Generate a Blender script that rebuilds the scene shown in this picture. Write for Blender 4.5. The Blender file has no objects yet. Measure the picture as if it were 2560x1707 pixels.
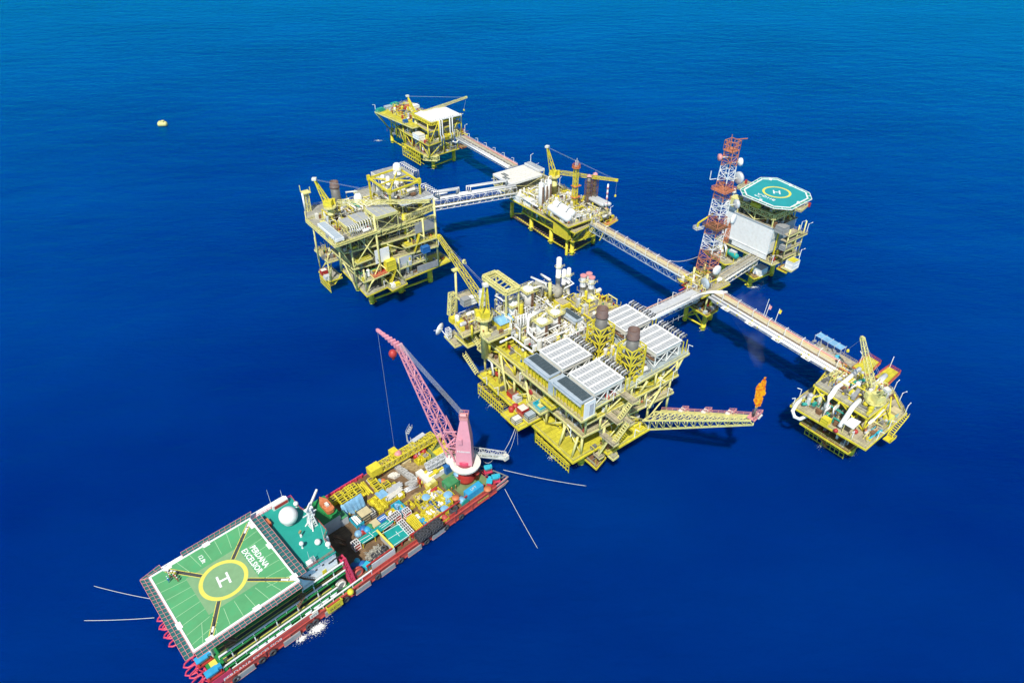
import bpy, math, random
from mathutils import Vector, Matrix
R = math.radians
C = bpy.context.scene.collection
PI = math.pi
rnd = random.Random(7)

# ------------------------------------------------------------------ frames
# each installation has its own plan grid: origin on the sea surface and bearing of its x axis
FRAMES = {}
def frame(k, x, y, a): FRAMES[k] = Matrix.Translation((x, y, 0)) @ Matrix.Rotation(R(a), 4, 'Z')
frame('B', -4.5, 145.4, 43.5)    # crane barge
frame('M', 22, 155, 37)          # large process platform
frame('N', -52.4, 412.4, 37)     # far drilling platform
frame('W', -72.6, 263.8, 37)     # tall compression platform
frame('C', 30.4, 305.2, 37)      # middle production platform
frame('Q', 112, 274.5, 37)       # living quarters platform
frame('J', 76.5, 233.2, 37)      # bridge junction
frame('S', 116.9, 166.2, 37)     # small wellhead platform
frame('G', 0, 0, 0)

# ------------------------------------------------------------------ materials
MATS = {}
def mat(name, col, rough=.5, metal=0., var=.18, scale=.6, dirt=None, dirt_amt=.35, spec=.5, fine=6.):
    if name in MATS: return MATS[name]
    m = bpy.data.materials.new(name); m.use_nodes = True
    nt = m.node_tree; N = nt.nodes; L = nt.links
    b = N['Principled BSDF']; b.inputs['Roughness'].default_value = rough; b.inputs['Metallic'].default_value = metal
    b.inputs['Specular IOR Level'].default_value = spec
    tc = N.new('ShaderNodeTexCoord')
    no = N.new('ShaderNodeTexNoise'); no.inputs['Scale'].default_value = scale; no.inputs['Detail'].default_value = 6; no.inputs['Roughness'].default_value = .7
    L.new(tc.outputs['Object'], no.inputs['Vector'])
    mr = N.new('ShaderNodeMapRange'); mr.inputs[1].default_value = .3; mr.inputs[2].default_value = .7
    mr.inputs[3].default_value = 1 - var; mr.inputs[4].default_value = 1 + var * .6
    L.new(no.outputs['Fac'], mr.inputs[0])
    hs = N.new('ShaderNodeHueSaturation'); hs.inputs['Color'].default_value = (*col, 1)
    L.new(mr.outputs[0], hs.inputs['Value'])
    out = hs.outputs[0]
    if dirt:
        n2 = N.new('ShaderNodeTexNoise'); n2.inputs['Scale'].default_value = fine * .12; n2.inputs['Detail'].default_value = 8; n2.inputs['Roughness'].default_value = .75
        L.new(tc.outputs['Object'], n2.inputs['Vector'])
        m2 = N.new('ShaderNodeMapRange'); m2.inputs[1].default_value = .52; m2.inputs[2].default_value = .72; m2.inputs[4].default_value = dirt_amt
        L.new(n2.outputs['Fac'], m2.inputs[0])
        mx = N.new('ShaderNodeMix'); mx.data_type = 'RGBA'
        L.new(m2.outputs[0], mx.inputs[0]); L.new(out, mx.inputs[6]); mx.inputs[7].default_value = (*dirt, 1)
        out = mx.outputs[2]
    if name.startswith('deck'):
        # plate seams and plates of slightly different wear
        br = N.new('ShaderNodeTexBrick'); br.inputs['Scale'].default_value = 1; br.inputs['Brick Width'].default_value = 3.2; br.inputs['Row Height'].default_value = 1.5; br.inputs['Mortar Size'].default_value = .045
        br.inputs['Color1'].default_value = (1.08,)*3+(1,); br.inputs['Color2'].default_value = (.8,)*3+(1,); br.inputs['Mortar'].default_value = (.42,)*3+(1,); L.new(tc.outputs['Object'], br.inputs['Vector'])
        mu = N.new('ShaderNodeMix'); mu.data_type = 'RGBA'; mu.blend_type = 'MULTIPLY'; mu.inputs[0].default_value = 1; L.new(out, mu.inputs[6]); L.new(br.outputs['Color'], mu.inputs[7]); out = mu.outputs[2]
    L.new(out, b.inputs['Base Color'])
    MATS[name] = m
    return m
RUST = (.16, .07, .03)
mat('yellow', (.68, .58, .035), .5, var=.25, dirt=(.34, .21, .05), dirt_amt=.6, fine=9)
mat('cream', (.68, .63, .24), .55, var=.22, dirt=(.36, .24, .09), dirt_amt=.55, fine=9)
mat('deckyellow', (.58, .52, .035), .7, var=.3, scale=.25, dirt=(.34, .24, .06), dirt_amt=.65)
mat('deckgrey', (.36, .35, .29), .75, var=.25, scale=.3, dirt=(.28, .2, .13), dirt_amt=.5)
mat('decktan', (.42, .37, .25), .75, var=.28, scale=.35, dirt=(.26, .17, .1), dirt_amt=.5)
mat('deckblue', (.33, .39, .40), .7, var=.22, scale=.3, dirt=(.25, .22, .17), dirt_amt=.4)
mat('white', (.80, .80, .77), .45, var=.08, dirt=(.5, .44, .34), dirt_amt=.35)
mat('offwhite', (.70, .68, .60), .5, var=.12, dirt=(.4, .33, .22), dirt_amt=.4)
mat('insul', (.62, .63, .63), .35, .3, var=.12, dirt=(.4, .38, .33), dirt_amt=.3)
mat('steel', (.30, .30, .29), .45, .5, var=.2, dirt=RUST, dirt_amt=.3)
mat('grey', (.30, .31, .31), .6, var=.2, dirt=RUST, dirt_amt=.3)
mat('lightgrey', (.50, .52, .53), .55, var=.15, dirt=(.3, .26, .2), dirt_amt=.35)
mat('dark', (.05, .05, .05), .7, var=.3)
mat('casing', (.16, .155, .14), .6, .2, var=.2, dirt=(.1, .08, .06), dirt_amt=.5)
mat('stackrust', (.13, .085, .075), .7, var=.3, dirt=(.2, .1, .05), dirt_amt=.6)
mat('slate', (.06, .085, .095), .45, var=.2, dirt=(.14, .15, .15), dirt_amt=.4)
mat('panel', (.42, .44, .45), .5, .2, var=.15)
mat('bluegrey', (.38, .45, .50), .5, var=.15)
mat('rust', (.20, .10, .05), .8, var=.35, dirt=(.34, .2, .1), dirt_amt=.5)
mat('orange', (.55, .17, .06), .55, var=.2, dirt=(.6, .4, .25), dirt_amt=.3)
mat('red', (.42, .035, .03), .5, var=.22, dirt=(.28, .07, .04), dirt_amt=.45)
mat('hullred', (.48, .075, .06), .55, var=.3, scale=.3, dirt=(.32, .11, .05), dirt_amt=.6, fine=9)
mat('pink', (.66, .28, .34), .5, var=.08, dirt=(.5, .2, .22), dirt_amt=.25)
mat('magenta', (.60, .05, .11), .5, var=.15, dirt=(.42, .1, .09), dirt_amt=.4)
mat('railpink', (.62, .26, .26), .5, var=.15)
mat('helideck', (.085, .33, .13), .75, var=.16, scale=.18, dirt=(.03, .33, .13), dirt_amt=.6, fine=3)
mat('helipad', (.19, .35, .17), .8, var=.12, scale=.5, dirt=(.12, .3, .14), dirt_amt=.3)
mat('teal', (.012, .29, .23), .6, var=.1, scale=.3, dirt=(.01, .24, .2), dirt_amt=.4)
mat('tealheli', (.015, .29, .30), .6, var=.12, scale=.2, dirt=(.03, .34, .36), dirt_amt=.5, fine=3)
mat('shipgreen', (.012, .23, .055), .6, var=.15, scale=.4, dirt=(.1, .17, .06), dirt_amt=.3)
mat('olivedeck', (.15, .22, .09), .7, var=.3, scale=.5, dirt=(.3, .2, .06), dirt_amt=.6)
mat('tarpgreen', (.01, .30, .26), .5, var=.18, scale=.5, dirt=(.01, .2, .17), dirt_amt=.4)
mat('green', (.05, .26, .10), .6, var=.3, dirt=(.2, .2, .08), dirt_amt=.6)
mat('blue', (.02, .13, .38), .5, var=.2, dirt=(.05, .1, .2), dirt_amt=.3)
mat('brightblue', (.03, .33, .58), .5, var=.2, dirt=(.2, .33, .42), dirt_amt=.4)
mat('cyan', (.03, .42, .55), .5, var=.15)
mat('tarpblue', (.20, .42, .62), .45, var=.35, scale=.5, dirt=(.45, .6, .72), dirt_amt=.5)
mat('black', (.025, .027, .03), .8, var=.4, scale=2)
mat('rubber', (.045, .047, .055), .75, var=.4, scale=3)
mat('walkblack', (.055, .06, .06), .8, var=.3)
mat('towerred', (.56, .2, .1), .55, var=.25, dirt=(.6, .42, .3), dirt_amt=.4)
mat('paintyellow', (.70, .62, .10), .6, var=.1, dirt=(.6, .5, .2), dirt_amt=.3)
mat('linegreen', (.38, .62, .35), .7, var=.1)
mat('concrete', (.42, .42, .40), .8, var=.3, scale=1.5, dirt=(.25, .23, .18), dirt_amt=.5)
mat('timber', (.36, .27, .13), .8, var=.35, scale=2, dirt=(.2, .14, .07), dirt_amt=.6)
mat('straw', (.55, .47, .26), .8, var=.2)
mat('rope', (.62, .60, .55), .8, var=.1)
mat('wire', (.55, .57, .58), .5, .3, var=.1)
mat('skin', (.32, .17, .10), .6, var=.05)
mat('net', (.012, .12, .12), .9, var=.1)
mat('jacket', (.68, .55, .03), .5, var=.25, dirt=(.3, .25, .06), dirt_amt=.5)
def planks(name, c1, c2, rot, w=.28):
    m = bpy.data.materials.new(name); m.use_nodes = True; nt = m.node_tree; N = nt.nodes; L = nt.links
    b = N['Principled BSDF']; b.inputs['Roughness'].default_value = .8
    tc = N.new('ShaderNodeTexCoord'); mp = N.new('ShaderNodeMapping'); mp.inputs['Rotation'].default_value = (0, 0, R(rot)); L.new(tc.outputs['Object'], mp.inputs[0])
    br = N.new('ShaderNodeTexBrick'); br.inputs['Scale'].default_value = 1; br.inputs['Brick Width'].default_value = 5; br.inputs['Row Height'].default_value = w; br.inputs['Mortar Size'].default_value = .03
    br.inputs['Color1'].default_value = (*c1, 1); br.inputs['Color2'].default_value = (*c2, 1); br.inputs['Mortar'].default_value = (c1[0] * .3, c1[1] * .3, c1[2] * .3, 1)
    L.new(mp.outputs[0], br.inputs['Vector'])
    no = N.new('ShaderNodeTexNoise'); no.inputs['Scale'].default_value = .35; no.inputs['Detail'].default_value = 8; no.inputs['Roughness'].default_value = .7; L.new(tc.outputs['Object'], no.inputs['Vector'])
    mr = N.new('ShaderNodeMapRange'); mr.inputs[1].default_value = .3; mr.inputs[2].default_value = .7; mr.inputs[3].default_value = .45; mr.inputs[4].default_value = 1.35; L.new(no.outputs['Fac'], mr.inputs[0])
    hs = N.new('ShaderNodeHueSaturation'); L.new(mr.outputs[0], hs.inputs['Value']); L.new(br.outputs['Color'], hs.inputs['Color']); L.new(hs.outputs[0], b.inputs['Base Color'])
    MATS[name] = m
planks('wooddeck', (.20, .12, .055), (.15, .095, .05), 0, .55)

# ------------------------------------------------------------------ mesh builder
class MB:
    def __init__(s): s.v = []; s.f = []
    def add(s, vs, fs):
        n = len(s.v); s.v += [tuple(p) for p in vs]; s.f += [tuple(i + n for i in f) for f in fs]; return s
    def box(s, x0, x1, y0, y1, z0, z1):
        if x1 < x0: x0, x1 = x1, x0
        if y1 < y0: y0, y1 = y1, y0
        if z1 < z0: z0, z1 = z1, z0
        return s.add([(x0,y0,z0),(x1,y0,z0),(x1,y1,z0),(x0,y1,z0),(x0,y0,z1),(x1,y0,z1),(x1,y1,z1),(x0,y1,z1)],
                     [(0,3,2,1),(4,5,6,7),(0,1,5,4),(1,2,6,5),(2,3,7,6),(3,0,4,7)])
    def cbox(s, c, sx, sy, sz, a=0):
        # box standing on c, turned by a degrees
        ca, sa = math.cos(R(a)), math.sin(R(a)); q = MB().box(-sx/2, sx/2, -sy/2, sy/2, 0, sz)
        return s.add([(c[0]+x*ca-y*sa, c[1]+x*sa+y*ca, c[2]+z) for x, y, z in q.v], q.f)
    def beam(s, p, q, w=.2, h=None):
        h = h or w; p = Vector(p); q = Vector(q); d = q - p
        if d.length < 1e-4: return s
        d.normalize(); u = Vector((0,0,1)) if abs(d.z) < .95 else Vector((0,1,0))
        a = d.cross(u).normalized() * w / 2; b = a.cross(d).normalized() * h / 2
        vs = [p-a-b, p+a-b, p+a+b, p-a+b, q-a-b, q+a-b, q+a+b, q-a+b]
        return s.add(vs, [(0,1,2,3),(7,6,5,4),(0,4,5,1),(1,5,6,2),(2,6,7,3),(3,7,4,0)])
    def tube(s, p, q, r, r2=None, n=8):
        r2 = r if r2 is None else r2; p = Vector(p); q = Vector(q); d = (q - p)
        if d.length < 1e-4: return s
        d.normalize(); u = Vector((0,0,1)) if abs(d.z) < .95 else Vector((0,1,0))
        a = d.cross(u).normalized(); b = a.cross(d)
        vs = []
        for c, rr in ((p, r), (q, r2)):
            for k in range(n):
                t = 2*PI*k/n; vs.append(c + (a*math.cos(t) + b*math.sin(t))*rr)
        fs = [(k, (k+1) % n, n+(k+1) % n, n+k) for k in range(n)] + [tuple(range(n-1,-1,-1)), tuple(range(n, 2*n))]
        return s.add(vs, fs)
    def path(s, pts, r, n=6):
        # a bent pipe: one continuous skin through the points
        pts = [Vector(p) for p in pts]; rings = []; m = len(pts)
        for i, p in enumerate(pts):
            d = (pts[min(i+1, m-1)] - pts[max(i-1, 0)])
            if d.length < 1e-6: d = Vector((0,0,1))
            d.normalize(); u = Vector((0,0,1)) if abs(d.z) < .9 else Vector((1,0,0))
            a = d.cross(u).normalized(); b = a.cross(d)
            rings.append([p + (a*math.cos(2*PI*k/n) + b*math.sin(2*PI*k/n))*r for k in range(n)])
        vs = [v for g in rings for v in g]; fs = []
        for i in range(m-1):
            fs += [(i*n+k, i*n+(k+1) % n, (i+1)*n+(k+1) % n, (i+1)*n+k) for k in range(n)]
        fs += [tuple(range(n-1,-1,-1)), tuple(range((m-1)*n, m*n))]
        return s.add(vs, fs)
    def rings(s, base, prof, n=16):
        # lathe: (radius, height) pairs round a vertical axis
        vs = []; m = len(prof)
        for r, z in prof:
            for k in range(n): vs.append((base[0]+r*math.cos(2*PI*k/n), base[1]+r*math.sin(2*PI*k/n), base[2]+z))
        fs = [(i*n+k, i*n+(k+1) % n, (i+1)*n+(k+1) % n, (i+1)*n+k) for i in range(m-1) for k in range(n)]
        fs += [tuple(range(n-1,-1,-1)), tuple(range((m-1)*n, m*n))]
        return s.add(vs, fs)
    def sphere(s, c, r, n=16, m=8, squash=1):
        return s.rings(c, [(max(r*math.sin(PI*i/m), .001), -r*squash*math.cos(PI*i/m)) for i in range(m+1)], n)
    def capsule(s, p, q, r, n=10):
        # horizontal or vertical pressure vessel with domed ends
        p = Vector(p); q = Vector(q); d = (q-p).normalized(); u = Vector((0,0,1)) if abs(d.z) < .9 else Vector((1,0,0))
        a = d.cross(u).normalized(); b = a.cross(d); prof = []
        for i in range(4): t = PI/2*i/3.; prof.append((p - d*r*.6*math.cos(t), max(r*math.sin(t), .01)))
        for i in range(4): t = PI/2*i/3.; prof.append((q + d*r*.6*math.sin(t), max(r*math.cos(t), .01)))
        vs = [c + (a*math.cos(2*PI*k/n) + b*math.sin(2*PI*k/n))*rr for c, rr in prof for k in range(n)]
        fs = [(i*n+k, i*n+(k+1) % n, (i+1)*n+(k+1) % n, (i+1)*n+k) for i in range(7) for k in range(n)]
        return s.add(vs, fs)
    def prism(s, poly, z0, z1):
        n = len(poly); vs = [(x, y, z0) for x, y in poly] + [(x, y, z1) for x, y in poly]
        ar = sum(poly[i][0]*poly[(i+1) % n][1] - poly[(i+1) % n][0]*poly[i][1] for i in range(n))
        if ar < 0: return s.prism(poly[::-1], z0, z1)
        return s.add(vs, [tuple(range(n-1,-1,-1)), tuple(range(n, 2*n))] + [(i, (i+1) % n, n+(i+1) % n, n+i) for i in range(n)])
    def quad(s, a, b, c, d): return s.add([a, b, c, d], [(0,1,2,3)])
    def torus(s, c, R0, r, n=16, m=6, ax='z'):
        vs = []
        for i in range(n):
            t = 2*PI*i/n
            for k in range(m):
                p = 2*PI*k/m; x, y, z = (R0+r*math.cos(p))*math.cos(t), (R0+r*math.cos(p))*math.sin(t), r*math.sin(p)
                if ax == 'x': x, y, z = z, x, y
                elif ax == 'y': x, y, z = x, z, y
                vs.append((c[0]+x, c[1]+y, c[2]+z))
        return s.add(vs, [(i*m+k, ((i+1) % n)*m+k, ((i+1) % n)*m+(k+1) % m, i*m+(k+1) % m) for i in range(n) for k in range(m)])
    def rail(s, pts, h=1.1, t=.07, step=2.5, closed=False, mid=True):
        pts = [Vector(p) for p in pts]
        if closed: pts = pts + [pts[0]]
        for a, b in zip(pts, pts[1:]):
            L = (b-a).length; n = max(1, round(L/step))
            for z in ((h, h*.52) if mid else (h,)): s.beam(a+Vector((0,0,z)), b+Vector((0,0,z)), t)
            for i in range(n+1): p = a.lerp(b, i/n); s.beam(p, p+Vector((0,0,h)), t)
        return s
    def lattice(s, p, q, w0, h0, w1=None, h1=None, n=8, rc=.15, rb=.08, tri=False):
        # lattice girder from p to q, w wide and h high at the ends
        w1 = w0 if w1 is None else w1; h1 = h0 if h1 is None else h1
        p = Vector(p); q = Vector(q); d = (q-p).normalized(); u = Vector((0,0,1)) if abs(d.z) < .95 else Vector((0,1,0))
        a = d.cross(u).normalized(); b = a.cross(d); st = []
        for i in range(n+1):
            t = i/n; c = p.lerp(q, t); w = (w0+(w1-w0)*t)/2; h = (h0+(h1-h0)*t)/2
            st.append([c+a*w+b*h, c-a*w+b*h, c-b*h] if tri else [c+a*w+b*h, c-a*w+b*h, c-a*w-b*h, c+a*w-b*h])
        k = len(st[0])
        for j in range(k): s.beam(st[0][j], st[-1][j], rc*2)
        for i in range(n+1):
            for j in range(k): s.beam(st[i][j], st[i][(j+1) % k], rb*2)
        for i in range(n):
            for j in range(k):
                e = (i+j) % 2; s.beam(st[i+e][j], st[i+1-e][(j+1) % k], rb*2)
        return s
    def stair(s, p, q, w=1., t=.12):
        p = Vector(p); q = Vector(q); h = Vector((q.x-p.x, q.y-p.y, 0)); a = Vector((-h.y, h.x, 0)).normalized()*w/2
        for sg in (1, -1):
            s.beam(p+a*sg, q+a*sg, t, .35); s.beam(p+a*sg+Vector((0,0,1.1)), q+a*sg+Vector((0,0,1.1)), .08)
            for i in range(4): c = p.lerp(q, i/3)+a*sg; s.beam(c, c+Vector((0,0,1.1)), .07)
        n = max(4, int((q-p).length/.8))
        for i in range(n): c = p.lerp(q, (i+.5)/n); s.beam(c-a, c+a, .42, .08)
        return s

# ------------------------------------------------------------------ objects
ORG = {}
GROUP = {}
def tag(o, label=None, cat=None, group=None, kind=None):
    if label: o['label'] = label
    if cat: o['category'] = cat
    if group: o['group'] = group
    if kind: o['kind'] = kind
    return o
def mesh_of(mb, m, name, off=(0,0,0), smooth=False):
    me = bpy.data.meshes.new(name)
    me.from_pydata([(x-off[0], y-off[1], z-off[2]) for x, y, z in mb.v], [], mb.f); me.update()
    me.materials.append(MATS[m] if isinstance(m, str) else m)
    if smooth: me.polygons.foreach_set('use_smooth', [len(p.vertices) < 7 for p in me.polygons])
    return me
def thing(name, label, cat, F='G', at=(0,0,0), rz=0, group=None, local=False):
    o = bpy.data.objects.new(name, None); C.objects.link(o)
    o.empty_display_size = 1
    o.matrix_world = FRAMES[F] @ Matrix.Translation(at) @ Matrix.Rotation(R(rz), 4, 'Z')
    ORG[o.name] = (0,0,0) if local else at
    return tag(o, label, cat, group)
def root_of(o):
    while o.parent: o = o.parent
    return o
def part(mb, name, m, parent, smooth=False, label=None, kind=None):
    me = mesh_of(mb, m, name, ORG.get(root_of(parent).name, (0,0,0)), smooth)
    o = bpy.data.objects.new(name, me); C.objects.link(o); o.parent = parent
    if label: o['label'] = label
    if kind: o['kind'] = kind
    return o
def solo(mb, name, m, label, cat, F='G', at=(0,0,0), group=None, smooth=False, kind=None):
    # a thing that is one mesh, written in frame coordinates
    me = mesh_of(mb, m, name, at, smooth)
    o = bpy.data.objects.new(name, me); C.objects.link(o); o.matrix_world = FRAMES[F] @ Matrix.Translation(at)
    return tag(o, label, cat, group, kind)
def dup(o, F, at, rz=0, label=None, group=None):
    def cp(src, par):
        c = src.copy(); C.objects.link(c)
        if par: c.parent = par
        for ch in src.children: cp(ch, c)
        return c
    c = cp(o, None); c.matrix_world = FRAMES[F] @ Matrix.Translation(at) @ Matrix.Rotation(R(rz), 4, 'Z')
    if label: c['label'] = label
    if group: c['group'] = group
    return c
def text_mb(s, size, bold=.0, extrude=.0):
    # lettering as a mesh, lying in the xy plane and centred
    cu = bpy.data.curves.new('lettering', 'FONT'); cu.body = s; cu.size = size; cu.align_x = 'CENTER'; cu.align_y = 'CENTER'; cu.offset = bold; cu.extrude = extrude; cu.resolution_u = 2
    ob = bpy.data.objects.new('lettering', cu); C.objects.link(ob)
    dg = bpy.context.evaluated_depsgraph_get(); me = ob.evaluated_get(dg).to_mesh()
    mb = MB().add([v.co[:] for v in me.vertices], [tuple(p.vertices) for p in me.polygons])
    ob.evaluated_get(dg).to_mesh_clear(); bpy.data.objects.remove(ob); bpy.data.curves.remove(cu)
    return mb
def place(mb, M): mb.v = [tuple(M @ Vector(p)) for p in mb.v]; return mb
def flat_text(s, size, at, rz, bold=.0, sx=1.): return place(text_mb(s, size, bold), Matrix.Translation(at) @ Matrix.Rotation(R(rz), 4, 'Z') @ Matrix.Diagonal((sx,1,1,1)))
def wall_text(s, size, at, rz, bold=.0, sx=1., tilt=90): return place(text_mb(s, size, bold), Matrix.Translation(at) @ Matrix.Rotation(R(rz), 4, 'Z') @ Matrix.Rotation(R(tilt), 4, 'X') @ Matrix.Diagonal((sx,1,1,1)))
def rect(x0, x1, y0, y1): return [(x0,y0),(x1,y0),(x1,y1),(x0,y1)]

# ------------------------------------------------------------------ pieces shared by the platforms
def deck(P, poly, z, m='deckgrey', edge='cream', t=.5, rail=True, railm='cream', gap=0):
    d = part(MB().prism(poly, z-t, z), 'deck', m, P)
    e = MB(); n = len(poly); cx = sum(p[0] for p in poly)/n; cy = sum(p[1] for p in poly)/n
    for i in range(n):
        a, b = poly[i], poly[(i+1) % n]; e.beam((a[0],a[1],z-.3), (b[0],b[1],z-.3), .26, .66)
    part(e, 'edge_beam', edge, d)
    if rail:
        ins = [(x+(.3 if x < cx else -.3), y+(.3 if y < cy else -.3), z) for x, y in poly]
        part(MB().rail(ins, closed=True), 'railing', railm, d)
    return d
def bays(P, pts, z0, z1, m='cream', r=.42, br=.26, x=True, rows=1):
    # columns at the points and one diagonal in each bay between neighbours
    for p in pts: part(MB().tube((p[0],p[1],z0), (p[0],p[1],z1-.5), r, n=8), 'column', m, P, True)
    if x:
        for i, (a, b) in enumerate(zip(pts, pts[1:])):
            if i % 2: a, b = b, a
            part(MB().tube((a[0],a[1],z0+.2), (b[0],b[1],z1-.9), br, n=6), 'brace', m, P, True)
def jacket(P, legs, ztop, pairs=(), r=1., low=1.6, m='jacket', bat=0, c=(0,0)):
    # steel legs through the water line with horizontal and diagonal bracing
    zb = -14.
    def at(l, z): f = 1 + bat*(ztop-z)/100; return (c[0]+(l[0]-c[0])*f, c[1]+(l[1]-c[1])*f, z)
    for l in legs:
        lg = part(MB().tube(at(l, zb), at(l, ztop), r, n=12), 'leg', m, P, True)
        part(MB().tube(at(l, .5), at(l, 2.4), r*1.12, n=12), 'splash_sleeve', 'yellow', lg, True)
    for a, b in pairs:
        part(MB().tube(at(legs[a], low), at(legs[b], low), r*.42, n=8), 'brace', m, P, True)
        part(MB().tube(at(legs[a], low), at(legs[b], -12), r*.4, n=8), 'brace', m, P, True)
def clutter(P, x0, x1, y0, y1, z, seed, dens=1., pal=('white','cream','steel','offwhite','yellow'), hmax=3., vert=True):
    # pipe runs, valves, vessels and cabinets that fill a process deck
    g = random.Random(seed); by = {}
    def B(m): return by.setdefault(m, MB())
    A = max(1, (x1-x0)*(y1-y0)); dens *= 1.55
    for i in range(int(A*.16*dens)):
        m = g.choice(pal); r = g.choice((.07,.09,.12,.15,.2,.28)); x, y = g.uniform(x0,x1), g.uniform(y0,y1); h = z+g.uniform(.4,hmax)
        ln = g.uniform(2,7); 
        if g.random() < .5: xe, ye = min(x1, x+ln), y
        else: xe, ye = x, min(y1, y+ln)
        B(m).path([(x,y,z), (x,y,h), (xe,ye,h), (xe,ye,z+g.choice((0,.3,h-z+g.uniform(0,1.5))))], r, 6)
    for i in range(int(A*.09*dens)):
        m = g.choice(pal+('grey','lightgrey','steel','casing','rust')); c = (g.uniform(x0,x1), g.uniform(y0,y1), z); B(m).cbox(c, g.uniform(.6,2.2), g.uniform(.5,1.6), g.uniform(.6,2.2))
    for i in range(int(A*.035*dens)):
        m = g.choice(('white','offwhite','insul','yellow')); c = (g.uniform(x0+1,x1-1), g.uniform(y0+1,y1-1), z); r = g.uniform(.4,.9)
        if g.random() < .5 and vert: B(m).capsule((c[0],c[1],z+.8), (c[0],c[1],z+g.uniform(2,hmax+1.2)), r)
        else: B(m).capsule((c[0],c[1],z+r+.3), (c[0]+g.uniform(1.5,3.5),c[1],z+r+.3), r)
    for i in range(int(A*.08*dens)):
        c = (g.uniform(x0,x1), g.uniform(y0,y1), z); B(g.choice(('yellow','cream','white'))).beam(c, (c[0],c[1],z+g.uniform(1,hmax+.6)), .14)
    for i in range(int(A*.04*dens)):
        c = (g.uniform(x0,x1), g.uniform(y0,y1), z+g.uniform(.4,1.6)); B(g.choice(('red','red','blue','green','rust','orange'))).cbox(c, .5, .4, .6)
    for m, b in by.items(): part(b, 'pipework', m, P, kind='stuff')
def grating_box(mb, x0, x1, y0, y1, z0, z1, step=1.2, t=.14):
    # open frame of posts and rails (a crate or basket)
    for z in (z0, (z0+z1)/2, z1):
        for a, b in (((x0,y0),(x1,y0)),((x1,y0),(x1,y1)),((x1,y1),(x0,y1)),((x0,y1),(x0,y0))): mb.beam((*a,z), (*b,z), t)
    for x, y in ((x0,y0),(x1,y0),(x1,y1),(x0,y1)): mb.beam((x,y,z0), (x,y,z1), t*1.2)
    return mb
def lamp_post(mb, p, dx, dy, h=3.2, a=1.4, t=.12):
    return mb.path([p, (p[0],p[1],p[2]+h), (p[0]+dx*a,p[1]+dy*a,p[2]+h+.35)], t, 5)
def ped_crane(name, label, F, base, zped, heel, tip, apex, rp=1.1, bw=1.6, n=14, col='yellow', hook=None, cables=True, mast='A', boomcol=None, rpl=2.6, group='pedestal cranes on the platforms'):
    T = thing(name, label, 'crane', F, base, group=group)
    bx, by, bz = base; d = Vector((tip[0]-bx, tip[1]-by, 0)).normalized(); a = Vector((-d.y, d.x, 0))
    c = Vector((bx, by, zped))
    part(MB().rings(base, [(rp,0),(rp,(zped-bz)*.55),(rp*1.15,(zped-bz)*.56),(rp*1.15,(zped-bz)*.62),(rp,(zped-bz)*.63),(rp,zped-bz)], 16), 'pedestal', 'cream', T, True)
    ring = part(MB().rings((bx,by,zped-.5), [(rp*1.3,0),(rpl,.3),(rpl,.8)], 20), 'slew_platform', 'cream', T)
    rp_ = [(bx+rpl*math.cos(2*PI*i/12), by+rpl*math.sin(2*PI*i/12), zped+.3) for i in range(12)]
    part(MB().rail(rp_, closed=True), 'railing', 'cream', ring)
    h = MB(); q = MB().box(-2.3, 1.2, -1.5, 1.5, .3, 3.)
    h.add([(c + d*x + a*y + Vector((0,0,z)))[:] for x, y, z in q.v], q.f); part(h, 'machinery_house', col, T)
    h = MB(); q = MB().box(.6, 2.2, 1.5, 2.7, .4, 2.7); h.add([(c + d*x + a*y + Vector((0,0,z)))[:] for x, y, z in q.v], q.f)
    cab = part(h, 'cab', col, T)
    h = MB(); q = MB().box(2.21, 2.24, 1.6, 2.6, 1.3, 2.5); h.add([(c + d*x + a*y + Vector((0,0,z)))[:] for x, y, z in q.v], q.f); part(h, 'window', 'slate', cab)
    ap = Vector(apex); f = MB()
    for s in (-1, 1):
        t = ap + a*s*.6
        f.beam(c + d*.9 + a*s*1.3 + Vector((0,0,.4)), t, .42); f.beam(c - d*2.2 + a*s*1.3 + Vector((0,0,2.9)), t, .34)
        for k in (.35,.65): f.beam((c + d*.9 + a*s*1.3).lerp(t, k), (c - d*2.2 + a*s*1.3 + Vector((0,0,2.9))).lerp(t, k), .2)
    for k in (.25,.5,.75,1): f.beam((c + d*.9 + a*1.3).lerp(ap+a*.6, k), (c + d*.9 - a*1.3).lerp(ap-a*.6, k), .2)
    part(f, 'gantry_mast', col, T)
    part(MB().cbox((ap.x, ap.y, ap.z-.2), 1.8, 1.8, .9, math.degrees(math.atan2(d.y, d.x))), 'mast_head', 'offwhite' if mast == 'A' else col, T)
    hl = Vector(heel); tp = Vector(tip)
    part(MB().lattice(hl, tp, bw, bw*.9, bw*.55, bw*.5, max(8,int(n*.75)), .1, .05), 'boom', boomcol or col, T)
    part(MB().cbox((tp.x, tp.y, tp.z-.6), 1.3, 1., 1.2, math.degrees(math.atan2(d.y, d.x))), 'boom_tip', boomcol or col, T)
    if cables:
        cb = MB()
        for s in (-.3, .3): cb.beam(ap + a*s, tp + a*s, .04)
        part(cb, 'luffing_rope', 'wire', T)
    if hook:
        hk = Vector(hook)
        rope = part(MB().beam(tp, hk, .05), 'hoist_rope', 'wire', T)
        part(MB().rings((hk.x,hk.y,hk.z-1.4), [(.15,0),(.5,.3),(.5,1.),(.2,1.4)], 8), 'hook_block', 'yellow', rope)
    return T
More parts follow.
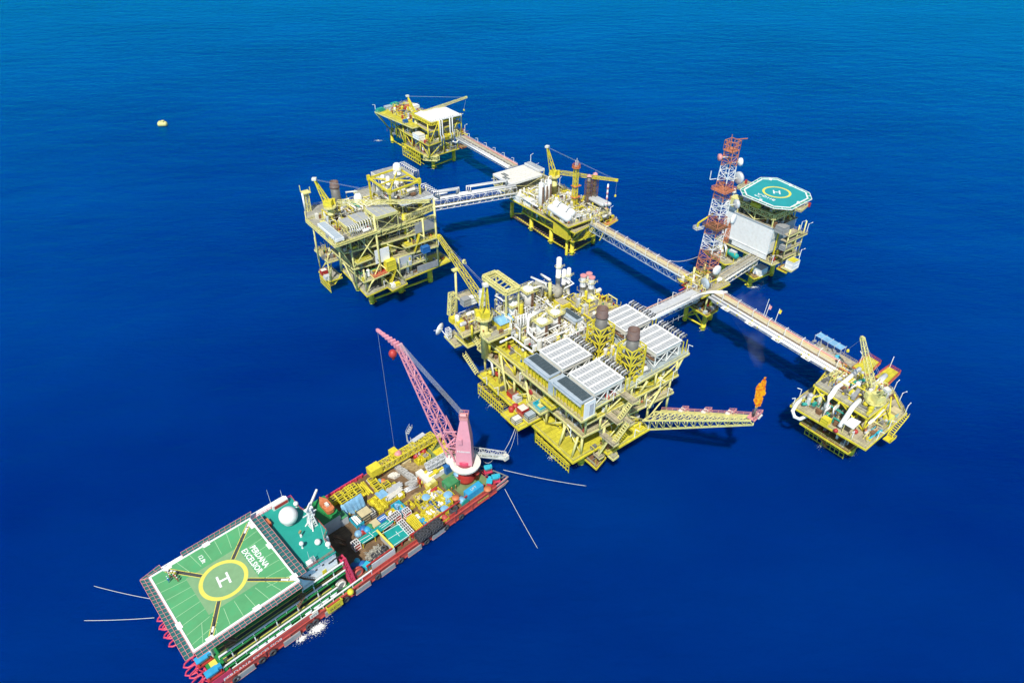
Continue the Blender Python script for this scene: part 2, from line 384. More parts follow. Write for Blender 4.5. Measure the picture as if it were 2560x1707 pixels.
# ------------------------------------------------------------------ camera, sun, sky, sea
sc = bpy.context.scene
cam = bpy.data.cameras.new('camera'); co = bpy.data.objects.new('camera', cam); C.objects.link(co)
co.location = (0, 0, 170); co.rotation_euler = (R(90-36.4), 0, 0)
cam.lens = 23.906; cam.sensor_width = 36; cam.clip_start = 1; cam.clip_end = 40000
sc.camera = co
SUN_AZ, SUN_EL = R(-103), R(54)
ts = Vector((math.cos(SUN_AZ)*math.cos(SUN_EL), math.sin(SUN_AZ)*math.cos(SUN_EL), math.sin(SUN_EL)))
sl = bpy.data.lights.new('sun', 'SUN'); sl.energy = 4.6; sl.angle = R(.53); sl.color = (1, .96, .88)
so = bpy.data.objects.new('sun', sl); C.objects.link(so); so.rotation_euler = ts.to_track_quat('Z', 'Y').to_euler(); so.location = (0, -100, 300)
w = bpy.data.worlds.new('World'); sc.world = w; w.use_nodes = True
nt = w.node_tree; sk = nt.nodes.new('ShaderNodeTexSky'); sk.sky_type = 'NISHITA'; sk.sun_disc = False
sk.sun_elevation = SUN_EL; sk.sun_rotation = PI/2 - SUN_AZ; sk.altitude = 0; sk.air_density = 1.; sk.dust_density = .6; sk.ozone_density = 2.
nt.links.new(sk.outputs[0], nt.nodes['Background'].inputs[0]); nt.nodes['Background'].inputs[1].default_value = .1
sc.view_settings.view_transform = 'Standard'; sc.view_settings.look = 'None'; sc.view_settings.exposure = .25; sc.view_settings.gamma = 1
sc.cycles.max_bounces = 7; sc.cycles.volume_bounces = 2; sc.cycles.use_denoising = True

def sea_material():
    m = bpy.data.materials.new('sea_water'); m.use_nodes = True; nt = m.node_tree; N = nt.nodes; L = nt.links
    b = N['Principled BSDF']; b.inputs['Roughness'].default_value = .6; b.inputs['Specular IOR Level'].default_value = 0
    tc = N.new('ShaderNodeTexCoord')
    # broad drifting patches of greener and darker water
    mp = N.new('ShaderNodeMapping'); mp.inputs['Scale'].default_value = (.006, .010, 1); L.new(tc.outputs['Object'], mp.inputs[0])
    n1 = N.new('ShaderNodeTexNoise'); n1.inputs['Scale'].default_value = 1; n1.inputs['Detail'].default_value = 5; L.new(mp.outputs[0], n1.inputs['Vector'])
    cr = N.new('ShaderNodeValToRGB'); e = cr.color_ramp.elements
    e[0].position = .32; e[0].color = (0, .0105, .135, 1); e[1].position = .72; e[1].color = (.0001, .027, .19, 1)
    L.new(n1.outputs['Fac'], cr.inputs[0]); L.new(cr.outputs[0], b.inputs['Base Color'])
    # wind ripples, short steep waves and a long swell
    def wave(sx, sy, rot, det, amp):
        q = N.new('ShaderNodeMapping'); q.inputs['Scale'].default_value = (sx, sy, 1); q.inputs['Rotation'].default_value = (0, 0, R(rot)); L.new(tc.outputs['Object'], q.inputs[0])
        n = N.new('ShaderNodeTexNoise'); n.inputs['Scale'].default_value = 1; n.inputs['Detail'].default_value = det; n.inputs['Roughness'].default_value = .6; L.new(q.outputs[0], n.inputs['Vector'])
        k = N.new('ShaderNodeMath'); k.operation = 'MULTIPLY'; k.inputs[1].default_value = amp; L.new(n.outputs['Fac'], k.inputs[0]); return k
    a = wave(.22, .6, 10, 6, 1.); c = wave(.035, .08, -12, 3, 2.6); d = wave(1., 2.2, 16, 3, .2)
    s1 = N.new('ShaderNodeMath'); L.new(a.outputs[0], s1.inputs[0]); L.new(c.outputs[0], s1.inputs[1])
    s2 = N.new('ShaderNodeMath'); L.new(s1.outputs[0], s2.inputs[0]); L.new(d.outputs[0], s2.inputs[1])
    bp = N.new('ShaderNodeBump'); bp.inputs['Strength'].default_value = .42; bp.inputs['Distance'].default_value = 1; L.new(s2.outputs[0], bp.inputs['Height']); L.new(bp.outputs[0], b.inputs['Normal'])
    b.inputs['Subsurface Weight'].default_value = 1; b.inputs['Subsurface Radius'].default_value = (.6, 1, 1); b.inputs['Subsurface Scale'].default_value = 13
    # the mirror of the blue sky on the ripples
    gl = N.new('ShaderNodeBsdfGlossy'); gl.inputs['Color'].default_value = (.012, .74, .98, 1); gl.inputs['Roughness'].default_value = .22; L.new(bp.outputs[0], gl.inputs['Normal'])
    fr = N.new('ShaderNodeFresnel'); fr.inputs['IOR'].default_value = 1.33; L.new(bp.outputs[0], fr.inputs['Normal'])
    mx = N.new('ShaderNodeMixShader'); L.new(fr.outputs[0], mx.inputs[0]); L.new(b.outputs[0], mx.inputs[1]); L.new(gl.outputs[0], mx.inputs[2]); L.new(mx.outputs[0], N['Material Output'].inputs['Surface'])
    return m
MATS['sea'] = sea_material()
S = 12000
solo(MB().add([(-S,-S,0),(S,-S,0),(S,S,0),(-S,S,0)], [(0,1,2,3)]), 'sea', 'sea', 'deep blue open sea with small wind ripples', 'sea', kind='structure')
# ================================================================== CRANE BARGE
BG = thing('crane_barge', 'red hulled work barge with green helideck, green roofed cabins and crowded cargo deck', 'barge', 'B', (-45,19,0))
h = MB().prism([(-89.5,2.5),(1.7,2.5),(1.7,35.7),(-89.5,35.7),(-91.5,31),(-91.5,8)], -3, 3)
hull = part(h, 'hull', 'hullred', BG)
rb = MB()
for x in range(-86, 2, 7): rb.box(x, x+.35, 2.15, 2.5, -.6, 3.)
rb.box(-89, 1.6, 2.2, 2.5, 2.75, 3.05); rb.box(-89, 1.6, 2.25, 2.5, .2, .5)
part(rb, 'rubbing_strake', 'hullred', hull)
part(MB().box(-49,-9,2.9,35.3,3.0,3.03), 'cargo_deck', 'wooddeck', BG)
part(MB().box(-9,1.5,2.8,35.4,3.0,3.03), 'stern_deck', 'olivedeck', BG)
part(MB().box(-62,-49,2.8,35.4,3.0,3.03), 'side_deck', 'shipgreen', BG)
# raised red side shell beside the cabins with the barge's name
part(MB().box(-89.5,-64.8,2.42,2.62,2.9,4.6), 'bulwark', 'hullred', BG)
part(wall_text('PERDANA EXCELSIOR', 1.55, (-81.6,2.38,3.2), 0, .03, 1.05), 'lettering', 'white', hull)
part(wall_text('PANAMA', 1.1, (-4,2.2,1.7), 0, .03, 1.15), 'lettering', 'paintyellow', hull)
# rails along the cargo deck: twin red pipes on the hull edge and a heavy pipe rail further in
b = MB()
for z in (3.55, 4.2): b.tube((-49,2.7,z), (1.6,2.7,z), .14, n=6)
for x in range(-49, 2, 3): b.beam((x,2.7,3), (x,2.7,4.2), .16)
b.tube((1.6,2.7,4.2), (1.6,12,4.2), .12, n=6)
part(b, 'bulwark_rail', 'red', BG)
b = MB(); b.beam((-46,4.6,4.9), (-2.5,4.6,4.9), .38)
for x in range(-46, -1, 4): b.beam((x,4.6,3), (x,4.6,4.9), .42)
part(b, 'cargo_rail', 'red', BG)
b = MB().box(-50,-27,35.3,35.6,3,4.3)
for x in range(-50, -27, 2): b.box(x,x+.3,34.9,35.3,3,4.3)
part(b, 'bulwark_rail', 'magenta', BG)
# yellow walkway lines painted on the deck
b = MB()
for pts in ([(-42.6,19.6,3.0),(-16.4,19.3,3.0),(-9.2,16.1,3.0),(-7.1,15.8,3.0)],[(-44.4,19.8,3.0),(-23.8,18.8,3.0),(-18.4,18.4,3.0)],[(-22.7,18.8,3.0),(-18.9,19.1,3.0),(-14.7,17.2,3.0),(-9.4,15.1,3.0)]):
    for p, q in zip(pts, pts[1:]): b.beam(p, q, .28, .02)
part(b, 'deck_marking', 'paintyellow', BG)
# ---- accommodation block
acc = part(MB().box(-90,-54.2,8.5,32,3,18.2), 'cabin_block', 'white', BG)
part(MB().prism([(-90,4.6),(-53.6,4.6),(-53.6,10.4),(-51.6,12),(-51.6,18),(-53,24),(-53,29.6),(-90,29.6)], 18.2, 18.5), 'roof', 'teal', acc)
part(MB().box(-64.2,-53.8,5.,8.4,12,18.18), 'wheelhouse', 'white', acc)
part(MB().box(-54.1,-53.6,8.5,32,3.1,9), 'end_wall', 'shipgreen', acc)
part(MB().box(-53.9,-52.4,10.5,24,9.,18.1), 'end_wall', 'bluegrey', acc)
for i, (x, z) in enumerate([(-62,15.6),(-60,15.9),(-58,16.1),(-56.2,15.2),(-55,15.4)]): part(MB().box(x,x+(1.6 if i > 2 else .6),4.93,5.02,z,z+.55), 'window', 'dark', acc)
part(MB().box(-58.4,-57.2,4.9,5.02,12.1,14.3), 'door', 'jacket', acc)
part(wall_text('PERDANA EXCELSIOR', .8, (-58.4,4.55,17.9), 0, .02), 'lettering', 'white', acc)
part(wall_text('SAFETY FIRST', 1.1, (-53.55,9.6,7.6), 90, .02), 'lettering', 'white', acc)
# stepped side decks: green plate, black walkway, yellow line, white rail
for k, (z, ye, yb, x0, x1) in enumerate([(5.8,3.,8.4,-88.5,-56.2),(9.,4.,8.4,-88.3,-52.5),(12.,4.3,8.4,-64.8,-52.4)]):
    d = part(MB().box(x0,x1,ye,yb,z-.3,z), 'side_deck', 'shipgreen', BG)
    part(MB().box(x0+1,x1-1,ye+1.9,ye+2.8,z+.01,z+.03), 'walkway', 'walkblack', d)
    m = MB().box(x0+1,x1-1,ye+1.66,ye+1.86,z+.01,z+.03).box(x0+1,x1-1,ye+2.84,ye+3.04,z+.01,z+.03); part(m, 'deck_marking', 'paintyellow', d)
    r = MB().beam((x0,ye+.1,z+1.1), (x1,ye+.1,z+1.1), .32)
    for i in range(int((x1-x0)/3)+1): r.beam((x0+i*3,ye+.1,z), (x0+i*3,ye+.1,z+1.1), .12)
    part(r, 'railing', 'white', d)
    r = MB()
    for zz in (.5, 1.): r.beam((x0,ye+.9,z+zz), (x1,ye+.9,z+zz), .08)
    part(r, 'railing', 'rust', d)
    r = MB()
    for i in range(int((x1-x0)/6)): r.beam((x0+3+i*6,ye+.2,3 if k == 0 else z-3.2), (x0+3+i*6,ye+.2,z), .25)
    part(r, 'deck_post', 'white', d, kind='stuff')
r = MB().beam((-64.8,2.7,4.4), (-45.6,2.7,4.6), .34)
for i in range(7): r.beam((-64.5+i*3.1,2.7,3), (-64.5+i*3.1,2.7,4.5), .2)
part(r, 'railing', 'white', BG)
part(MB().box(-88.3,-64.8,2.75,2.95,4.55,4.75), 'railing', 'white', BG)
for p, q in (((-64.2,4.1,18.0),(-60.5,5.7,12.1)),((-64.5,4.0,12.0),(-67.5,3.9,9.0)),((-86.1,3.1,17.0),(-83.3,4.2,12.0)),((-83.4,3.9,12.0),(-86.2,6.5,9.0)),((-48.3,16.2,9.0),(-45.4,17.9,3.2)),((-48.9,14.3,9.0),(-46.3,16.4,3.2))):
    part(MB().stair(p, q, 1.3), 'stairway', 'rust', BG)
# ---- helideck
H0 = 21.
hd = part(MB().box(-92.4,-65.8,1.7,28.3,H0-.5,H0), 'helideck', 'helideck', BG)
e = MB().box(-92.6,-65.5,1.5,2.,H0-.6,H0+.12).box(-92.6,-65.5,28.,28.5,H0-.6,H0+.12).box(-92.6,-92.1,2.,28.,H0-.6,H0+.12).box(-66,-65.5,2.,28.,H0-.6,H0+.12)
part(e, 'perimeter_edge', 'white', hd)
cx, cy = -79.2, 14.9
part(MB().prism([(cx+9.6*math.cos(PI/4+i*PI/2), cy+9.6*math.sin(PI/4+i*PI/2)) for i in range(4)], H0+.004, H0+.008), 'helipad_net', 'helipad', hd)
def ring(cx, cy, z, r0, r1, n=64):
    m = MB()
    for i in range(n):
        a, c = 2*PI*i/n, 2*PI*(i+1)/n
        m.quad((cx+r0*math.cos(a),cy+r0*math.sin(a),z),(cx+r1*math.cos(a),cy+r1*math.sin(a),z),(cx+r1*math.cos(c),cy+r1*math.sin(c),z),(cx+r0*math.cos(c),cy+r0*math.sin(c),z))
    return m
part(ring(cx, cy, H0+.016, 4.9, 5.9), 'touchdown_circle', 'paintyellow', hd)
ux, uy = math.cos(R(-47)), math.sin(R(-47))
def hmark(cx, cy, z, s, a):
    m = MB()
    for x0, x1, y0, y1 in ((-1,-.62,-1.25,1.25),(.62,1,-1.25,1.25),(-.62,.62,-.2,.2)): m.box(x0*s,x1*s,y0*s,y1*s,0,.004)
    return place(m, Matrix.Translation((cx,cy,z)) @ Matrix.Rotation(R(a), 4, 'Z'))
part(hmark(cx, cy, H0+.02, 1.45, -7), 'letter_mark', 'white', hd)
# four black escape lanes edged in yellow with white arrows
ends = [(-88.6,27.6),(-66.6,26.9),(-66.4,2.8),(-88.,2.4)]
wh = MB()
for ex, ey in ends:
    ln = MB(); yl = MB()
    p = Vector((cx,cy,0)); q = Vector((ex,ey,0)); d = (q-p).normalized(); a = Vector((-d.y,d.x,0)); s = p+d*6.
    z = Vector((0,0,H0+.012)); L = (q-s).length
    ln.quad(s-a*.42+z, q-a*.42+z, q+a*.42+z, s+a*.42+z)
    for k in (1,-1): yl.quad(s+a*k*.5-a*.09+z, q+a*k*.5-a*.09+z, q+a*k*.5+a*.09+z, s+a*k*.5+a*.09+z)
    lo = part(ln, 'escape_lane', 'walkblack', hd); part(yl, 'lane_edge', 'paintyellow', lo, kind='stuff')
    z = Vector((0,0,H0+.018))
    for t in (.72,.88):
        c = s+d*L*t; wh.quad(c-a*.25+z, c+d*1.6-a*.25+z, c+d*1.6+a*.25+z, c+a*.25+z); wh.add([(c+d*1.6-a*.42+z)[:], (c+d*2.3+z)[:], (c+d*1.6+a*.42+z)[:]], [(0,1,2)])
part(wh, 'lane_arrow', 'white', hd)
# thin pale rope lines of the deck net, raked like a fan
rl = MB()
def thin(p, q): 
    p = Vector((*p,H0+.012)); q = Vector((*q,H0+.012)); d = (q-p).normalized(); a = Vector((-d.y,d.x,0))*.05; rl.quad(p-a, q-a, q+a, p+a)
for i in range(8):
    y = 3.5+i*3.1
    if abs(y-2.4) > .5: thin((-92,y), (-86.+(0 if 6<y<24 else .8),y+(cy-y)*.12))
    if i < 7: thin((-66.2,y+1), (-72.4,y+1+(cy-y-1)*.1))
for i in range(7):
    x = -90.+i*3.3; thin((x,2.2), (x+(cx-x)*.18,7.4)); thin((x+1,27.8), (x+1+(cx-x)*.18,22.6))
part(rl, 'net_line', 'linegreen', hd)
part(flat_text('PERDANA\nEXCELSIOR', 2.05, (-70.5,15.2,H0+.024), -90, .05, .92), 'lettering', 'white', hd)
part(flat_text('12.8t', 1.5, (-80.6,24.6,H0+.024), -90, .03), 'lettering', 'white', hd)
b = MB()
for x, y in ((-92.3,10.2),(-77.9,28.2),(-76.8,1.8),(-66.,16.4),(-66.3,25.6),(-66,3.6),(-88,28.1),(-88.4,2.)): b.box(x-.9,x+.9,y-.7,y+.7,H0+.01,H0+.1) if abs(y-15) > 11 else b.box(x-.6,x+.6,y-1,y+1,H0+.01,H0+.1)
part(b, 'foam_monitor', 'white', hd)
for x in (-89,-80,-71): 
    for y in (8,26): part(MB().tube((x,y,3), (x,y,H0-.5), .3, n=8), 'pillar', 'white', hd)
def netbox(pts, nx, ny):
    # safety net panel: pale green-black mesh in a pink pipe frame
    a, b, c, d = [Vector(p) for p in pts]; f = MB()
    for i in range(nx+1): t = i/nx; f.beam(a.lerp(b,t), d.lerp(c,t), .09)
    for j in range(ny+1): t = j/ny; f.beam(a.lerp(d,t), b.lerp(c,t), .1)
    n = part(f, 'safety_net', 'railpink', hd); part(MB().quad(a-Vector((0,0,.1)), b-Vector((0,0,.1)), c-Vector((0,0,.1)), d-Vector((0,0,.1))), 'net', 'net', n)
zn = H0-.35
netbox([(-92.7,28.6,zn),(-92.7,1.0,zn),(-94.7,1.0,zn),(-94.5,29.4,zn)], 22, 2)
netbox([(-92.6,28.6,zn),(-89.2,28.6,zn),(-89.2,30.7,zn),(-94.4,29.6,zn)], 3, 2)
netbox([(-83.8,28.6,zn),(-65.4,28.6,zn),(-64.2,30.7,zn),(-83.8,30.7,zn)], 13, 2)
netbox([(-65.3,27.9,zn),(-65.3,3,zn),(-62.9,3,zn),(-62.9,27.9,zn)], 18, 2)
netbox([(-92.4,1.4,zn),(-66,1.4,zn),(-66,-.3,zn),(-92.4,-.3,zn)], 20, 2)
# ---- left end: pink anchor racks, winches
def anchor_rack(y0, y1):
    m = MB(); x = -91.4; n = 3; w = (y1-y0)/n
    for z, o in ((4.6,0),(1.4,-.5)):
        pts = [(x,y0,z)]
        for i in range(n): y = y0+i*w; pts += [(x-1.6+o,y+.1*w,z),(x-3.3+o,y+.22*w,z),(x-4+o,y+.42*w,z),(x-3.5+o,y+.62*w,z),(x-2.2+o,y+.72*w,z),(x-1.5+o,y+.85*w,z)]
        pts.append((x,y1,z)); m.path(pts, .24, 7)
        for p in pts[2::3]: m.tube((x,p[1],z), p, .17, n=6)
        m.tube((x-.3,y0,z), (x-.3,y1,z), .25, n=6)
    for i in range(n*2+1): y = y0+i*w/2; m.tube((x,y,4.6), (x-1.8,y+.5,1.4), .16, n=6); m.tube((x,y,1.4), (x-1.5,y,4.6), .15, n=6)
    part(m, 'anchor_rack', 'magenta', BG, True)
anchor_rack(2.6, 13.5); anchor_rack(20.5, 30.5)
part(MB().box(-91.4,-87.6,2.6,12,3.1,6.0), 'end_deckhouse', 'shipgreen', BG)
part(MB().box(-91.8,-87.2,2.4,3.4,2.9,5.4), 'end_plate', 'magenta', BG)
def winch(x, y, z, rz, label, base='red', top='brightblue', w=2.8):
    t = thing('mooring_winch', label, 'winch', 'B', (x,y,z), rz, 'mooring winches at the corners of the barge')
    ORG[t.name] = (0,0,0)
    m = MB().box(-w/2,w/2,-.9,.9,0,.4)
    for k in (-1,1): m.add([(k*w*.38-.12,-.9,.4),(k*w*.38+.12,-.9,.4),(k*w*.38+.12,.9,.4),(k*w*.38-.12,.9,.4),(k*w*.38-.12,-.35,2.),(k*w*.38+.12,-.35,2.),(k*w*.38+.12,.35,2.),(k*w*.38-.12,.35,2.)], [(0,3,2,1),(4,5,6,7),(0,1,5,4),(1,2,6,5),(2,3,7,6),(3,0,4,7)])
    part(m, 'frame', base, t); part(MB().tube((-w*.35,0,1.3), (w*.35,0,1.3), .7, n=12), 'drum', 'steel', t, True)
    part(MB().box(-w/2,w*.25,-.95,.95,2.02,2.35).box(w*.25,w/2,-.5,.5,1.5,2.7), 'cover', top, t)
    return t
winch(-91,8.2,6,0, 'blue topped winch at the helideck corner of the barge, behind the pink anchor rack', w=3.8)
winch(-90.6,3.2,6,0, 'blue topped winch beside the yellow mat at the helideck end of the barge', w=4)
solo(MB().box(-90.6,-88.9,5.2,7.2,6.01,6.2), 'deck_mat', 'paintyellow', 'square yellow mat on the green deck between two blue winches', 'mat', 'B', (-89.8,6.2,6.01))
# ---- roof gear
t = thing('radome', 'large white radome ball on the green cabin roof', 'radome', 'B', (-57.6,21.7,18.5))
part(MB().rings((-57.6,21.7,18.5), [(1.1,0),(1.1,.6),(1.9,.8)], 18), 'base', 'lightgrey', t); part(MB().sphere((-57.6,21.7,21.3), 2.55, 28, 16), 'dome', 'white', t, True)
def satdome(x, y, r, h, label):
    t = thing('antenna_dome', label, 'antenna', 'B', (x,y,18.5), group='small antenna domes on the green roof')
    part(MB().rings((x,y,18.5), [(.3,0),(.22,.3),(.18,h)], 8), 'post', 'white', t); part(MB().rings((x,y,18.5+h), [(.3*r,0),(.9*r,.35*r),(r,.9*r),(.75*r,1.6*r),(.1,1.9*r)], 14), 'dome', 'white', t, True)
satdome(-59.4,11.8,.62,1.3, 'small white antenna dome on a thin post in the middle of the green roof')
satdome(-55.8,9.9,.85,.3, 'squat white antenna dome beside a white box at the roof edge facing the cargo')
satdome(-54.3,7.1,.75,.8, 'white antenna dome standing on the outer edge rail of the green roof')
satdome(-53.6,25.3,.7,.8, 'white antenna dome at the far corner of the green roof')
t = thing('roof_camera', 'short tan and white camera post alone on the green roof', 'camera', 'B', (-57.8,15.3,18.5))
part(MB().rings((-57.8,15.3,18.5), [(.35,0),(.3,.8),(.15,.9),(.15,1.6)], 8), 'post', 'white', t); part(MB().cbox((-57.8,15.3,20.1), .8, .5, .6, 30), 'head', 'timber', t)
t = thing('radar_mast', 'white lattice radar mast on the green roof', 'mast', 'B', (-53.6,16.6,18.5))
part(MB().lattice((-53.6,16.6,18.5), (-53.6,16.6,25), 1.9,1.9,.7,.7, 6, .12, .07), 'lattice', 'white', t)
part(MB().tube((-54.6,14.6,18.5), (-53.7,16.3,21), .2, n=6).tube((-55.2,17.6,18.5), (-53.8,16.8,21), .2, n=6).tube((-52.6,18,18.5), (-53.5,16.8,21), .2, n=6), 'strut', 'white', t)
part(MB().box(-54.8,-52.4,16.2,17,25,25.4).box(-55.6,-51.6,16.5,16.7,23.2,23.5).cbox((-53.6,16.6,25.6),3,.35,.5,40).cbox((-53.6,16.6,22.4),2.4,.3,.4,-30), 'radar', 'white', t)
t = thing('raft_locker', 'long white locker with red side at the far edge of the green roof', 'locker', 'B', (-56.5,29,18.5))
part(MB().box(-59,-54.4,28.3,29.6,18.5,20.3), 'box', 'white', t); part(MB().box(-58.6,-54.6,28.18,28.29,18.9,19.9), 'side_panel', 'red', t)
for i, (x, y, hh, lb) in enumerate([(-58.9,29.3,8,'tall white whip aerial beside the locker on the green roof'),(-55.4,29.4,5,'short whip aerial behind the locker at the far roof edge'),(-54.2,9.2,7,'thin white whip aerial at the cargo side edge of the green roof'),(-60.6,5.2,6,'white whip aerial beside the grey ladder box on the near roof edge')]):
    solo(MB().tube((x,y,18.5), (x,y,18.5+hh), .07, .03, 5), 'whip_aerial', 'white', lb, 'aerial', 'B', (x,y,18.5), 'whip aerials on the cabin roof')
part(MB().rail([(-53,29.3,18.5),(-53.3,24,18.5),(-51.9,18,18.5),(-51.9,12,18.5),(-53.9,10.2,18.5),(-53.9,4.8,18.5),(-64,4.8,18.5)], 1.1, .08, 1.6), 'railing', 'hullred', acc)
part(MB().rail([(-64,29.4,18.5),(-53,29.4,18.5)], 1.1, .09, 1.2), 'railing', 'magenta', acc)
t = thing('ladder_box', 'white and grey ladder box on the near edge of the green roof', 'roof box', 'B', (-60.2,5.6,18.5))
part(MB().box(-61.4,-60.,5.,6.4,18.5,19.8), 'box', 'white', t); part(MB().lattice((-59.6,5.6,18.5), (-59.6,5.6,20.6), .9,.9,n=3,rc=.06,rb=.04), 'frame', 'lightgrey', t)
solo(MB().cbox((-62.9,6.2,18.5),.9,.9,1.6), 'vent_cowl', 'offwhite', 'cream vent cowl at the near left end of the green roof', 'vent', 'B', (-62.9,6.2,18.5))
for x, y, lb in ((-62.4,25.,'red foam box at the helideck stair end of the green roof'),(-63.2,8.,'red foam boxes beside the near helideck stairs')):
    t = thing('foam_box', lb, 'box', 'B', (x,y,18.5), group='red boxes beside the helideck'); part(MB().cbox((x,y,18.5),1.2,2.2,1.3), 'box', 'red', t); part(MB().cbox((x,y,19.8),1.25,2.25,.15), 'lid', 'orange', t)
# white life raft boxes in a row under the side rail
for i in range(9):
    x = -57.6-i*2.55 if i < 4 else -71.2-(i-4)*2.4
    t = thing('life_raft', 'rounded white life raft canister in the row along the green side deck', 'life raft', 'B', (x,3.5,4.2), group='white life raft canisters along the side deck')
    part(MB().capsule((x-.75,3.5,4.95), (x+.75,3.5,4.95), .62, 10), 'canister', 'white', t, True); part(MB().box(x-.9,x+.9,3.2,3.8,4.2,4.5), 'cradle', 'lightgrey', t); part(MB().box(x-.4,x+.4,2.95,3.05,4.5,4.9), 'plate', 'white', t)
part(MB().box(-89,-57,3.05,6,3.9,4.2), 'side_deck', 'shipgreen', BG)
# tyres and grey fender pads hung on the hull
for i, x in enumerate([-87,-80,-77,-66.5,-64.6,-58,-55,-44.5,-36.5,-27,-19.5,-13.5]):
    solo(MB().torus((x,2.,1.1), .75, .32, 14, 6, 'y'), 'tyre_fender', 'rubber', 'black tyre hung on the red hull side as a fender', 'tyre', 'B', (x,2,.1), 'tyres hung along the red hull', True)
for i, x in enumerate([-84.5,-71.5,-59.2,-49.5,-41.,-31.5,-22.5]):
    t = thing('fender_pad', 'flat grey fender pad fixed low on the red hull side', 'fender', 'B', (x,2.1,.1), group='grey fender pads along the hull')
    part(MB().box(x-2.4,x+2.4,1.85,2.2,.1,1.9), 'pad', 'grey', t); part(MB().box(x-2.5,x+2.5,1.8,2.2,-.15,.08), 'foot_bar', 'railpink', t)
# ---- near side furniture between cabins and cargo
t = thing('pink_brace_frame', 'bright pink red lattice frame standing at the end of the cabins', 'frame', 'B', (-51.6,4.6,3))
part(MB().lattice((-51.2,4.4,3), (-52.2,5.6,13.5), 1.2,1.6,1.2,1.6, 7, .26, .16), 'lattice', 'magenta', t)
part(MB().tube((-51.8,4,3), (-52.6,6,13), .3, n=6).tube((-49.4,4.4,3), (-52,5.6,12), .3, n=6), 'strut', 'magenta', t)
def reel(x, y, z, r, m, rim, label, w=1.6):
    t = thing('cable_reel', label, 'reel', 'B', (x,y,z), group='reels standing on the barge deck')
    part(MB().torus((x,y,z+r), r*.8, r*.22, 18, 6, 'y').torus((x,y+w*.5,z+r), r*.8, r*.2, 18, 6, 'y'), 'rim', rim, t, True)
    part(MB().tube((x,y-.1,z+r), (x,y+w*.55,z+r), r*.62, n=14), 'drum', m, t, True); part(MB().box(x-r*.9,x+r*.9,y-.2,y+w*.7,z,z+.3), 'stand', rim, t)
reel(-48.8,4.6,3,1.6,'steel','hullred','red rimmed hose reel beside the green bundles, behind the pink frame')
reel(-54.4,4.6,3,1.5,'grey','offwhite','white rimmed cable reel below the pink frame')
t = thing('tarp_bundle', 'dark blue and teal tarpaulin bundle beside the red rimmed reel', 'bundle', 'B', (-47,7,3))
part(MB().sphere((-48.2,7.4,3.8), 1.7, 10, 6, .7).sphere((-46.2,6.6,3.8), 1.3, 9, 6, .8), 'bundle', 'blue', t); part(MB().cbox((-45.6,5.4,3.1),2,1.6,1.6,20).sphere((-47,8.2,4.6), .9, 9, 5), 'cover', 'cyan', t)
t = thing('fast_rescue_boat', 'orange rescue boat in its cradle at the far end of the cabins', 'boat', 'B', (-44.6,27,9))
part(MB().prism([(-45.9,24.4),(-45.2,23.9),(-44,23.9),(-43.3,24.4),(-43.2,28.6),(-44.5,31),(-45.9,28.6)], 9.6, 10.8), 'boat_hull', 'orange', t)
part(MB().torus((-44.6,26.6,10.8),1.2,.28,14,6), 'fender_tube', 'orange', t, True); part(MB().cbox((-44.6,26.4,10.6),.9,1.4,1.), 'console', 'offwhite', t)
part(MB().box(-45.4,-45.,24.6,29,9,9.6).box(-44,-43.6,24.6,29,9,9.6), 'cradle', 'yellow', t)
t = thing('davit', 'long white davit arm over the rescue boat', 'davit', 'B', (-46.6,31,9)); part(MB().beam((-48.6,28.6,12.4), (-44.2,32.4,12.4), .6).beam((-48.6,28.6,9), (-48.6,28.6,12.4), .7), 'arm', 'white', t); part(MB().cbox((-49,28,9),1.6,1.6,1.8), 'winch_box', 'lightgrey', t)
part(MB().prism([(-49.5,22.5),(-42.6,22.5),(-42.6,32),(-49.5,32)], 8.6, 9), 'boat_deck', 'shipgreen', BG)
part(MB().box(-49.4,-42.8,22.8,31.6,3.1,8.6), 'boat_deckhouse', 'lightgrey', BG)
t = thing('green_lid_bin', 'grey bin with a bright green lid beside the small blue tarpaulin', 'bin', 'B', (-41.6,25,3)); part(MB().box(-43,-40.6,22.6,25.6,3.04,6), 'bin', 'lightgrey', t); part(MB().box(-43,-40.6,22.6,25.6,6,6.25), 'lid', 'green', t)
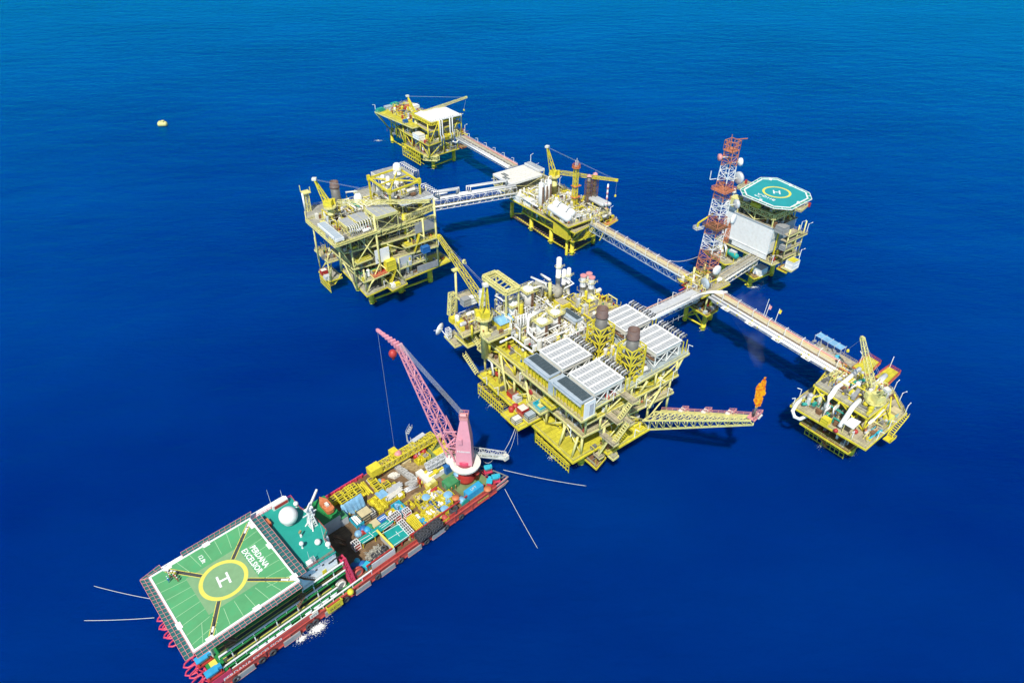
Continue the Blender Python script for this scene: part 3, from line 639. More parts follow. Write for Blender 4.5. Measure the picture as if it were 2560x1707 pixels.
# ================================================================== DECK CARGO (every item its own thing)
D = 3.04
def crate(x, y, sx, sy, sz, m, label, rz=0, name='cargo_basket', cat='basket', fill=None, z=D, lid=None, group=None, frame_m=None, solid=True):
    t = thing(name, label, cat, 'B', (x,y,z), rz, group); ORG[t.name] = (0,0,0)
    X, Y = sx/2, sy/2
    if solid:
        b = MB().box(-X,X,-Y,Y,0,.15)
        for a in (-X, X-.12): b.box(a,a+.12,-Y,Y,.15,sz)
        for a in (-Y, Y-.12): b.box(-X+.12,X-.12,a,a+.12,.15,sz)
        part(b, 'body', m, t)
        r = MB()
        for k in range(int(sx/.9)+1):
            xx = -X+.1+k*(sx-.2)/max(1,int(sx/.9))
            for a in (-Y-.05, Y+.05): r.beam((xx,a,0), (xx,a,sz), .14)
        for k in range(int(sy/.9)+1):
            yy = -Y+.1+k*(sy-.2)/max(1,int(sy/.9))
            for a in (-X-.05, X+.05): r.beam((a,yy,0), (a,yy,sz), .14)
        part(r, 'rib', frame_m or m, t)
    else: part(grating_box(MB(), -X,X,-Y,Y,.05,sz), 'frame', m, t); part(MB().box(-X,X,-Y,Y,0,.12), 'floor', m, t)
    if fill:
        g = random.Random(int(abs(x*31+y*17)*10)); f = MB()
        for i in range(int(sx*sy*1.6)+3):
            f.cbox((g.uniform(-X+.5,X-.5), g.uniform(-Y+.4,Y-.4), .15), g.uniform(.3,.9), g.uniform(.3,.8), g.uniform(.3,sz*.95), g.uniform(0,90))
        part(f, 'load', fill, t, kind='stuff')
    if lid: part(MB().box(-X-.04,X+.04,-Y-.04,Y+.04,sz,sz+.12), 'lid', lid, t)
    return t
def container(x, y, L, W, Hh, m, label, rz=0, top=None, name='shipping_container'):
    t = thing(name, label, 'container', 'B', (x,y,D), rz); ORG[t.name] = (0,0,0)
    b = MB().box(-L/2+.06,L/2-.06,-W/2+.06,W/2-.06,.12,Hh-.08)
    n = int(L/.45)
    for i in range(n): xx = -L/2+.2+i*(L-.4)/n; b.box(xx,xx+.2,-W/2+.0,-W/2+.06,.2,Hh-.2).box(xx,xx+.2,W/2-.06,W/2,.2,Hh-.2)
    part(b, 'body', m, t)
    f = MB()
    for a in (-1,1):
        for c in (-1,1): f.beam((a*(L/2-.08),c*(W/2-.08),0), (a*(L/2-.08),c*(W/2-.08),Hh), .2)
        for z in (.1,Hh-.1): f.beam((-L/2,a*(W/2-.08),z), (L/2,a*(W/2-.08),z), .18); f.beam((a*(L/2-.08),-W/2,z), (a*(L/2-.08),W/2,z), .18)
    part(f, 'frame', m, t)
    d = part(MB().box(-L/2-.03,-L/2+.05,-W/2+.2,-.02,.2,Hh-.2).box(-L/2-.03,-L/2+.05,.02,W/2-.2,.2,Hh-.2), 'door', m, t); part(MB().beam((-L/2-.06,-.3,.3),(-L/2-.06,-.3,Hh-.3),.06).beam((-L/2-.06,.3,.3),(-L/2-.06,.3,Hh-.3),.06), 'lock_bar', 'lightgrey', d)
    if top: part(flat_text(top, 1.25, (0,0,Hh-.06), 0, .02), 'lettering', 'lightgrey', t)
    return t
def P2(a, b): return ((a[0]+b[0])/2, (a[1]+b[1])/2)
x, y, z = (-5.7,5.1,5.6)
container(x, y, 6.1, 2.44, 2.6, 'brightblue', 'bright blue shipping container lying along the red rail near the pink crane', 0, 'LIFT')
x, y, z = (-5.0,18.7,6.2)
container(x, y, 4, 3.2, 3.2, 'blue', 'square deep blue cabin container beside the grey telescopic gangway', 0, None, 'cabin_container')
x, y, z = (-9.0,12.6,5.4)
t = container(x, y, 4.2, 3.6, 2.4, 'green', 'worn green skip container left of the pink crane foot', 0, None, 'skip_container')
# tarped skip beside the crane
x, y, z = (-5.0,13.1,4.8)
t = crate(x, y, 3.4, 3.8, 1.5, 'teal', 'teal skip heaped with blue sheeting and white sacks beside the crane foot', fill='offwhite', name='skip', cat='skip'); part(MB().sphere((0,.8,1.7), 1.4, 9, 5, .45), 'sheet', 'tarpblue', t)
# white and yellow machine module
x, y, z = (-9.9,20.0,5.2)
t = thing('machine_module', 'white machine module with yellow beams in the middle of the cargo deck', 'machine', 'B', (x,y,D))
part(MB().box(x-2.8,x+2.8,y-1.8,y+1.8,D,D+2), 'body', 'white', t)
part(MB().box(x-2.9,x+2.9,y+.6,y+1.3,D+2,D+2.7).box(x-2.9,x+2.9,y-1.5,y-.9,D+2,D+2.5).box(x-.6,x+.6,y-2,y+2,D+2.2,D+3), 'beam', 'yellow', t)
part(MB().capsule((x-2.4,y-.2,D+2.6), (x-.9,y-.2,D+2.6), .5), 'tank', 'white', t, True)
x, y, z = (-13.6,20.3,5.0)
container(x, y, 2.3, 6.2, 2.2, 'offwhite', 'long cream box container beside the gas bottles', 0, None, 'box_container')
x, y, z = (-13.6,16.9,4.5)
t = thing('yellow_tote', 'pair of pale yellow tote tanks at the end of the cream box', 'tote', 'B', (x,y,D)); part(MB().cbox((x-.9,y,D),1.6,1.6,1.7,10).cbox((x+1.,y+.2,D),1.6,1.8,1.9,-8), 'tank', 'cream', t); part(grating_box(MB(), x-1.8,x+1.9,y-.9,y+1.1,D,D+1.5,t=.1), 'frame', 'yellow', t)
# gas bottles
x, y, z = (-14.8,20.9,3.1)
for i in range(8):
    xx, yy = x-1.2+(i % 3)*.75+.1*(i//3), y-1.5+(i//3)*1.1
    solo(MB().rings((xx,yy,D), [(.28,0),(.28,1.3),(.12,1.55),(.1,1.8)], 10), 'gas_bottle', ('red','paintyellow','white','orange')[i % 4], ('red','yellow','white','orange')[i % 4]+' gas bottle in the cluster beside the cream box container', 'gas bottle', 'B', (xx,yy,D), 'gas bottles on the barge deck', True)
solo(MB().torus((x+.6,y-3.,D+.25), 1.1, .22, 18, 6).torus((x+.6,y-3.,D+.6), 1.0, .2, 18, 6), 'hose_coil', 'hullred', 'coiled red hose on the deck beside the gas bottles', 'hose', 'B', (x+.6,y-3,D), smooth=True)
# big blue tarpaulins
def tarp(label, a, b, c, d, zt, zb, n=14):
    # cloth hung over a load: ridge along a-b, falling to d-c with folds
    a, b, c, d = [Vector(p) for p in (a,b,c,d)]; g = random.Random(int(a.x*7)); vs = []; fs = []; m = 7
    for j in range(m+1):
        t = j/m
        for i in range(n+1):
            s = i/n; p = a.lerp(b,s).lerp(d.lerp(c,s), t); z = zt+(zb-zt)*t**1.6 + math.sin(i*1.9)*.22*t + g.uniform(-.1,.1); vs.append((p.x+math.sin(i*2.3)*.15*t, p.y+math.cos(i*1.7)*.2*t, z))
    k = len(vs); vs += [(x,y,D) for x,y,z in vs]
    for j in range(m):
        for i in range(n): q = j*(n+1)+i; fs.append((q, q+1, q+n+2, q+n+1))
    for i in range(n): fs.append((i+1, i, k+i, k+i+1)); q = m*(n+1)+i; fs.append((q, q+1, k+q+1, k+q))
    for j in range(m): q = j*(n+1); fs.append((q, q+n+1, k+q+n+1, k+q)); q += n; fs.append((q+n+1, q, k+q, k+q+n+1))
    return solo(MB().add(vs, fs), 'tarpaulin', 'tarpblue', label, 'tarpaulin', 'B', (a.x,a.y,D), 'blue tarpaulins over cargo')
tarp('large creased blue tarpaulin over a tall load beside the yellow crates', (-39.5,26.1,7.6), (-33.4,26.2,7.6), (-33.6,24.1,3.6), (-37.9,24.3,3.4), 7.6, 3.3)
tarp('small narrow blue tarpaulin between the green lidded bin and the big tarpaulin', (-40.1,27.3,6.6), (-39.2,26.7,6.6), (-39.5,24.7,3.4), (-41.3,25.0,3.4), 6.6, 3.3, 6)
# cream tank in black frame and its neighbour
x, y, z = (-35.9,20.9,5.6)
t = crate(x, y, 4.2, 3.4, 2.6, 'dark', 'cream tank in a black frame beside the big blue tarpaulin', solid=False, name='framed_tank', cat='tank'); part(MB().box(-1.8,1.8,-1.5,1.5,.15,2.5), 'tank', 'straw', t)
x, y, z = (-34.0,20.1,5.0)
t = crate(x, y, 2.3, 2.6, 2.1, 'dark', 'smaller white tank in a black frame right of the cream one', solid=False, name='framed_tank', cat='tank'); part(MB().box(-.9,.9,-1.1,1.1,.15,1.9), 'tank', 'offwhite', t)
x, y, z = (-38.9,20.9,4.3)
t = crate(x, y, 2.6, 4., 1.3, 'cyan', 'open cyan basket holding white pipes, alone on the brown deck', 0); part(MB().tube((-.6,-1.7,1.1),(-.5,1.8,1.2),.3).tube((.2,-1.7,1.),(.2,1.8,1.1),.3).tube((.8,-1.2,.8),(.8,1.7,.8),.25), 'pipe', 'white', t)
# yellow crates with black openings (far edge rows)
yc = None
spots = [((105,500),0),((200,430),0),((340,355),0),((398,300),0),((475,265),0),((290,545),0),((400,480),0),((480,440),0),((595,350),0),((870,150),0),((915,205),0),((995,300),0),((1140,225),0)]
lab = ['yellow open crate in the far row, nearest the orange boat','yellow open crate in the far row, second from the orange boat','yellow open crate in the far row, between single and touching crates','yellow open crate in the far row, left one of the touching pair','yellow open crate at the pipe end of the far row','yellow open crate in front of the far row, beside the small tarpaulin','yellow open crate between the far row and the big tarpaulin top','yellow open crate beside the upper corner of the big tarpaulin','yellow open crate between the tarpaulin and the stacked yellow beams','yellow open crate beside the long white pipe, outer one of a pair','yellow open crate beside the long white pipe, inner one of a pair','yellow open crate beside the small blue tarp bales and white pipe end','yellow open crate between red drum and the half height yellow tray']
pos = [(-39.8,32.3,5.4),(-37.9,32.5,5.4),(-35.4,32.3,5.4),(-34.1,32.6,5.4),(-32.8,32.4,5.4),(-38.0,29.8,5.0),(-36.0,29.7,5.0),(-34.6,29.6,5.0),(-32.3,29.9,5.0),(-26.6,30.6,5.0),(-26.8,28.9,5.0),(-27.0,26.3,5.0),(-24.4,26.0,5.0)]
for i, p in enumerate(pos):
    at = (p[0],p[1],D)
    if yc is None:
        yc = thing('cargo_crate', lab[0], 'crate', 'B', at, 0, 'yellow open topped crates', local=True); ORG[yc.name] = (0,0,0)
        part(grating_box(MB(), -1.05,1.05,-1.05,1.05,.05,2.1,t=.22).box(-1.05,1.05,-.1,.1,1.95,2.1).box(-1.05,1.05,-1.05,1.05,0,.1), 'frame', 'yellow', yc)
        part(MB().box(-1.,1.,-1.,1.,.1,1.3), 'lining', 'dark', yc); part(MB().box(-1.1,1.1,-1.12,-1.04,.2,1.5).box(-1.12,-1.04,-1.05,1.05,.2,1.5), 'side_panel', 'yellow', yc)
    else: dup(yc, 'B', at, 0, lab[i])
# beams, pipes, spreader bars
def bundle(label, a, b, n, r, m, name='pipe', cat='pipe', dy=.6, square=False, layers=1, z=D):
    a = Vector(a); b = Vector(b); d = (b-a).normalized(); s = Vector((-d.y,d.x,0)); g = random.Random(n*13)
    for i in range(n):
        for l in range(layers):
            o = s*(i-(n-1)/2)*dy + Vector((0,0,r+l*2*r)) + d*g.uniform(-.5,.5); q = MB()
            if square: q.beam(a+o, b+o, 2*r)
            else: q.tube(a+o, b+o, r, n=8)
            c = a+o
            solo(q, name, m, label, cat, 'B', (c.x,c.y,z), label+' set', not square)
bundle('long yellow steel beam lying in the row beside the yellow crates', (-29.8,33.4,3.1), (-30.3,27.7,3.1), 5, .22, 'yellow', 'steel_beam', 'beam', .62, True)
bundle('rusty brown pipe beside the long white pipe', (-28.1,32.4,3.1), (-28.3,27.0,3.1), 2, .22, 'rust', 'pipe', 'pipe', .7)
bundle('long white pipe lying next to the rusty pipes', (-27.5,32.3,3.4), (-27.7,26.5,3.4), 1, .32, 'white')
bundle('long yellow pipe beside the rusty pipes', (-29.0,32.2,3.4), (-29.1,26.5,3.4), 1, .26, 'yellow')
# large yellow half height trays
def tray(label, tl, tr, br, bl, h, m='yellow', fill=None, zt=None):
    x = (tl[0]+tr[0]+br[0]+bl[0])/4; y = (tl[1]+tr[1]+br[1]+bl[1])/4
    sx = (abs(tr[0]-tl[0])+abs(br[0]-bl[0]))/2; sy = (abs(tl[1]-bl[1])+abs(tr[1]-br[1]))/2
    return crate(x, y, max(sx,1.2), max(sy,1.2), h, m, label, fill=fill, name='cargo_tray', cat='tray')
t = tray('long yellow tray of loose yellow fittings beside the walkway line', (-30.1,25.1,4.2),(-28.6,25.1,4.2),(-28.7,19.2,4.2),(-30.4,18.9,4.2), 1.1, fill='yellow')
t = tray('yellow tray heaped with yellow hooks and shackles, left of the long tray', (-32.0,25.2,4.2),(-30.4,25.1,4.2),(-30.7,18.7,4.2),(-32.4,18.7,4.2), 1., fill='yellow')
t = crate(*P2((-28.6,25.1,4.4),(-26.7,22.8,4.4)), 3., 3.2, 1.4, 'yellow', 'yellow tray covered by a flat light blue sheet', lid='tarpblue', name='cargo_tray', cat='tray')
t = tray('yellow tray with tan bags beside the blue sheet tray', (-26.3,25.6,4.4),(-21.6,25.5,4.4),(-21.6,23.1,4.4),(-25.9,22.9,4.4), 1.3, fill='concrete')
t = tray('long yellow tray carrying grey scaffold boards along the walkway', (-28.2,21.8,4.2),(-21.6,22.8,4.2),(-21.9,20.2,4.2),(-28.1,19.8,4.2), 1.1, fill='lightgrey')
t = crate(*P2((-23.4,20.8,4.4),(-23.6,19.0,4.4)), 2.2, 2., 1.5, 'yellow', 'small yellow basket with white sacks at the end of the scaffold boards', fill='white')
bundle('grey scaffold board laid across the yellow trays', (-26.0,23.0,4.6), (-20.6,23.1,4.6), 5, .14, 'lightgrey', 'scaffold_board', 'board', .42, True, z=4.6)
bundle('pale scaffold board stacked on the long tray', (-27.1,21.1,4.5), (-21.7,21.6,4.5), 5, .14, 'offwhite', 'scaffold_board', 'board', .4, True, z=4.5)
bundle('silver pipe lying beside the walkway line', (-21.6,20.9,3.1), (-16.8,20.2,3.1), 4, .18, 'insul', 'pipe', 'pipe', .5)
# concrete mats and timber stacks in the middle of the deck
def mats(label, a, b, c, nx, ny, m, h, name='concrete_mattress', cat='mattress'):
    # flexible mattress of blocks, a little uneven
    a, b, c = Vector(a), Vector(b), Vector(c); u = (b-a)/nx; v = (c-a)/ny; g = random.Random(int(a.x*9+a.y)); f = MB()
    for i in range(nx):
        for j in range(ny):
            o = a+u*i+v*j; z1 = h+g.uniform(-.25,.35); k = .06
            p = [o+u*k+v*k, o+u*(1-k)+v*k, o+u*(1-k)+v*(1-k), o+u*k+v*(1-k)]; f.add([(q.x,q.y,D) for q in p]+[(q.x,q.y,D+z1) for q in p], [(0,3,2,1),(4,5,6,7),(0,1,5,4),(1,2,6,5),(2,3,7,6),(3,0,4,7)])
    return solo(f, name, m, label, cat, 'B', (a.x,a.y,D))
mats('pale grey concrete mattresses stacked in two slanting rows', (-18.0,31.3,3.1), (-16.1,31.3,3.1), (-17.2,22.0,3.1), 3, 9, 'concrete', 1.3)
mats('grey concrete mattresses at the walkway end of the slanting rows', (-19.6,22.9,3.1), (-16.8,22.8,3.1), (-18.0,20.6,3.1), 4, 3, 'concrete', .9)
mats('cream coloured mats beside the yellow gangway in the middle of the barge', (-16.7,32.3,3.1), (-13.7,32.3,3.1), (-14.5,29.9,3.1), 3, 3, 'straw', 1.2, 'deck_mat', 'mats')
mats('brown timber planks stacked below the cream mats', (-16.6,30.7,3.1), (-12.9,30.2,3.1), (-12.9,24.2,3.1), 9, 4, 'timber', .7, 'timber_stack', 'timber')
mats('dark timber baulks beside the far red rail', (-24.9,31.9,3.1), (-19.5,32.3,3.1), (-19.4,30.6,3.1), 4, 3, 'timber', .8, 'timber_stack', 'timber')
mats('loose tan timber stack right of the walkway line', (-22.3,17.5,3.1), (-19.0,17.5,3.1), (-20.2,14.8,3.1), 7, 3, 'timber', .6, 'timber_stack', 'timber')
mats('white bagged bundles beside the yellow crates in the middle', (-21.6,29.6,3.1), (-19.3,29.6,3.1), (-20.4,27.2,3.1), 4, 3, 'offwhite', 1., 'bag_stack', 'bags')
for i, (p, m, lb) in enumerate([((-24.8,29.4,3.5),'tarpblue','blue wrapped bale between two yellow crates'),((-23.8,28.7,3.5),'orange','orange red drum among the yellow crates'),((-25.1,27.3,3.5),'grey','dark blue grey basket beside the yellow crates')]):
    t = thing('deck_bale', lb, 'bale', 'B', (p[0],p[1],D)); part(MB().rings((p[0],p[1],D), [(.9,0),(1.,.5),(.9,1.1),(.3,1.3)], 10), 'bale', m, t, True); part(MB().torus((p[0],p[1],D+.7),.98,.06,12,5), 'strap', 'rope', t)
# right hand group by the near rail
t = crate(*P2((-27.6,17.2,4.4),(-25.7,14.0,4.4)), 3., 5.2, 1.6, 'cyan', 'open cyan container with blue sheets right of the walkway', fill='tarpblue', name='cargo_basket')
t = crate(*P2((-24.3,16.1,4.0),(-23.9,13.7,4.0)), 3.2, 3., 1.1, 'yellow', 'yellow basket of rusty parts beside the cyan container', fill='rust')
rw = None
rp = [(-26.3,12.5,5.2),(-29.3,13.6,5.2),(-31.3,13.5,5.2),(-30.1,9.8,5.2),(-30.2,7.8,5.2),(-30.3,5.8,5.2),(-44.1,13.2,5.2)]
rl_ = ['red box with white gridded top at the end of the cyan container','red box with white gridded top beside the tray of sacks','red box with white gridded top touching the teal netting corner','red box with white gridded top in the row along the teal netting, topmost','red box with white gridded top, middle of the row along the teal netting','red box with white gridded top at the rail end of the teal netting row','red box with white gridded top at the cabin end of the teal netting']
for i, p in enumerate(rp):
    at = (p[0],p[1],D)
    if rw is None:
        rw = thing('gas_rack', rl_[0], 'rack', 'B', at, 0, 'red racks with white gridded tops', local=True); ORG[rw.name] = (0,0,0)
        part(MB().box(-.95,.95,-.95,.95,0,2.3), 'body', 'red', rw); part(grating_box(MB(), -1,1,-1,1,.05,2.45,t=.16).box(-1,1,-.08,.08,2.36,2.46).box(-.4,-.28,-1,1,2.36,2.46).box(.3,.42,-1,1,2.36,2.46), 'frame', 'white', rw); part(MB().box(-.9,.9,-.9,.9,2.3,2.33), 'recess', 'dark', rw)
    else: dup(rw, 'B', at, 0, rl_[i])
t = crate(*P2((-30.0,16.6,4.4),(-29.2,14.9,4.4)), 2.8, 2.6, 1.4, 'yellow', 'yellow tray of white and blue sacks beside the red racks', fill='white', name='cargo_tray', cat='tray')
x, y, z = (-33.0,15.6,4.8)
t = crate(x, y, 2.6, 2.4, 1.7, 'blue', 'blue basket with white straps left of the red racks', lid='blue'); part(MB().box(-1.2,1.2,-.3,-.1,1.82,1.9).box(-1.2,1.2,.3,.5,1.82,1.9), 'strap', 'white', t)
x, y, z = (-35.3,16.1,4.2)
t = crate(x, y, 2.8, 2.6, 1.2, 'jacket', 'tan lidded box at the corner of the teal netting', lid='straw', name='lidded_box', cat='box')
for i, (p, m, lb) in enumerate([((-37.2,16.3,4.0),'green','heap of green netting near the tan lidded box'),((-38.3,16.0,4.0),'brightblue','heap of bright blue sheeting beside the green netting heap'),((-39.0,17.2,4.0),'blue','dark blue bundle at the walkway edge'),((-41.1,16.7,4.0),'tarpblue','pale blue sheeted bale beside the small red and yellow parts'),((-40.0,16.3,4.0),'red','small red and yellow bundle between blue bales')]):
    s = MB().sphere((p[0],p[1],D+.6), 1.25 if i != 4 else .8, 9, 6, .8).sphere((p[0]+.9,p[1]-.4,D+.4), .7, 8, 5, .8)
    solo(s, 'sheet_bundle', m, lb, 'bundle', 'B', (p[0],p[1],D))
# teal netting frames like a small court
def court(label, pts, lines, z):
    t = thing('netting_cover', label, 'netting', 'B', (pts[0][0],pts[0][1],D)); part(MB().prism([p[:2] for p in pts], z-.25, z), 'cover', 'tarpgreen', t)
    l = MB()
    for p, q in lines: l.beam((p[0],p[1],z+.012), (q[0],q[1],z+.012), .14, .02)
    part(l, 'line', 'white', t)
    po = MB()
    for p in pts: po.beam((p[0],p[1],D), (p[0],p[1],z-.25), .2)
    part(po, 'leg', 'yellow', t)
court('large teal netting cover with white lines beside the row of red racks', [(-36.1,10.6,5.4),(-30.7,10.4,5.4),(-31.1,4.4,5.4),(-37.0,4.4,5.4)], [((-36.6,10.6,5.4),(-30.8,10.0,5.4)),((-36.4,7.7,5.4),(-31.2,7.3,5.4)),((-36.7,4.8,5.4),(-31.2,4.6,5.4)),((-33.2,8.4,5.4),(-33.4,6.3,5.4))], 5.4)
court('long narrow teal netting cover with white lines between the bales and the rope heap', [(-43.0,13.9,5.2),(-32.5,13.9,5.2),(-31.1,12.1,5.2),(-35.6,11.6,5.2),(-38.7,11.3,5.2),(-42.7,11.6,5.2)], [((-42.7,13.1,5.2),(-39.5,12.8,5.2)),((-42.6,11.8,5.2),(-39.1,11.7,5.2)),((-39.1,13.8,5.2),(-38.9,11.7,5.2)),((-38.5,12.9,5.2),(-36.7,12.8,5.2)),((-35.5,12.5,5.2),(-32.5,12.6,5.2)),((-35.4,11.5,5.2),(-32.0,11.6,5.2)),((-35.7,13.3,5.2),(-33.1,13.2,5.2))], 5.2)
# open bay with rope and tyre heap
x0, y0, _ = (-44.7,11.8,5.0); x1, y1, _ = (-37.1,6.0,5.0)
t = thing('scrap_pen', 'open pen with cream walls holding a heap of ropes and tyres', 'pen', 'B', (x0,y0,D))
ax, ay, _ = (-44.9,11.7,5.0); bx, by, _ = (-38.2,10.2,5.0); ex, ey, _ = (-37.0,5.4,5.0)
part(MB().box(ex-.25,ex,3.6,by+.6,D,D+2.6).box(ax,ex-.25,3.6,3.85,D,D+2.4), 'wall', 'lightgrey', t); part(MB().box(ex-.5,ex+.1,4,by+2.2,D+2.6,D+2.95), 'cap_rail', 'paintyellow', t)
g = random.Random(3); hp = MB()
for i in range(260):
    u = g.uniform(0,1); x = ax+1+(ex-ax-3)*u; y = g.uniform(5.,8.6); z = D+g.uniform(.1,1.6)*(1-abs(u-.5)*.8); l = g.uniform(.5,1.5); a = g.uniform(0,PI)
    hp.path([(x,y,z),(x+l*.5*math.cos(a),y+l*.5*math.sin(a),z+.2),(x+l*math.cos(a+.4),y+l*math.sin(a+.4),z)], g.uniform(.06,.16), 5)
part(hp, 'rope_heap', 'deckgrey', t, kind='stuff')
for i in range(6): p = (ax+1.6+i*.9, 5.2+(i % 2)*1.4, D+1.2+.2*(i % 3)); solo(MB().torus(p, .62, .28, 12, 6), 'rubber_fender', 'rubber', 'black tyre thrown on the heap in the scrap pen', 'tyre', 'B', (p[0],p[1],D), 'tyres in the scrap pen', True)  # discarded tyres lying loose on the heap, not hung as fenders
# yellow baskets in the right hand block
for a, b, sx, sy, h, fl, lb in [
 ((-20.4,15.2,4.2),(-18.9,14.6,4.2),2.6,2.8,1.3,'straw','yellow basket of tan bags at the top of the right hand block'),
 ((-20.9,13.7,4.2),(-19.9,12.4,4.2),2.8,3.,1.4,'dark','yellow basket of black hoses right of the walkway'),
 ((-21.4,11.6,4.2),(-20.3,10.5,4.2),2.6,2.6,1.4,'concrete','yellow basket of grey rubble below the black hoses'),
 ((-19.5,11.3,4.2),(-18.6,9.9,4.2),2.8,3.,1.4,'timber','yellow basket of brown timber in the right hand block'),
 ((-22.0,9.2,4.2),(-20.5,7.3,4.2),3.6,3.,1.3,'white','yellow basket of white bags in the middle of the right hand block'),
 ((-19.1,9.0,4.2),(-18.8,6.4,4.2),3.2,4.,1.2,'straw','yellow basket with a tan plywood cover beside the dark blue trough'),
 ((-23.7,8.6,4.2),(-22.8,7.1,4.2),2.8,3.4,1.2,'yellow','yellow basket of yellow fittings below the white bags'),
 ((-25.3,10.2,4.2),(-24.8,8.5,4.2),2.4,3.,1.4,'white','yellow basket with a white slab inside, below the long tray'),
 ((-24.9,7.7,4.2),(-24.6,5.4,4.2),2.6,3.4,1.4,'brightblue','yellow basket with a blue plastic tub beside the black fenders'),
 ((-23.4,6.7,4.0),(-22.3,5.2,4.0),2.8,3.,1.,'straw','yellow basket with tan boards next to the upper black fender'),
 ((-20.8,6.2,4.0),(-19.3,4.5,4.0),3.,2.6,1.,'straw','plywood topped yellow basket beside the orange winch stand'),
 ((-16.7,13.2,4.4),(-15.6,11.4,4.4),3.,2.8,1.5,'white','yellow basket of white scrap beside the light blue sheet'),
 ((-15.0,13.7,4.4),(-14.0,11.1,4.4),3.2,3.2,1.5,'concrete','yellow basket with grey rubble under the red cylinder'),
 ((-17.1,9.8,4.4),(-16.1,7.8,4.4),3.,2.8,1.5,'white','yellow basket of white bags between trough and sheeted boxes'),
 ((-15.2,10.0,4.4),(-14.2,9.0,4.4),2.4,2.2,1.5,'cream','yellow basket of pale sacks below the blue topped box'),
 ((-15.0,8.3,4.4),(-14.0,6.6,4.4),2.6,2.4,1.6,'tarpblue','yellow basket of blue sheets next to the red mushroom vent'),
 ((-16.8,15.2,4.4),(-15.5,13.9,4.4),2.6,2.6,1.4,'offwhite','yellow basket of white sacks at the walkway end of the right hand block')]:
    x, y = P2(a, b); crate(x, y, sx, sy, h, 'yellow', lb, fill=fl, group='yellow cargo baskets on the near side')
x, y, z = (-26.6,7.4,4.6)
t = thing('spreader_tray', 'long bright yellow slatted tray running down to the black fenders', 'tray', 'B', (x,y,D))
a = Vector((-26.5,10.6,4.6)); b_ = Vector((-27.1,4.6,4.6)); m = MB()
for i in range(5): o = Vector((-1.1+i*.55,0,0)); m.beam(a+o, b_+o, .3, .5)
for k in range(9): c = a.lerp(b_, k/8); m.beam(c-Vector((1.3,0,-.2)), c+Vector((1.3,0,.2)), .2, .3)
part(m, 'slat', 'yellow', t); part(MB().box(min(a.x,b_.x)-1.1,max(a.x,b_.x)+1.1,b_.y,a.y,D,D+1.2), 'body', 'deckyellow', t)
x, y, z = (-17.9,8.7,4.3)
a = Vector((-17.7,11.5,4.3)); b_ = Vector((-18.1,5.7,4.3))
t = thing('blue_trough', 'long narrow dark blue trough among the yellow baskets', 'trough', 'B', (x,y,D)); part(MB().box(a.x-.9,a.x+.9,b_.y,a.y,D,D+1.2), 'body', 'blue', t); part(MB().box(a.x-.65,a.x+.65,b_.y+.3,a.y-.3,D+1.2,D+1.22), 'recess', 'dark', t)
for p, sx, sy, hh, lb in [((-18.2,13.4,4.8),2.8,3.,1.8,'light blue sheeted bale at the top of the right hand block'),((-12.7,9.3,5.0),3.2,3.,2.,'yellow box topped with a light blue sheet beside the red mushroom vent'),((-16.8,6.0,4.6),2.8,2.8,1.6,'crumpled light blue sheeted bale near the orange post')]:
    t = crate(p[0], p[1], sx, sy, hh-.4, 'yellow', lb, name='sheeted_bale', cat='bale'); part(MB().sphere((0,0,hh-.5), min(sx,sy)*.52, 10, 6, .35), 'sheet', 'tarpblue', t)
x, y, z = (-14.6,14.1,5.2)
t = thing('red_cylinder', 'short red cylinder lying beside the walkway line', 'cylinder', 'B', (x,y,D)); part(MB().capsule((x-1.,y,D+1.4), (x+1.,y,D+1.4), .5), 'tank', 'red', t, True); part(MB().box(x-.9,x+.9,y-.5,y+.5,D,D+1), 'saddle', 'hullred', t)
# tyre covered floating fenders
for p, q, lb in (((-29.2,2.7,4.4),(-26.1,2.7,4.4),'black tyre covered floating fender lying by the rail, nearer the cabins'),((-24.8,2.6,4.4),(-21.6,2.7,4.4),'black tyre covered floating fender lying by the rail, nearer the crane')):
    p = Vector(p); q = Vector(q); t = thing('floating_fender', lb, 'fender', 'B', (p.x,p.y,D), group='tyre covered floating fenders'); m = MB(); r = 1.5; p.z = q.z = D+r
    part(MB().capsule(p, q, r, 14), 'body', 'black', t, True)
    d = (q-p); L = d.length; d.normalize(); s = Vector((-d.y,d.x,0))
    for i in range(5):
        c = p.lerp(q, i/4)
        for k in range(7):
            an = k*2*PI/7+i*.4; o = s*math.cos(an)+Vector((0,0,1))*math.sin(an); ce = c+o*r; tt = MB().torus((0,0,0), .5, .2, 10, 5); M = Matrix.Translation(ce) @ o.to_track_quat('Z','Y').to_matrix().to_4x4(); place(tt, M); m.add(tt.v, tt.f)
    part(m, 'tyre_net', 'rubber', t, True, kind='stuff')
x, y, z = (-14.9,3.9,3.6)
t = thing('tyre_stack', 'stack of big black tyres behind the near red rail', 'tyres', 'B', (x,y,D))
for k in range(3): part(MB().torus((x,y,D+.35+k*.6), 1.1, .36, 16, 7), 'tyre', 'rubber', t, True)
for p, r, h, lb in (((-12.1,6.2,6.0),1.25,3.2,'large orange red mushroom vent near the cyan cable reel'),((-1.9,2.7,4.6),1.3,1.5,'large red mushroom vent at the hull edge beside the blue container')):
    t = thing('mushroom_vent', lb, 'vent', 'B', (p[0],p[1],D), group='mushroom vents'); part(MB().rings((p[0],p[1],D), [(.6,0),(.55,h*.6)], 12), 'stem', 'hullred', t, True); part(MB().rings((p[0],p[1],D+h*.6), [(r*.9,0),(r,.25),(r*.9,.6),(.1,.75)], 18), 'cap', 'orange', t, True)
x, y, z = (-10.8,4.6,4.2)
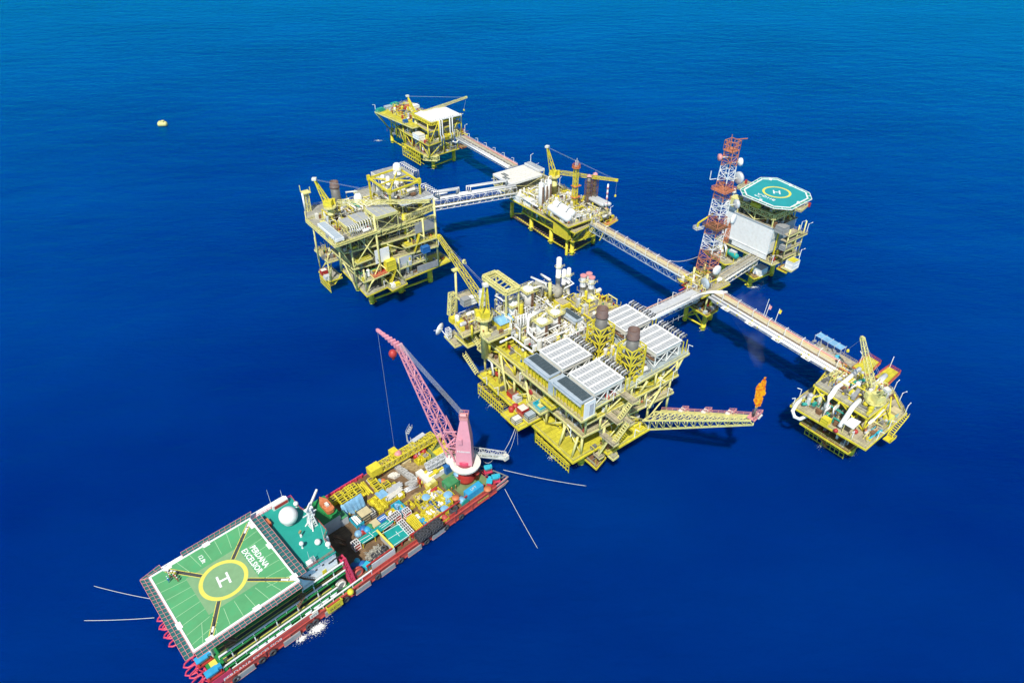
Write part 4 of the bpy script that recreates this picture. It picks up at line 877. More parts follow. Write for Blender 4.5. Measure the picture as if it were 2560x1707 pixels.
t = thing('cable_drum', 'cyan wrapped cable drum with a teal side at the near rail', 'reel', 'B', (x,y,D)); part(MB().tube((x,y-1.2,D+1.2), (x,y+1,D+1.2), 1.15, n=16), 'drum', 'tarpblue', t, True); part(MB().tube((x,y-1.5,D+1.2), (x,y-1.2,D+1.2), 1.4, n=16), 'flange', 'teal', t, True)
x, y, z = (-19.3,3.5,4.0)
t = thing('winch_stand', 'orange winch stand with yellow rails beside the upper black fender', 'winch', 'B', (x,y,D)); part(MB().rings((x+.5,y,D), [(.9,0),(.9,1.3),(.5,1.6)], 10), 'drum', 'hullred', t, True); part(MB().rail([(x-1.8,y-1,D),(x+1.5,y-1,D),(x+1.5,y+1.2,D)], 1.1, .1, 1), 'railing', 'yellow', t)
# yellow and red gear on the far side near the crane
for p, sx, sy, h, m, fl, lb in [((-10.1,27.2,4.8),3.,2.4,1.9,'yellow','yellow','yellow topped generator box beside red tanks'),((-7.3,28.1,4.4),2.8,2.6,1.4,'yellow','deckgrey','open yellow basket beside the red tanks'),((-2.3,26.8,3.4),3.4,3.,.4,'yellow','yellow','flat yellow pallet frame on the brown deck')]:
    t = crate(p[0], p[1], sx, sy, h, m, lb, fill=fl)
for p, lb in (((-8.0,30.6,4.2),'red tank beside the open yellow basket, left one'),((-6.4,30.1,4.2),'red tank beside the open yellow basket, right one'),((-9.7,29.9,3.8),'low red pump behind the yellow topped generator')):
    t = thing('red_tank', lb, 'tank', 'B', (p[0],p[1],D), group='red tanks on the far deck'); part(MB().rings((p[0],p[1],D), [(.9,0),(1.,.4),(1.,1.4),(.6,1.9),(.1,2.)], 12), 'tank', 'red', t, True); part(MB().beam((p[0]-.9,p[1],D+2.),(p[0]+.9,p[1],D+2.),.15), 'lifting_bar', 'hullred', t)
x, y, z = (-1.8,29.8,5.0)
t = thing('access_stair', 'yellow free standing access stair at the end of the yellow gangway', 'stair', 'B', (x,y,D)); part(MB().stair((x-2.2,y,D), (x+1.6,y,D+4), 1.6), 'flight', 'yellow', t); part(MB().box(x+1.6,x+3.2,y-.9,y+.9,D+3.8,D+4), 'landing', 'straw', t); part(MB().beam((x+1.8,y-.8,D),(x+1.8,y-.8,D+3.8),.25).beam((x+3,y+.8,D),(x+3,y+.8,D+3.8),.25), 'leg', 'yellow', t)
for p, m, lb in (((1.3,28.8,3.8),'yellow','yellow pump beside the boom foot'),((1.4,30.3,3.8),'red','red valve block beside the yellow pump near the boom'),((1.6,31.3,3.8),'teal','small teal cabinet at the far stern edge')):
    t = thing('deck_pump', lb, 'pump', 'B', (p[0],p[1],D)); part(MB().cbox((p[0],p[1],D),1.4,1.2,1.,20).capsule((p[0]-.3,p[1],D+1.2),(p[0]+.6,p[1],D+1.2),.4), 'pump', m, t); part(MB().box(p[0]-.9,p[0]+.9,p[1]-.7,p[1]+.7,D,D+.15), 'base', 'rust', t)
bundle('short yellow beam on the brown deck by the boom foot', (0.6,27.8,3.1), (1.1,25.5,3.1), 3, .2, 'yellow', 'steel_beam', 'beam', .6, True)
# long yellow folded gangway along the far rail
a = Vector((-24.6,31.6,7.0)); b_ = Vector((-1.4,30.9,7.0))
t = thing('yellow_gangway', 'long yellow lattice gangway stowed along the far rail of the barge', 'gangway', 'B', (a.x,a.y,D))
part(MB().lattice(a+Vector((0,0,0)), b_, 2.6, 2.4, n=22, rc=.16, rb=.09), 'truss', 'yellow', t); part(MB().beam(a-Vector((0,0,1)), b_-Vector((0,0,1)), 2.2, .12), 'walkway', 'straw', t)
for k in (.1,.35,.6,.85): c = a.lerp(b_, k); part(MB().beam((c.x,c.y,D), (c.x,c.y,c.z-1), .5), 'support', 'red', t)
c = a.lerp(b_, .02); part(MB().cbox((c.x-.6,c.y,6.2), 4, 3.2, 2.6, 0), 'machinery_house', 'yellow', t); c = a.lerp(b_, .36); part(MB().cbox((c.x,c.y+1.6,6.4), 2.4, 2.2, 3, 0), 'turntable', 'yellow', t)
x, y, z = (-15.4,31.6,9.0)
solo(MB().rings((x,y,7.6), [(.5,0),(1.3,.5),(1.3,.9),(.6,1.5)], 16), 'warning_buoy', 'railpink', 'round pink buoy on the outer side of the yellow gangway', 'buoy', 'B', (x,y,7.6), smooth=True)
p = Vector((-9.6,32.0,6.0)); t = thing('access_ladder', 'grey access ladder tower leaning over the yellow gangway', 'ladder', 'B', (p.x,p.y,D)); part(MB().stair((p.x+.5,p.y-4,D), (p.x+.2,p.y+1.5,8.5), 1.2).beam((p.x-.5,p.y+1.5,8.5),(p.x-.5,p.y+1.5,12.5),.3).stair((p.x-.3,p.y+1.4,12),(p.x+2.4,p.y+2.8,12.6),1), 'ladder', 'lightgrey', t); part(MB().beam((p.x+1,p.y+.6,8.4),(p.x+6,p.y+.9,8.4),1.6,.2), 'platform', 'lightgrey', t)
# ================================================================== BARGE CRANE
px, py, _ = (-3.2,10.2,3.1); py += 1.6
CR = thing('mast_crane', 'tall pink offshore mast crane with lattice boom on the barge stern', 'crane', 'B', (px,py,D))
part(MB().rings((px,py,D), [(3.,0),(3.,1),(2.55,2.2),(2.55,6.5)], 24), 'pedestal', 'red', CR, True)
part(MB().rings((px,py,D), [(2.2,6.5),(4.9,6.7),(5.,7.4),(3.6,7.5),(3.6,7.2)], 28), 'slew_ring_walkway', 'offwhite', CR)
part(MB().rings((px,py,D), [(2.7,7.3),(2.7,9.4),(2.3,9.6)], 20), 'slew_housing', 'magenta', CR, True)
zb, zt = D+8.2, 30.5
mv = []
for z, wx, wy, ox, oy in ((zb,2.6,2.3,0,0),(zb+10,2.35,1.9,.1,.1),(zt-1.5,1.1,1.,.4,.4)):
    mv += [(px+ox-wx,py+oy-wy,z),(px+ox+wx,py+oy-wy,z),(px+ox+wx,py+oy+wy,z),(px+ox-wx,py+oy+wy,z)]
mm = MB().add(mv, [(0,3,2,1),(8,9,10,11)]+[(k*4+i, k*4+(i+1) % 4, k*4+4+(i+1) % 4, k*4+4+i) for k in range(2) for i in range(4)])
rot = Matrix.Translation((px,py,0)) @ Matrix.Rotation(R(-49), 4, 'Z') @ Matrix.Translation((-px,-py,0)); place(mm, rot)
mast = part(mm, 'mast', 'pink', CR)
part(place(wall_text('Huisman', 1.15, (px+.1,py-2.19,zb+6.0), 0, .03, 1.), rot), 'lettering', 'white', mast)
part(place(MB().box(px-1.4,px-.2,py-2.4,py-1.9,zb+9.,zb+11.2), rot), 'hatch', 'pink', mast)
part(place(MB().box(px-.9,px+1.7,py-.8,py+1.7,zt-1.5,zt-.4).rail([(px-.9,py-.8,zt-.4),(px+1.7,py-.8,zt-.4),(px+1.7,py+1.7,zt-.4),(px-.9,py+1.7,zt-.4)], 1, .1, 1.2, True).tube((px-.6,py-.4,zt+.4),(px+1.2,py-.4,zt+.4),.7,n=12), rot), 'mast_head', 'railpink', CR)
# boom: A shaped lattice with box tip
heel = Vector((-4.3,14.9,11.2)); neck = Vector((-9.1,32.7,48)); tip = Vector((-11.6,40,51.6))
bd = (neck-heel).normalized(); sd = Vector((.96,.28,0)).normalized()
f = MB().lattice(heel, heel.lerp(neck,.3), 4.4,2.4,4.,3., 4, .17, .09).lattice(heel.lerp(neck,.3), neck, 4.,3.,1.2,1.3, 11, .17, .085)
f.beam(heel.lerp(neck,.02)+Vector((0,-.9,.9)), neck+Vector((0,-.4,.4)), .26)
boom = part(f, 'boom', 'pink', CR)
m = MB(); dt = (tip-neck)
for i in range(8):
    c = neck.lerp(tip, i/7); q = .95-.09*i; m.box(c.x-q,c.x+q,c.y-.35,c.y+.35,c.z-q*1.1,c.z+q*.9)
m.beam(neck, tip, 1.1, .5)
part(m, 'boom_head', 'pink', boom)
part(MB().tube((neck.x-.6,neck.y+.6,neck.z-1.6), (neck.x+.6,neck.y+.6,neck.z-1.6), 1., n=12), 'sheave', 'railpink', boom, True)
part(MB().rail([heel.lerp(neck,.05)+Vector((2.6,0,1)), heel.lerp(neck,.3)+Vector((2.6,0,1.4))], 1.2, .12, 1.2), 'boom_walkway', 'pink', boom)
head = Vector((px,py+.3,zt+.6)); cb = MB()
for i in range(6): o = sd*(i-2.5)*.32; cb.beam(head+o, neck+o*.8+Vector((0,0,1.2)), .055)
part(cb, 'luffing_rope', 'wire', CR)
hk = Vector((-11.6,33.0,46.5)); rope = part(MB().beam(neck-Vector((0,0,2)), (hk.x,hk.y,hk.z+1), .07), 'hoist_rope', 'wire', CR)
part(MB().sphere((hk.x,hk.y,hk.z), 1.25, 12, 8, 1.15).cbox((hk.x,hk.y,hk.z-2.1),.7,.5,.9), 'hook_block', 'red', rope, True)
part(MB().beam(tip, (tip.x,tip.y,.2), .05), 'whip_rope', 'wire', CR)
part(MB().tube((px-2.4,py+1.2,zb+6), (px-5.2,py+2.6,zb+7.6), .22, n=6).tube((px-1.8,py+1.8,zb+10), (px-5.2,py+2.6,zb+7.6), .22, n=6).tube((px-2,py+1.6,zb+8), (px-5.2,py+2.6,zb+7.6), .2, n=6).tube((px-2,py+1,zb+13), (px-5.6,py+2.6,zb+14.4), .25, n=6).tube((px-1.4,py+1.5,zb+10.5), (px-5.6,py+2.6,zb+14.4), .22, n=6), 'side_bracket', 'pink', CR)
part(MB().sphere((heel.x-1.6,heel.y+.6,heel.z-.6), 2., 10, 6, .8).cbox((heel.x+1.4,heel.y-.6,heel.z-2.4),2,2,2), 'winch_cover', 'offwhite', CR)
# ---- two grey gangways at the stern
def gway(label, a, b, text=None, house=False):
    a, b = Vector(a), Vector(b); t = thing('telescopic_gangway', label, 'gangway', 'B', (a.x,a.y,D), group='grey telescopic gangways')
    part(MB().lattice(a, b, 2.2, 2., 1.9, 1.7, 9, .13, .08).beam(a-Vector((0,0,.9)), b-Vector((0,0,.9)), 1.8, .15), 'truss', 'lightgrey', t)
    d = (b-a).normalized(); n = Vector((d.y,-d.x,0)); m = MB()
    m.beam(a.lerp(b,.1)+n*1.15, b+n*1.05, .08, 1.1); part(m, 'side_panel', 'offwhite', t)
    part(MB().beam(a, (a.x,a.y,D), .7).beam(a.lerp(b,.3), (a.lerp(b,.3).x,a.lerp(b,.3).y,D), .5), 'support', 'lightgrey', t)
    if text: c = a.lerp(b,.55)+n*1.2; part(wall_text(text, .95, c, math.degrees(math.atan2(d.y,d.x)), .02), 'lettering', 'dark', t)
    return t
gway('grey telescopic gangway tail lying above the blue cabin container', (-4.9,18.9,9), (-12.4,20.4,8))
t = gway('grey lettered gangway reaching out over the water behind the pink crane', (1.2,16.4,9), (9.6,6.6,8), 'SEA MASTER INC'); part(MB().box(8.4,10.2,5.6,7.4,6.9,8.6), 'end_cone', 'offwhite', t)
# ---- stern end: winches, bollards, anchor rack
for p, rz, lb in (((3.8,8.9,5.6),-25,'cyan topped winch at the stern corner, farther from the camera'),((3.0,4.1,5.6),-25,'cyan topped winch at the stern corner, nearer the camera'),((0.4,4.3,4.4),40,'small cyan topped winch inside the stern corner beside the green patch')):
    winch(p[0],p[1],D,rz,lb,'magenta','cyan',2.6)
solo(MB().rings((-.9,9.,D), [(.75,0),(.7,2.6),(.9,2.7),(.85,3.1),(.4,3.2)], 14), 'vent_post', 'red', 'red post with a round cyan cap between the winch and the crane foot', 'vent', 'B', (-.9,9,D), smooth=True)
solo(MB().prism([(-3.6,5),(-.6,6.2),(-1.,9.),(-2.8,8.)], D+.01, D+.04), 'deck_patch', 'green', 'bright green painted patch on the stern deck', 'paint patch', 'B', (-2.4,7,D))
t = thing('stern_anchor_rack', 'weathered grey pipe anchor rack overhanging the barge stern', 'anchor rack', 'B', (2,8,2)); m = MB()
for z, e in ((2.6,0),(.6,.8)):
    m.path([(1.7,14.5,z),(3.6,13.6,z),(4.6,11.,z),(5.6,8.4,z),(6.8,5,z),(7.4,3.,z),(5.4,2.6,z),(1.7,2.6,z)], .22, 6)
for y, x in ((13.4,3.4),(11,4.6),(8.4,5.5),(6.4,6.2),(4.2,6.9)): m.tube((1.7,y,2.6), (x,y,2.6), .18, n=6); m.tube((x,y,2.6), (x+.6,y,.6), .16, n=6); m.tube((1.7,y+1,.6), (x,y,2.6), .15, n=6)
part(m, 'rack', 'steel', t); part(MB().tube((1.7,2.8,2.4), (7.2,3.2,2.4), .3, n=6).tube((1.7,2.8,1), (7.2,3.2,.8), .26, n=6), 'near_bar', 'railpink', t)
# ---- mooring ropes
def rope(label, p, q, sag=1., r=.06, m='rope', F='G', grp='mooring lines'):
    p, q = Vector(p), Vector(q); pts = []
    for i in range(11): t = i/10; c = p.lerp(q, t); c.z -= sag*4*t*(1-t); pts.append(c)
    return solo(MB().path(pts, r, 5), 'mooring_line', m, label, 'rope', F, tuple(p), grp)
rope('pale mooring line running from the far stern winch out to the right', (-2.9,154.4,4.0), (37.8,149.5,-0.5), 1.2, .075)
rope('pale mooring line slanting down right from the near stern winch', (-2.3,147.1,3.0), (13.1,115.6,-0.6), .8, .065)
rope('upper pale mooring line left of the helideck net', (-98.4,107.4,4.0), (-121.4,115.0,-0.4), .5, .07)
rope('lower pale mooring line left of the pink anchor rack', (-95.2,102.1,3.5), (-118.3,103.6,-0.3), .4, .07)
rope('thin rope from the big platform corner down to the grey gangway tip', (1.3,169.0,9.5), (-3.7,157.0,8.0), 1.5, .08, F='G', grp='ropes between the platform and the barge')
rope('thinner slack rope beside the gangway rope', (1.6,168.1,9.5), (-3.5,156.6,8.0), 4.5, .05, grp='ropes between the platform and the barge')
rope('short slack white rope under the grey gangway at the barge stern', (-9.6,158.8,3.5), (-6.1,158.4,5.0), 1.5, .06)
rope('thin line hanging from the big platform corner to the water', (1.8,167.9,9.5), (2.0,169.8,0.0), 0, .05, grp='ropes between the platform and the barge')
rope('pair of thin lines from the landing corner to the water left of the big platform', (-11.3,194.2,6.0), (-12.9,194.6,-1.0), 0, .07, grp='ropes between the platform and the barge')
# ---- rows of yellow letters and discharge foam on the near hull side
t = thing('yellow_side_basket', 'yellow lettered basket hung outside the red hull below the life rafts', 'basket', 'B', (-58.6,2.,1.4))
part(MB().box(-60.9,-56.4,1.2,1.35,1.4,3.4).box(-60.9,-56.4,1.35,2.2,1.3,1.45).box(-60.9,-60.7,1.35,2.3,1.45,3.6).box(-56.6,-56.4,1.35,2.3,1.45,3.6), 'basket', 'yellow', t); part(MB().rail([(-61,1.2,3.4),(-56.3,1.2,3.4)],.6,.12,1), 'railing', 'yellow', t)
part(wall_text('REX', 1.4, (-58.7,1.18,2.4), 0, .02, 1.3), 'lettering', 'rust', t)
solo(MB().sphere((-53.4,1.9,3.2), .95, 12, 8, 1.), 'hose_bundle', 'yellow', 'round yellow hose bundle hanging on the hull rail', 'hose', 'B', (-53.4,1.9,3.2))
t = thing('side_sign', 'small white and black framed sign on the red hull shell', 'sign', 'B', (-64.5,2.3,3)); part(MB().box(-65.6,-63.2,2.2,2.35,3.,4.4), 'board', 'offwhite', t); part(wall_text('ETT', 1., (-64.4,2.18,3.7), 0, .02), 'lettering', 'dark', t)
def foam(label, x, y, r, n, seed, F='B'):
    g = random.Random(seed); m = MB()
    for i in range(n*4):
        # flat flecks of foam drawn out along the hull, thinning outwards
        a = g.uniform(0,2*PI); d = r*abs(g.gauss(0,.55)); cx_, cy_ = x+d*math.cos(a)*1.5, y+d*math.sin(a)*.8; q = g.uniform(.03,.13)*(1.3-min(1,d/r)*.8); k = g.uniform(0,PI); z = .04+g.uniform(0,.22)*max(0,1-d/r)
        m.add([(cx_+q*math.cos(k+j*PI/3)*(1.8 if j % 3 == 0 else .8), cy_+q*math.sin(k+j*PI/3), z+(.03 if j % 2 else 0)) for j in range(6)], [tuple(range(6))])
    return solo(m, 'water_splash', 'white', label, 'splash', F, (x,y,0), 'white water splashes', kind='stuff')
foam('white splash beside the hull below the yellow basket', -65.,.6,2.2,300,4)
foam('smaller white splash left of the bigger one by the hull', -69.6,.9,1.4,110,5)
# ================================================================== LARGE PROCESS PLATFORM
MP = thing('process_platform', 'largest yellow platform, four levels high with white cooler roofs, nearest the barge crane', 'platform', 'M', (20,28,0))
jacket(MP, [(4.8,4.2),(4.8,22.6),(4.8,41),(22,4.2),(22,22.6),(22,41),(2.5,50)], 9.6, [(0,1),(1,2),(0,3)], 1.15)
deck(MP, [(-4,-1),(7.5,-1),(7.5,-4.9),(27,-4.9),(27,52),(-3,54)], 10, 'deckyellow', 'yellow')
deck(MP, [(0,-.3),(39.4,-2.8),(39.4,58),(0,58)], 18.5, 'decktan', 'cream')
deck(MP, [(1.2,-.8),(42,-1.6),(42,58),(1.2,58)], 24, 'deckyellow', 'cream')
deck(MP, [(-3.2,-2.6),(3,-2.6),(3,27),(-3.2,27)], 28.6, 'decktan', 'cream')
deck(MP, [(3.1,-1.7),(47.5,-.5),(47.5,28.5),(3.1,28.5)], 30, 'deckblue', 'cream')
deck(MP, [(8,28.6),(44,28.6),(44,46),(8,46)], 30.02, 'decktan', 'yellow', rail=False)
deck(MP, [(-3.2,45.8),(38,45.8),(38,60),(1.6,60),(1.6,49.8),(-3.2,49.8)], 30, 'deckgrey', 'cream')
deck(MP, [(-5.8,58.2),(6,58.2),(9,66),(9,72),(-3.4,69)], 26, 'decktan', 'cream')
deck(MP, [(-3.5,59),(5,59),(5,68),(-3.5,68)], 20, 'deckyellow', 'cream')
deck(MP, [(-4.4,66.5),(1,66.5),(1,75),(-3.8,75)], 16, 'decktan', 'cream')
deck(MP, [(3,68),(9,68),(9,76),(3,76)], 31, 'decktan', 'cream')
deck(MP, [(-9,21),(-4.5,21),(-4.5,31),(-9,31)], 10.6, 'deckyellow', 'yellow')
deck(MP, [(-5.6,19.8),(0,19.8),(0,28),(-5.6,28)], 12.2, 'decktan', 'yellow')
deck(MP, [(-2.9,17.2),(1.,17.2),(1.,24),(-2.9,24)], 17, 'decktan', 'cream')
deck(MP, [(-1.9,12.7),(2.5,12.7),(2.5,18.6),(-1.9,18.6)], 22, 'deckyellow', 'yellow')
deck(MP, [(2.7,-5.2),(8.6,-3.4),(8.6,1),(2.7,1)], 6.5, 'rust', 'yellow')
deck(MP, [(8,-7.2),(10.6,-7),(11,-5),(8,-4.6)], 9, 'deckgrey', 'cream')
bays(MP, [(.6,.3),(.6,9),(.6,18),(.6,27),(.6,36),(.6,45),(.6,54)], 10, 18.5)
bays(MP, [(1.6,.2),(1.6,9.5),(1.6,19),(1.6,28)], 18.5, 28.6, br=.22)
bays(MP, [(1.6,37),(1.6,46),(1.6,55)], 18.5, 24, 'yellow')
bays(MP, [(9,-.9),(19,-1.1),(29,-1.3),(38.6,-1.4)], 10, 18.5)
bays(MP, [(7,-.7),(17,-.8),(27,-1),(38.6,-1.2)], 18.5, 24, r=.38)
bays(MP, [(9,-.7),(20,-.8),(31,-.9),(41,-1)], 24, 30, r=.36)
bays(MP, [(3.8,34),(3.8,45),(-2,47),(-2,58)], 24, 30, 'yellow', x=False)
bays(MP, [(38,8),(38,22),(38,36),(38,50)], 10, 30, x=False)
for p, q in ((((-0.9,6.9,18.2)),((-2.6,7.5,10.0))),(((-0.9,0.8,18.2)),((-2.6,1.1,10.0))),(((44.4,-0.3,29.5)),((42.4,-0.0,24.0))),(((26.2,-1.5,29.0)),((24.3,-0.4,24.0))),(((32.8,-2.3,23.6)),((26.7,-3.4,18.5))),((.6,30,23.6),(-1,24,10)),((.6,44,23.6),(-1.5,38,12))):
    part(MB().tube(p, q, .4, n=8), 'brace', 'cream', MP, True)
# tall interior fill: plant on every level seen between the decks
clutter(MP, 2, 36, 1, 50, 10, 11, .22, hmax=5)
clutter(MP, 1, 9, 2, 26, 18.5, 12, .8, ('grey','steel','white','cream'), 3.5); clutter(MP, 8, 38, -1, 8, 18.5, 13, .8, ('yellow','cream','steel','white'), 4)
clutter(MP, 8, 40, 0, 7, 24, 14, .9, ('yellow','cream','steel','white'), 4); clutter(MP, 3, 9, 29, 44, 24, 15, .25)
clutter(MP, 1, 10, 28, 56, 18.5, 16, .5, ('yellow','rust','cream','steel'), 3); clutter(MP, -1, 3, 27, 52, 10, 17, .3, ('yellow','rust','red','green'), 2)
clutter(MP, 6, 26, 28, 46, 30, 21, 1.3, ('white','white','offwhite','cream','insul'), 4.5); clutter(MP, 22, 36, 28, 54, 30, 22, 1.2, ('white','insul','cream','yellow','steel'), 5)
clutter(MP, -2, 12, 47, 59, 30, 23, .35, ('white','cream','steel'), 3); clutter(MP, 6, 34, 46, 60, 30, 24, 1.2, ('white','white','offwhite','yellow','insul'), 6)
clutter(MP, 16, 30, 0, 27, 30, 25, .7, ('steel','grey','yellow','cream','insul'), 2.2); clutter(MP, -5, 5, 59, 70, 26, 26, .6, ('white','yellow','steel','rust'), 3); clutter(MP, -3, 4, 60, 67, 20, 27, .4, ('yellow','steel'), 2); clutter(MP, 29, 43, 28.6, 45, 34.5, 28, .7, ('yellow','cream','steel'), 3); clutter(MP, -1, 1.5, 2, 24, 28.6, 29, .4, ('bluegrey','cream','steel'), 3)
clutter(MP, 4, 26, -4, 0, 10, 30, .3, ('yellow','cream','steel'), 2.5); clutter(MP, 3, 8, -4, 0, 6.5, 31, .7, ('steel','red','cream'), 2)
# pipe rack frame at the far left and big bent pipes
f = MB()
for y in (49.6, 63): f.lattice((7.2,y,44), (12.7,y,44), 1.2,1.2,n=4,rc=.18,rb=.09)
for x in (7.2, 12.7): f.lattice((x,49.6,44), (x,63,44), 1.2,1.2,n=8,rc=.22,rb=.12)
for i in range(6): f.beam((7.2,50+i*2.5,44.), (12.7,52+i*2.2,44.), .35)
for x, y in ((7.2,49.6),(12.7,49.6),(7.2,63),(12.7,63)): f.tube((x,y,30), (x,y,44), .35, n=6)
part(f, 'pipe_rack_frame', 'cream', MP)
def big_pipe(P, m, *pts, r=.4): part(MB().path(pts, r, 8), 'pipe', m, P, True)
big_pipe(MP,'white',(7.7,56.0,40.0),(16.3,56.5,40.0),(16.2,54.2,40.0)); big_pipe(MP,'white',(7.1,55.7,40.0),(7.5,50.9,40.0),(14.8,60.8,32.0))
big_pipe(MP,'white',(0.6,44.3,29.0),(5.9,44.4,29.0),(5.9,37.6,29.0),(6.2,32.8,29.0)); big_pipe(MP,'white',(0.6,52.5,17.0),(0.7,49.7,17.0),(0.2,48.4,12.0),r=.55)
big_pipe(MP,'white',(17.3,41.9,37.0),(10.3,40.8,37.0),(8.6,38.8,33.0),(7.8,32.0,33.0),(18.1,31.6,33.0),r=.5); big_pipe(MP,'white',(25.1,47.2,44.0),(24.9,52.1,44.0),(28.5,50.5,40.0)); big_pipe(MP,'white',(32.8,47.9,42.0),(32.3,42.8,42.0),(30.0,44.6,40.0),(33.4,48.1,35.0),r=.35); big_pipe(MP,'white',(22.7,46.4,36.0),(22.4,41.4,36.0),r=.35); big_pipe(MP,'white',(28.1,44.6,36.0),(32.1,44.7,36.0),r=.35); big_pipe(MP,'white',(22.9,55.4,42.0),(24.4,48.7,42.0),(25.1,49.2,38.0),r=.4); big_pipe(MP,'white',(21.6,35.6,32.0),(23.7,34.1,32.0),(22.1,30.4,32.0),r=.45); big_pipe(MP,'offwhite',(20.8,51.5,40.0),(24.6,51.0,40.0),(24.8,51.0,36.0)); big_pipe(MP,'cream',(24.5,46.6,43.0),(26.5,48.5,33.0),r=.6)
for k in range(5): x, y, z = 10+k*.9, 44-k*.4, 30.5; big_pipe(MP,'white',(x,y,31),(x,y,37+k*.3),(x-3,y,37+k*.3),(x-3,y,31),r=.2)
# ---- roof monitors with slate panels on the front gallery
def monitor(label, x0, x1, y0, y1, z, h, n, wall='jacket', at=None):
    t = thing('roof_monitor', label, 'roof module', 'M', ((x0+x1)/2,(y0+y1)/2,z-h), group='slate panelled roof modules')
    part(MB().box(x0+1.6,x1,y0+.2,y1-.2,z-h,z-.9), 'wall', wall, t)
    b = MB()
    for i in range(int((y1-y0)/1.6)+1): b.beam((x0+.5,y0+i*(y1-y0)/int((y1-y0)/1.6),z-h), (x0+.5,y0+i*(y1-y0)/int((y1-y0)/1.6),z-.8), .16)
    for i in range(5): b.beam((x0+1.4,y0+.6+i*(y1-y0-1.2)/4,z-h), (x0+1.4,y0+.6+i*(y1-y0-1.2)/4,z-.8), .3)
    part(b, 'post', 'yellow', t, kind='stuff')
    part(MB().box(x0,x1,y0,y1,z-.9,z-.15), 'roof_frame', 'bluegrey', t); part(MB().box(x0-.1,x0+.35,y0-.1,y1+.1,z-1.5,z-.9), 'gutter', 'lightgrey', t)
    for i in range(n):
        d = (y1-y0-.8)/n; part(MB().box(x0+1.3,x1-.3,y0+.4+i*d+.08,y0+.4+(i+1)*d-.08,z-.15,z+.02), 'panel', 'slate', t)
    return t
monitor('farther slate panelled roof module on the front gallery, left end', -3.1,2.2,13.9,26,35,6.4,8)
monitor('nearer slate panelled roof module on the front gallery, beside the white end wall', -3.1,2.2,-1.4,11.4,35,6.4,8)
monitor('small slate panelled roof module standing behind the coolers', 23,26.6,30.8,39.2,36,5,7,'white')
part(MB().box(-2.2,2.2,-2.5,-2.2,28.6,35), 'end_wall', 'white', MP); part(MB().box(-.2,1.5,-2.56,-2.5,29.2,33.6), 'louvre', 'insul', MP); part(MB().box(-2.9,3,11.5,13.8,28.7,33.8), 'duct_bay', 'bluegrey', MP)
# ---- air coolers
def cooler_proto():
    t = thing('air_cooler', 'x', 'air cooler', 'M', (0,0,30), group='white roofed air coolers', local=True)
    X, Y, z1 = 6., 5.8, 6.
    for x in (-X+.3, 0, X-.3):
        for y in (-Y+.3, Y-.3): part(MB().beam((x,y,0), (x,y,4.2), .35), 'leg', 'white', t)
    b = MB()
    for y in (-Y+.3, Y-.3):
        for x in (-X+.3, 0): b.beam((x,y,0), (x+X-.3,y,4.2), .2); b.beam((x+X-.3,y,0), (x,y,4.2), .2)
    for x in (-X+.3, X-.3): b.beam((x,-Y+.3,0), (x,Y-.3,4.2), .2); b.beam((x,Y-.3,0), (x,-Y+.3,4.2), .2)
    part(b, 'bracing', 'white', t)
    part(MB().box(-X,X,-Y,Y,4.2,5.7), 'fan_housing', 'offwhite', t)
    fr = MB().box(-X,X,-Y,Y,5.7,5.85)
    for i in range(5): y = -Y+i*2*Y/4; fr.box(-X-.1,X+.1,y-.28,y+.28,5.85,6.12)
    for x in (-X, X): fr.box(x-.2,x+.2,-Y,Y,5.85,6.1)
    part(fr, 'roof_frame', 'white', t)
    for i in range(4):
        q = MB(); y0 = -Y+i*2*Y/4+.34; wy = 2*Y/4-.68
        for j in range(3):
            for k in range(10): xx = -X+.3+k*(2*X-.6)/10; yy = y0+j*wy/3; q.box(xx+.1,xx+(2*X-.6)/10-.1,yy+.08,yy+wy/3-.08,5.85,5.97)
        part(q, 'louvre_panel', 'panel', t)
    for i in range(10):
        y = -Y+.5+i*(2*Y-1)/9
        part(MB().path([(X+.2,y-.25,5.4),(X+.5,y-.25,7.),(X+2.6,y-.25,7.1),(X+3,y-.1,6.6),(X+2.9,y+.25,5.6),(X+2.2,y+.3,5.9),(X+.6,y+.3,5.6)], .24, 6), 'pipe_loop', 'insul' if i % 2 else 'steel', t, True)
    part(MB().tube((X+1.,-Y,4.9), (X+1.,Y,4.9), .4, n=8).beam((X+.3,-Y,4.2),(X+.3,Y,4.2),.3), 'header_pipe', 'steel', t, True)
    p = MB()
    for y in (-Y-.2,-2,2,Y): p.beam((X+3,y,0), (X+3,y,5), .25).beam((X+1.2,y,0), (X+1.2,y,5), .25)
    part(p, 'pipe_support', 'yellow', t, kind='stuff'); part(MB().box(-X-.9,-X-.1,-Y,Y,3.2,3.35).rail([(-X-.9,-Y,3.35),(-X-.9,Y,3.35)],1.1,.1), 'walkway', 'rust', t)
    return t
c0 = cooler_proto(); c0.matrix_world = FRAMES['M'] @ Matrix.Translation((8.7,4.6,30)); c0['label'] = 'white roofed air cooler at the near corner, beside the nearer slate roof module'
dup(c0, 'M', (8.7,19.4,30), 0, 'white roofed air cooler beside the farther slate roof module')
dup(c0, 'M', (38.,7.,30), 0, 'white roofed air cooler at the right end of the big platform')
dup(c0, 'M', (38.8,21.9,30), 0, 'white roofed air cooler at the far side next to the bridge landing')
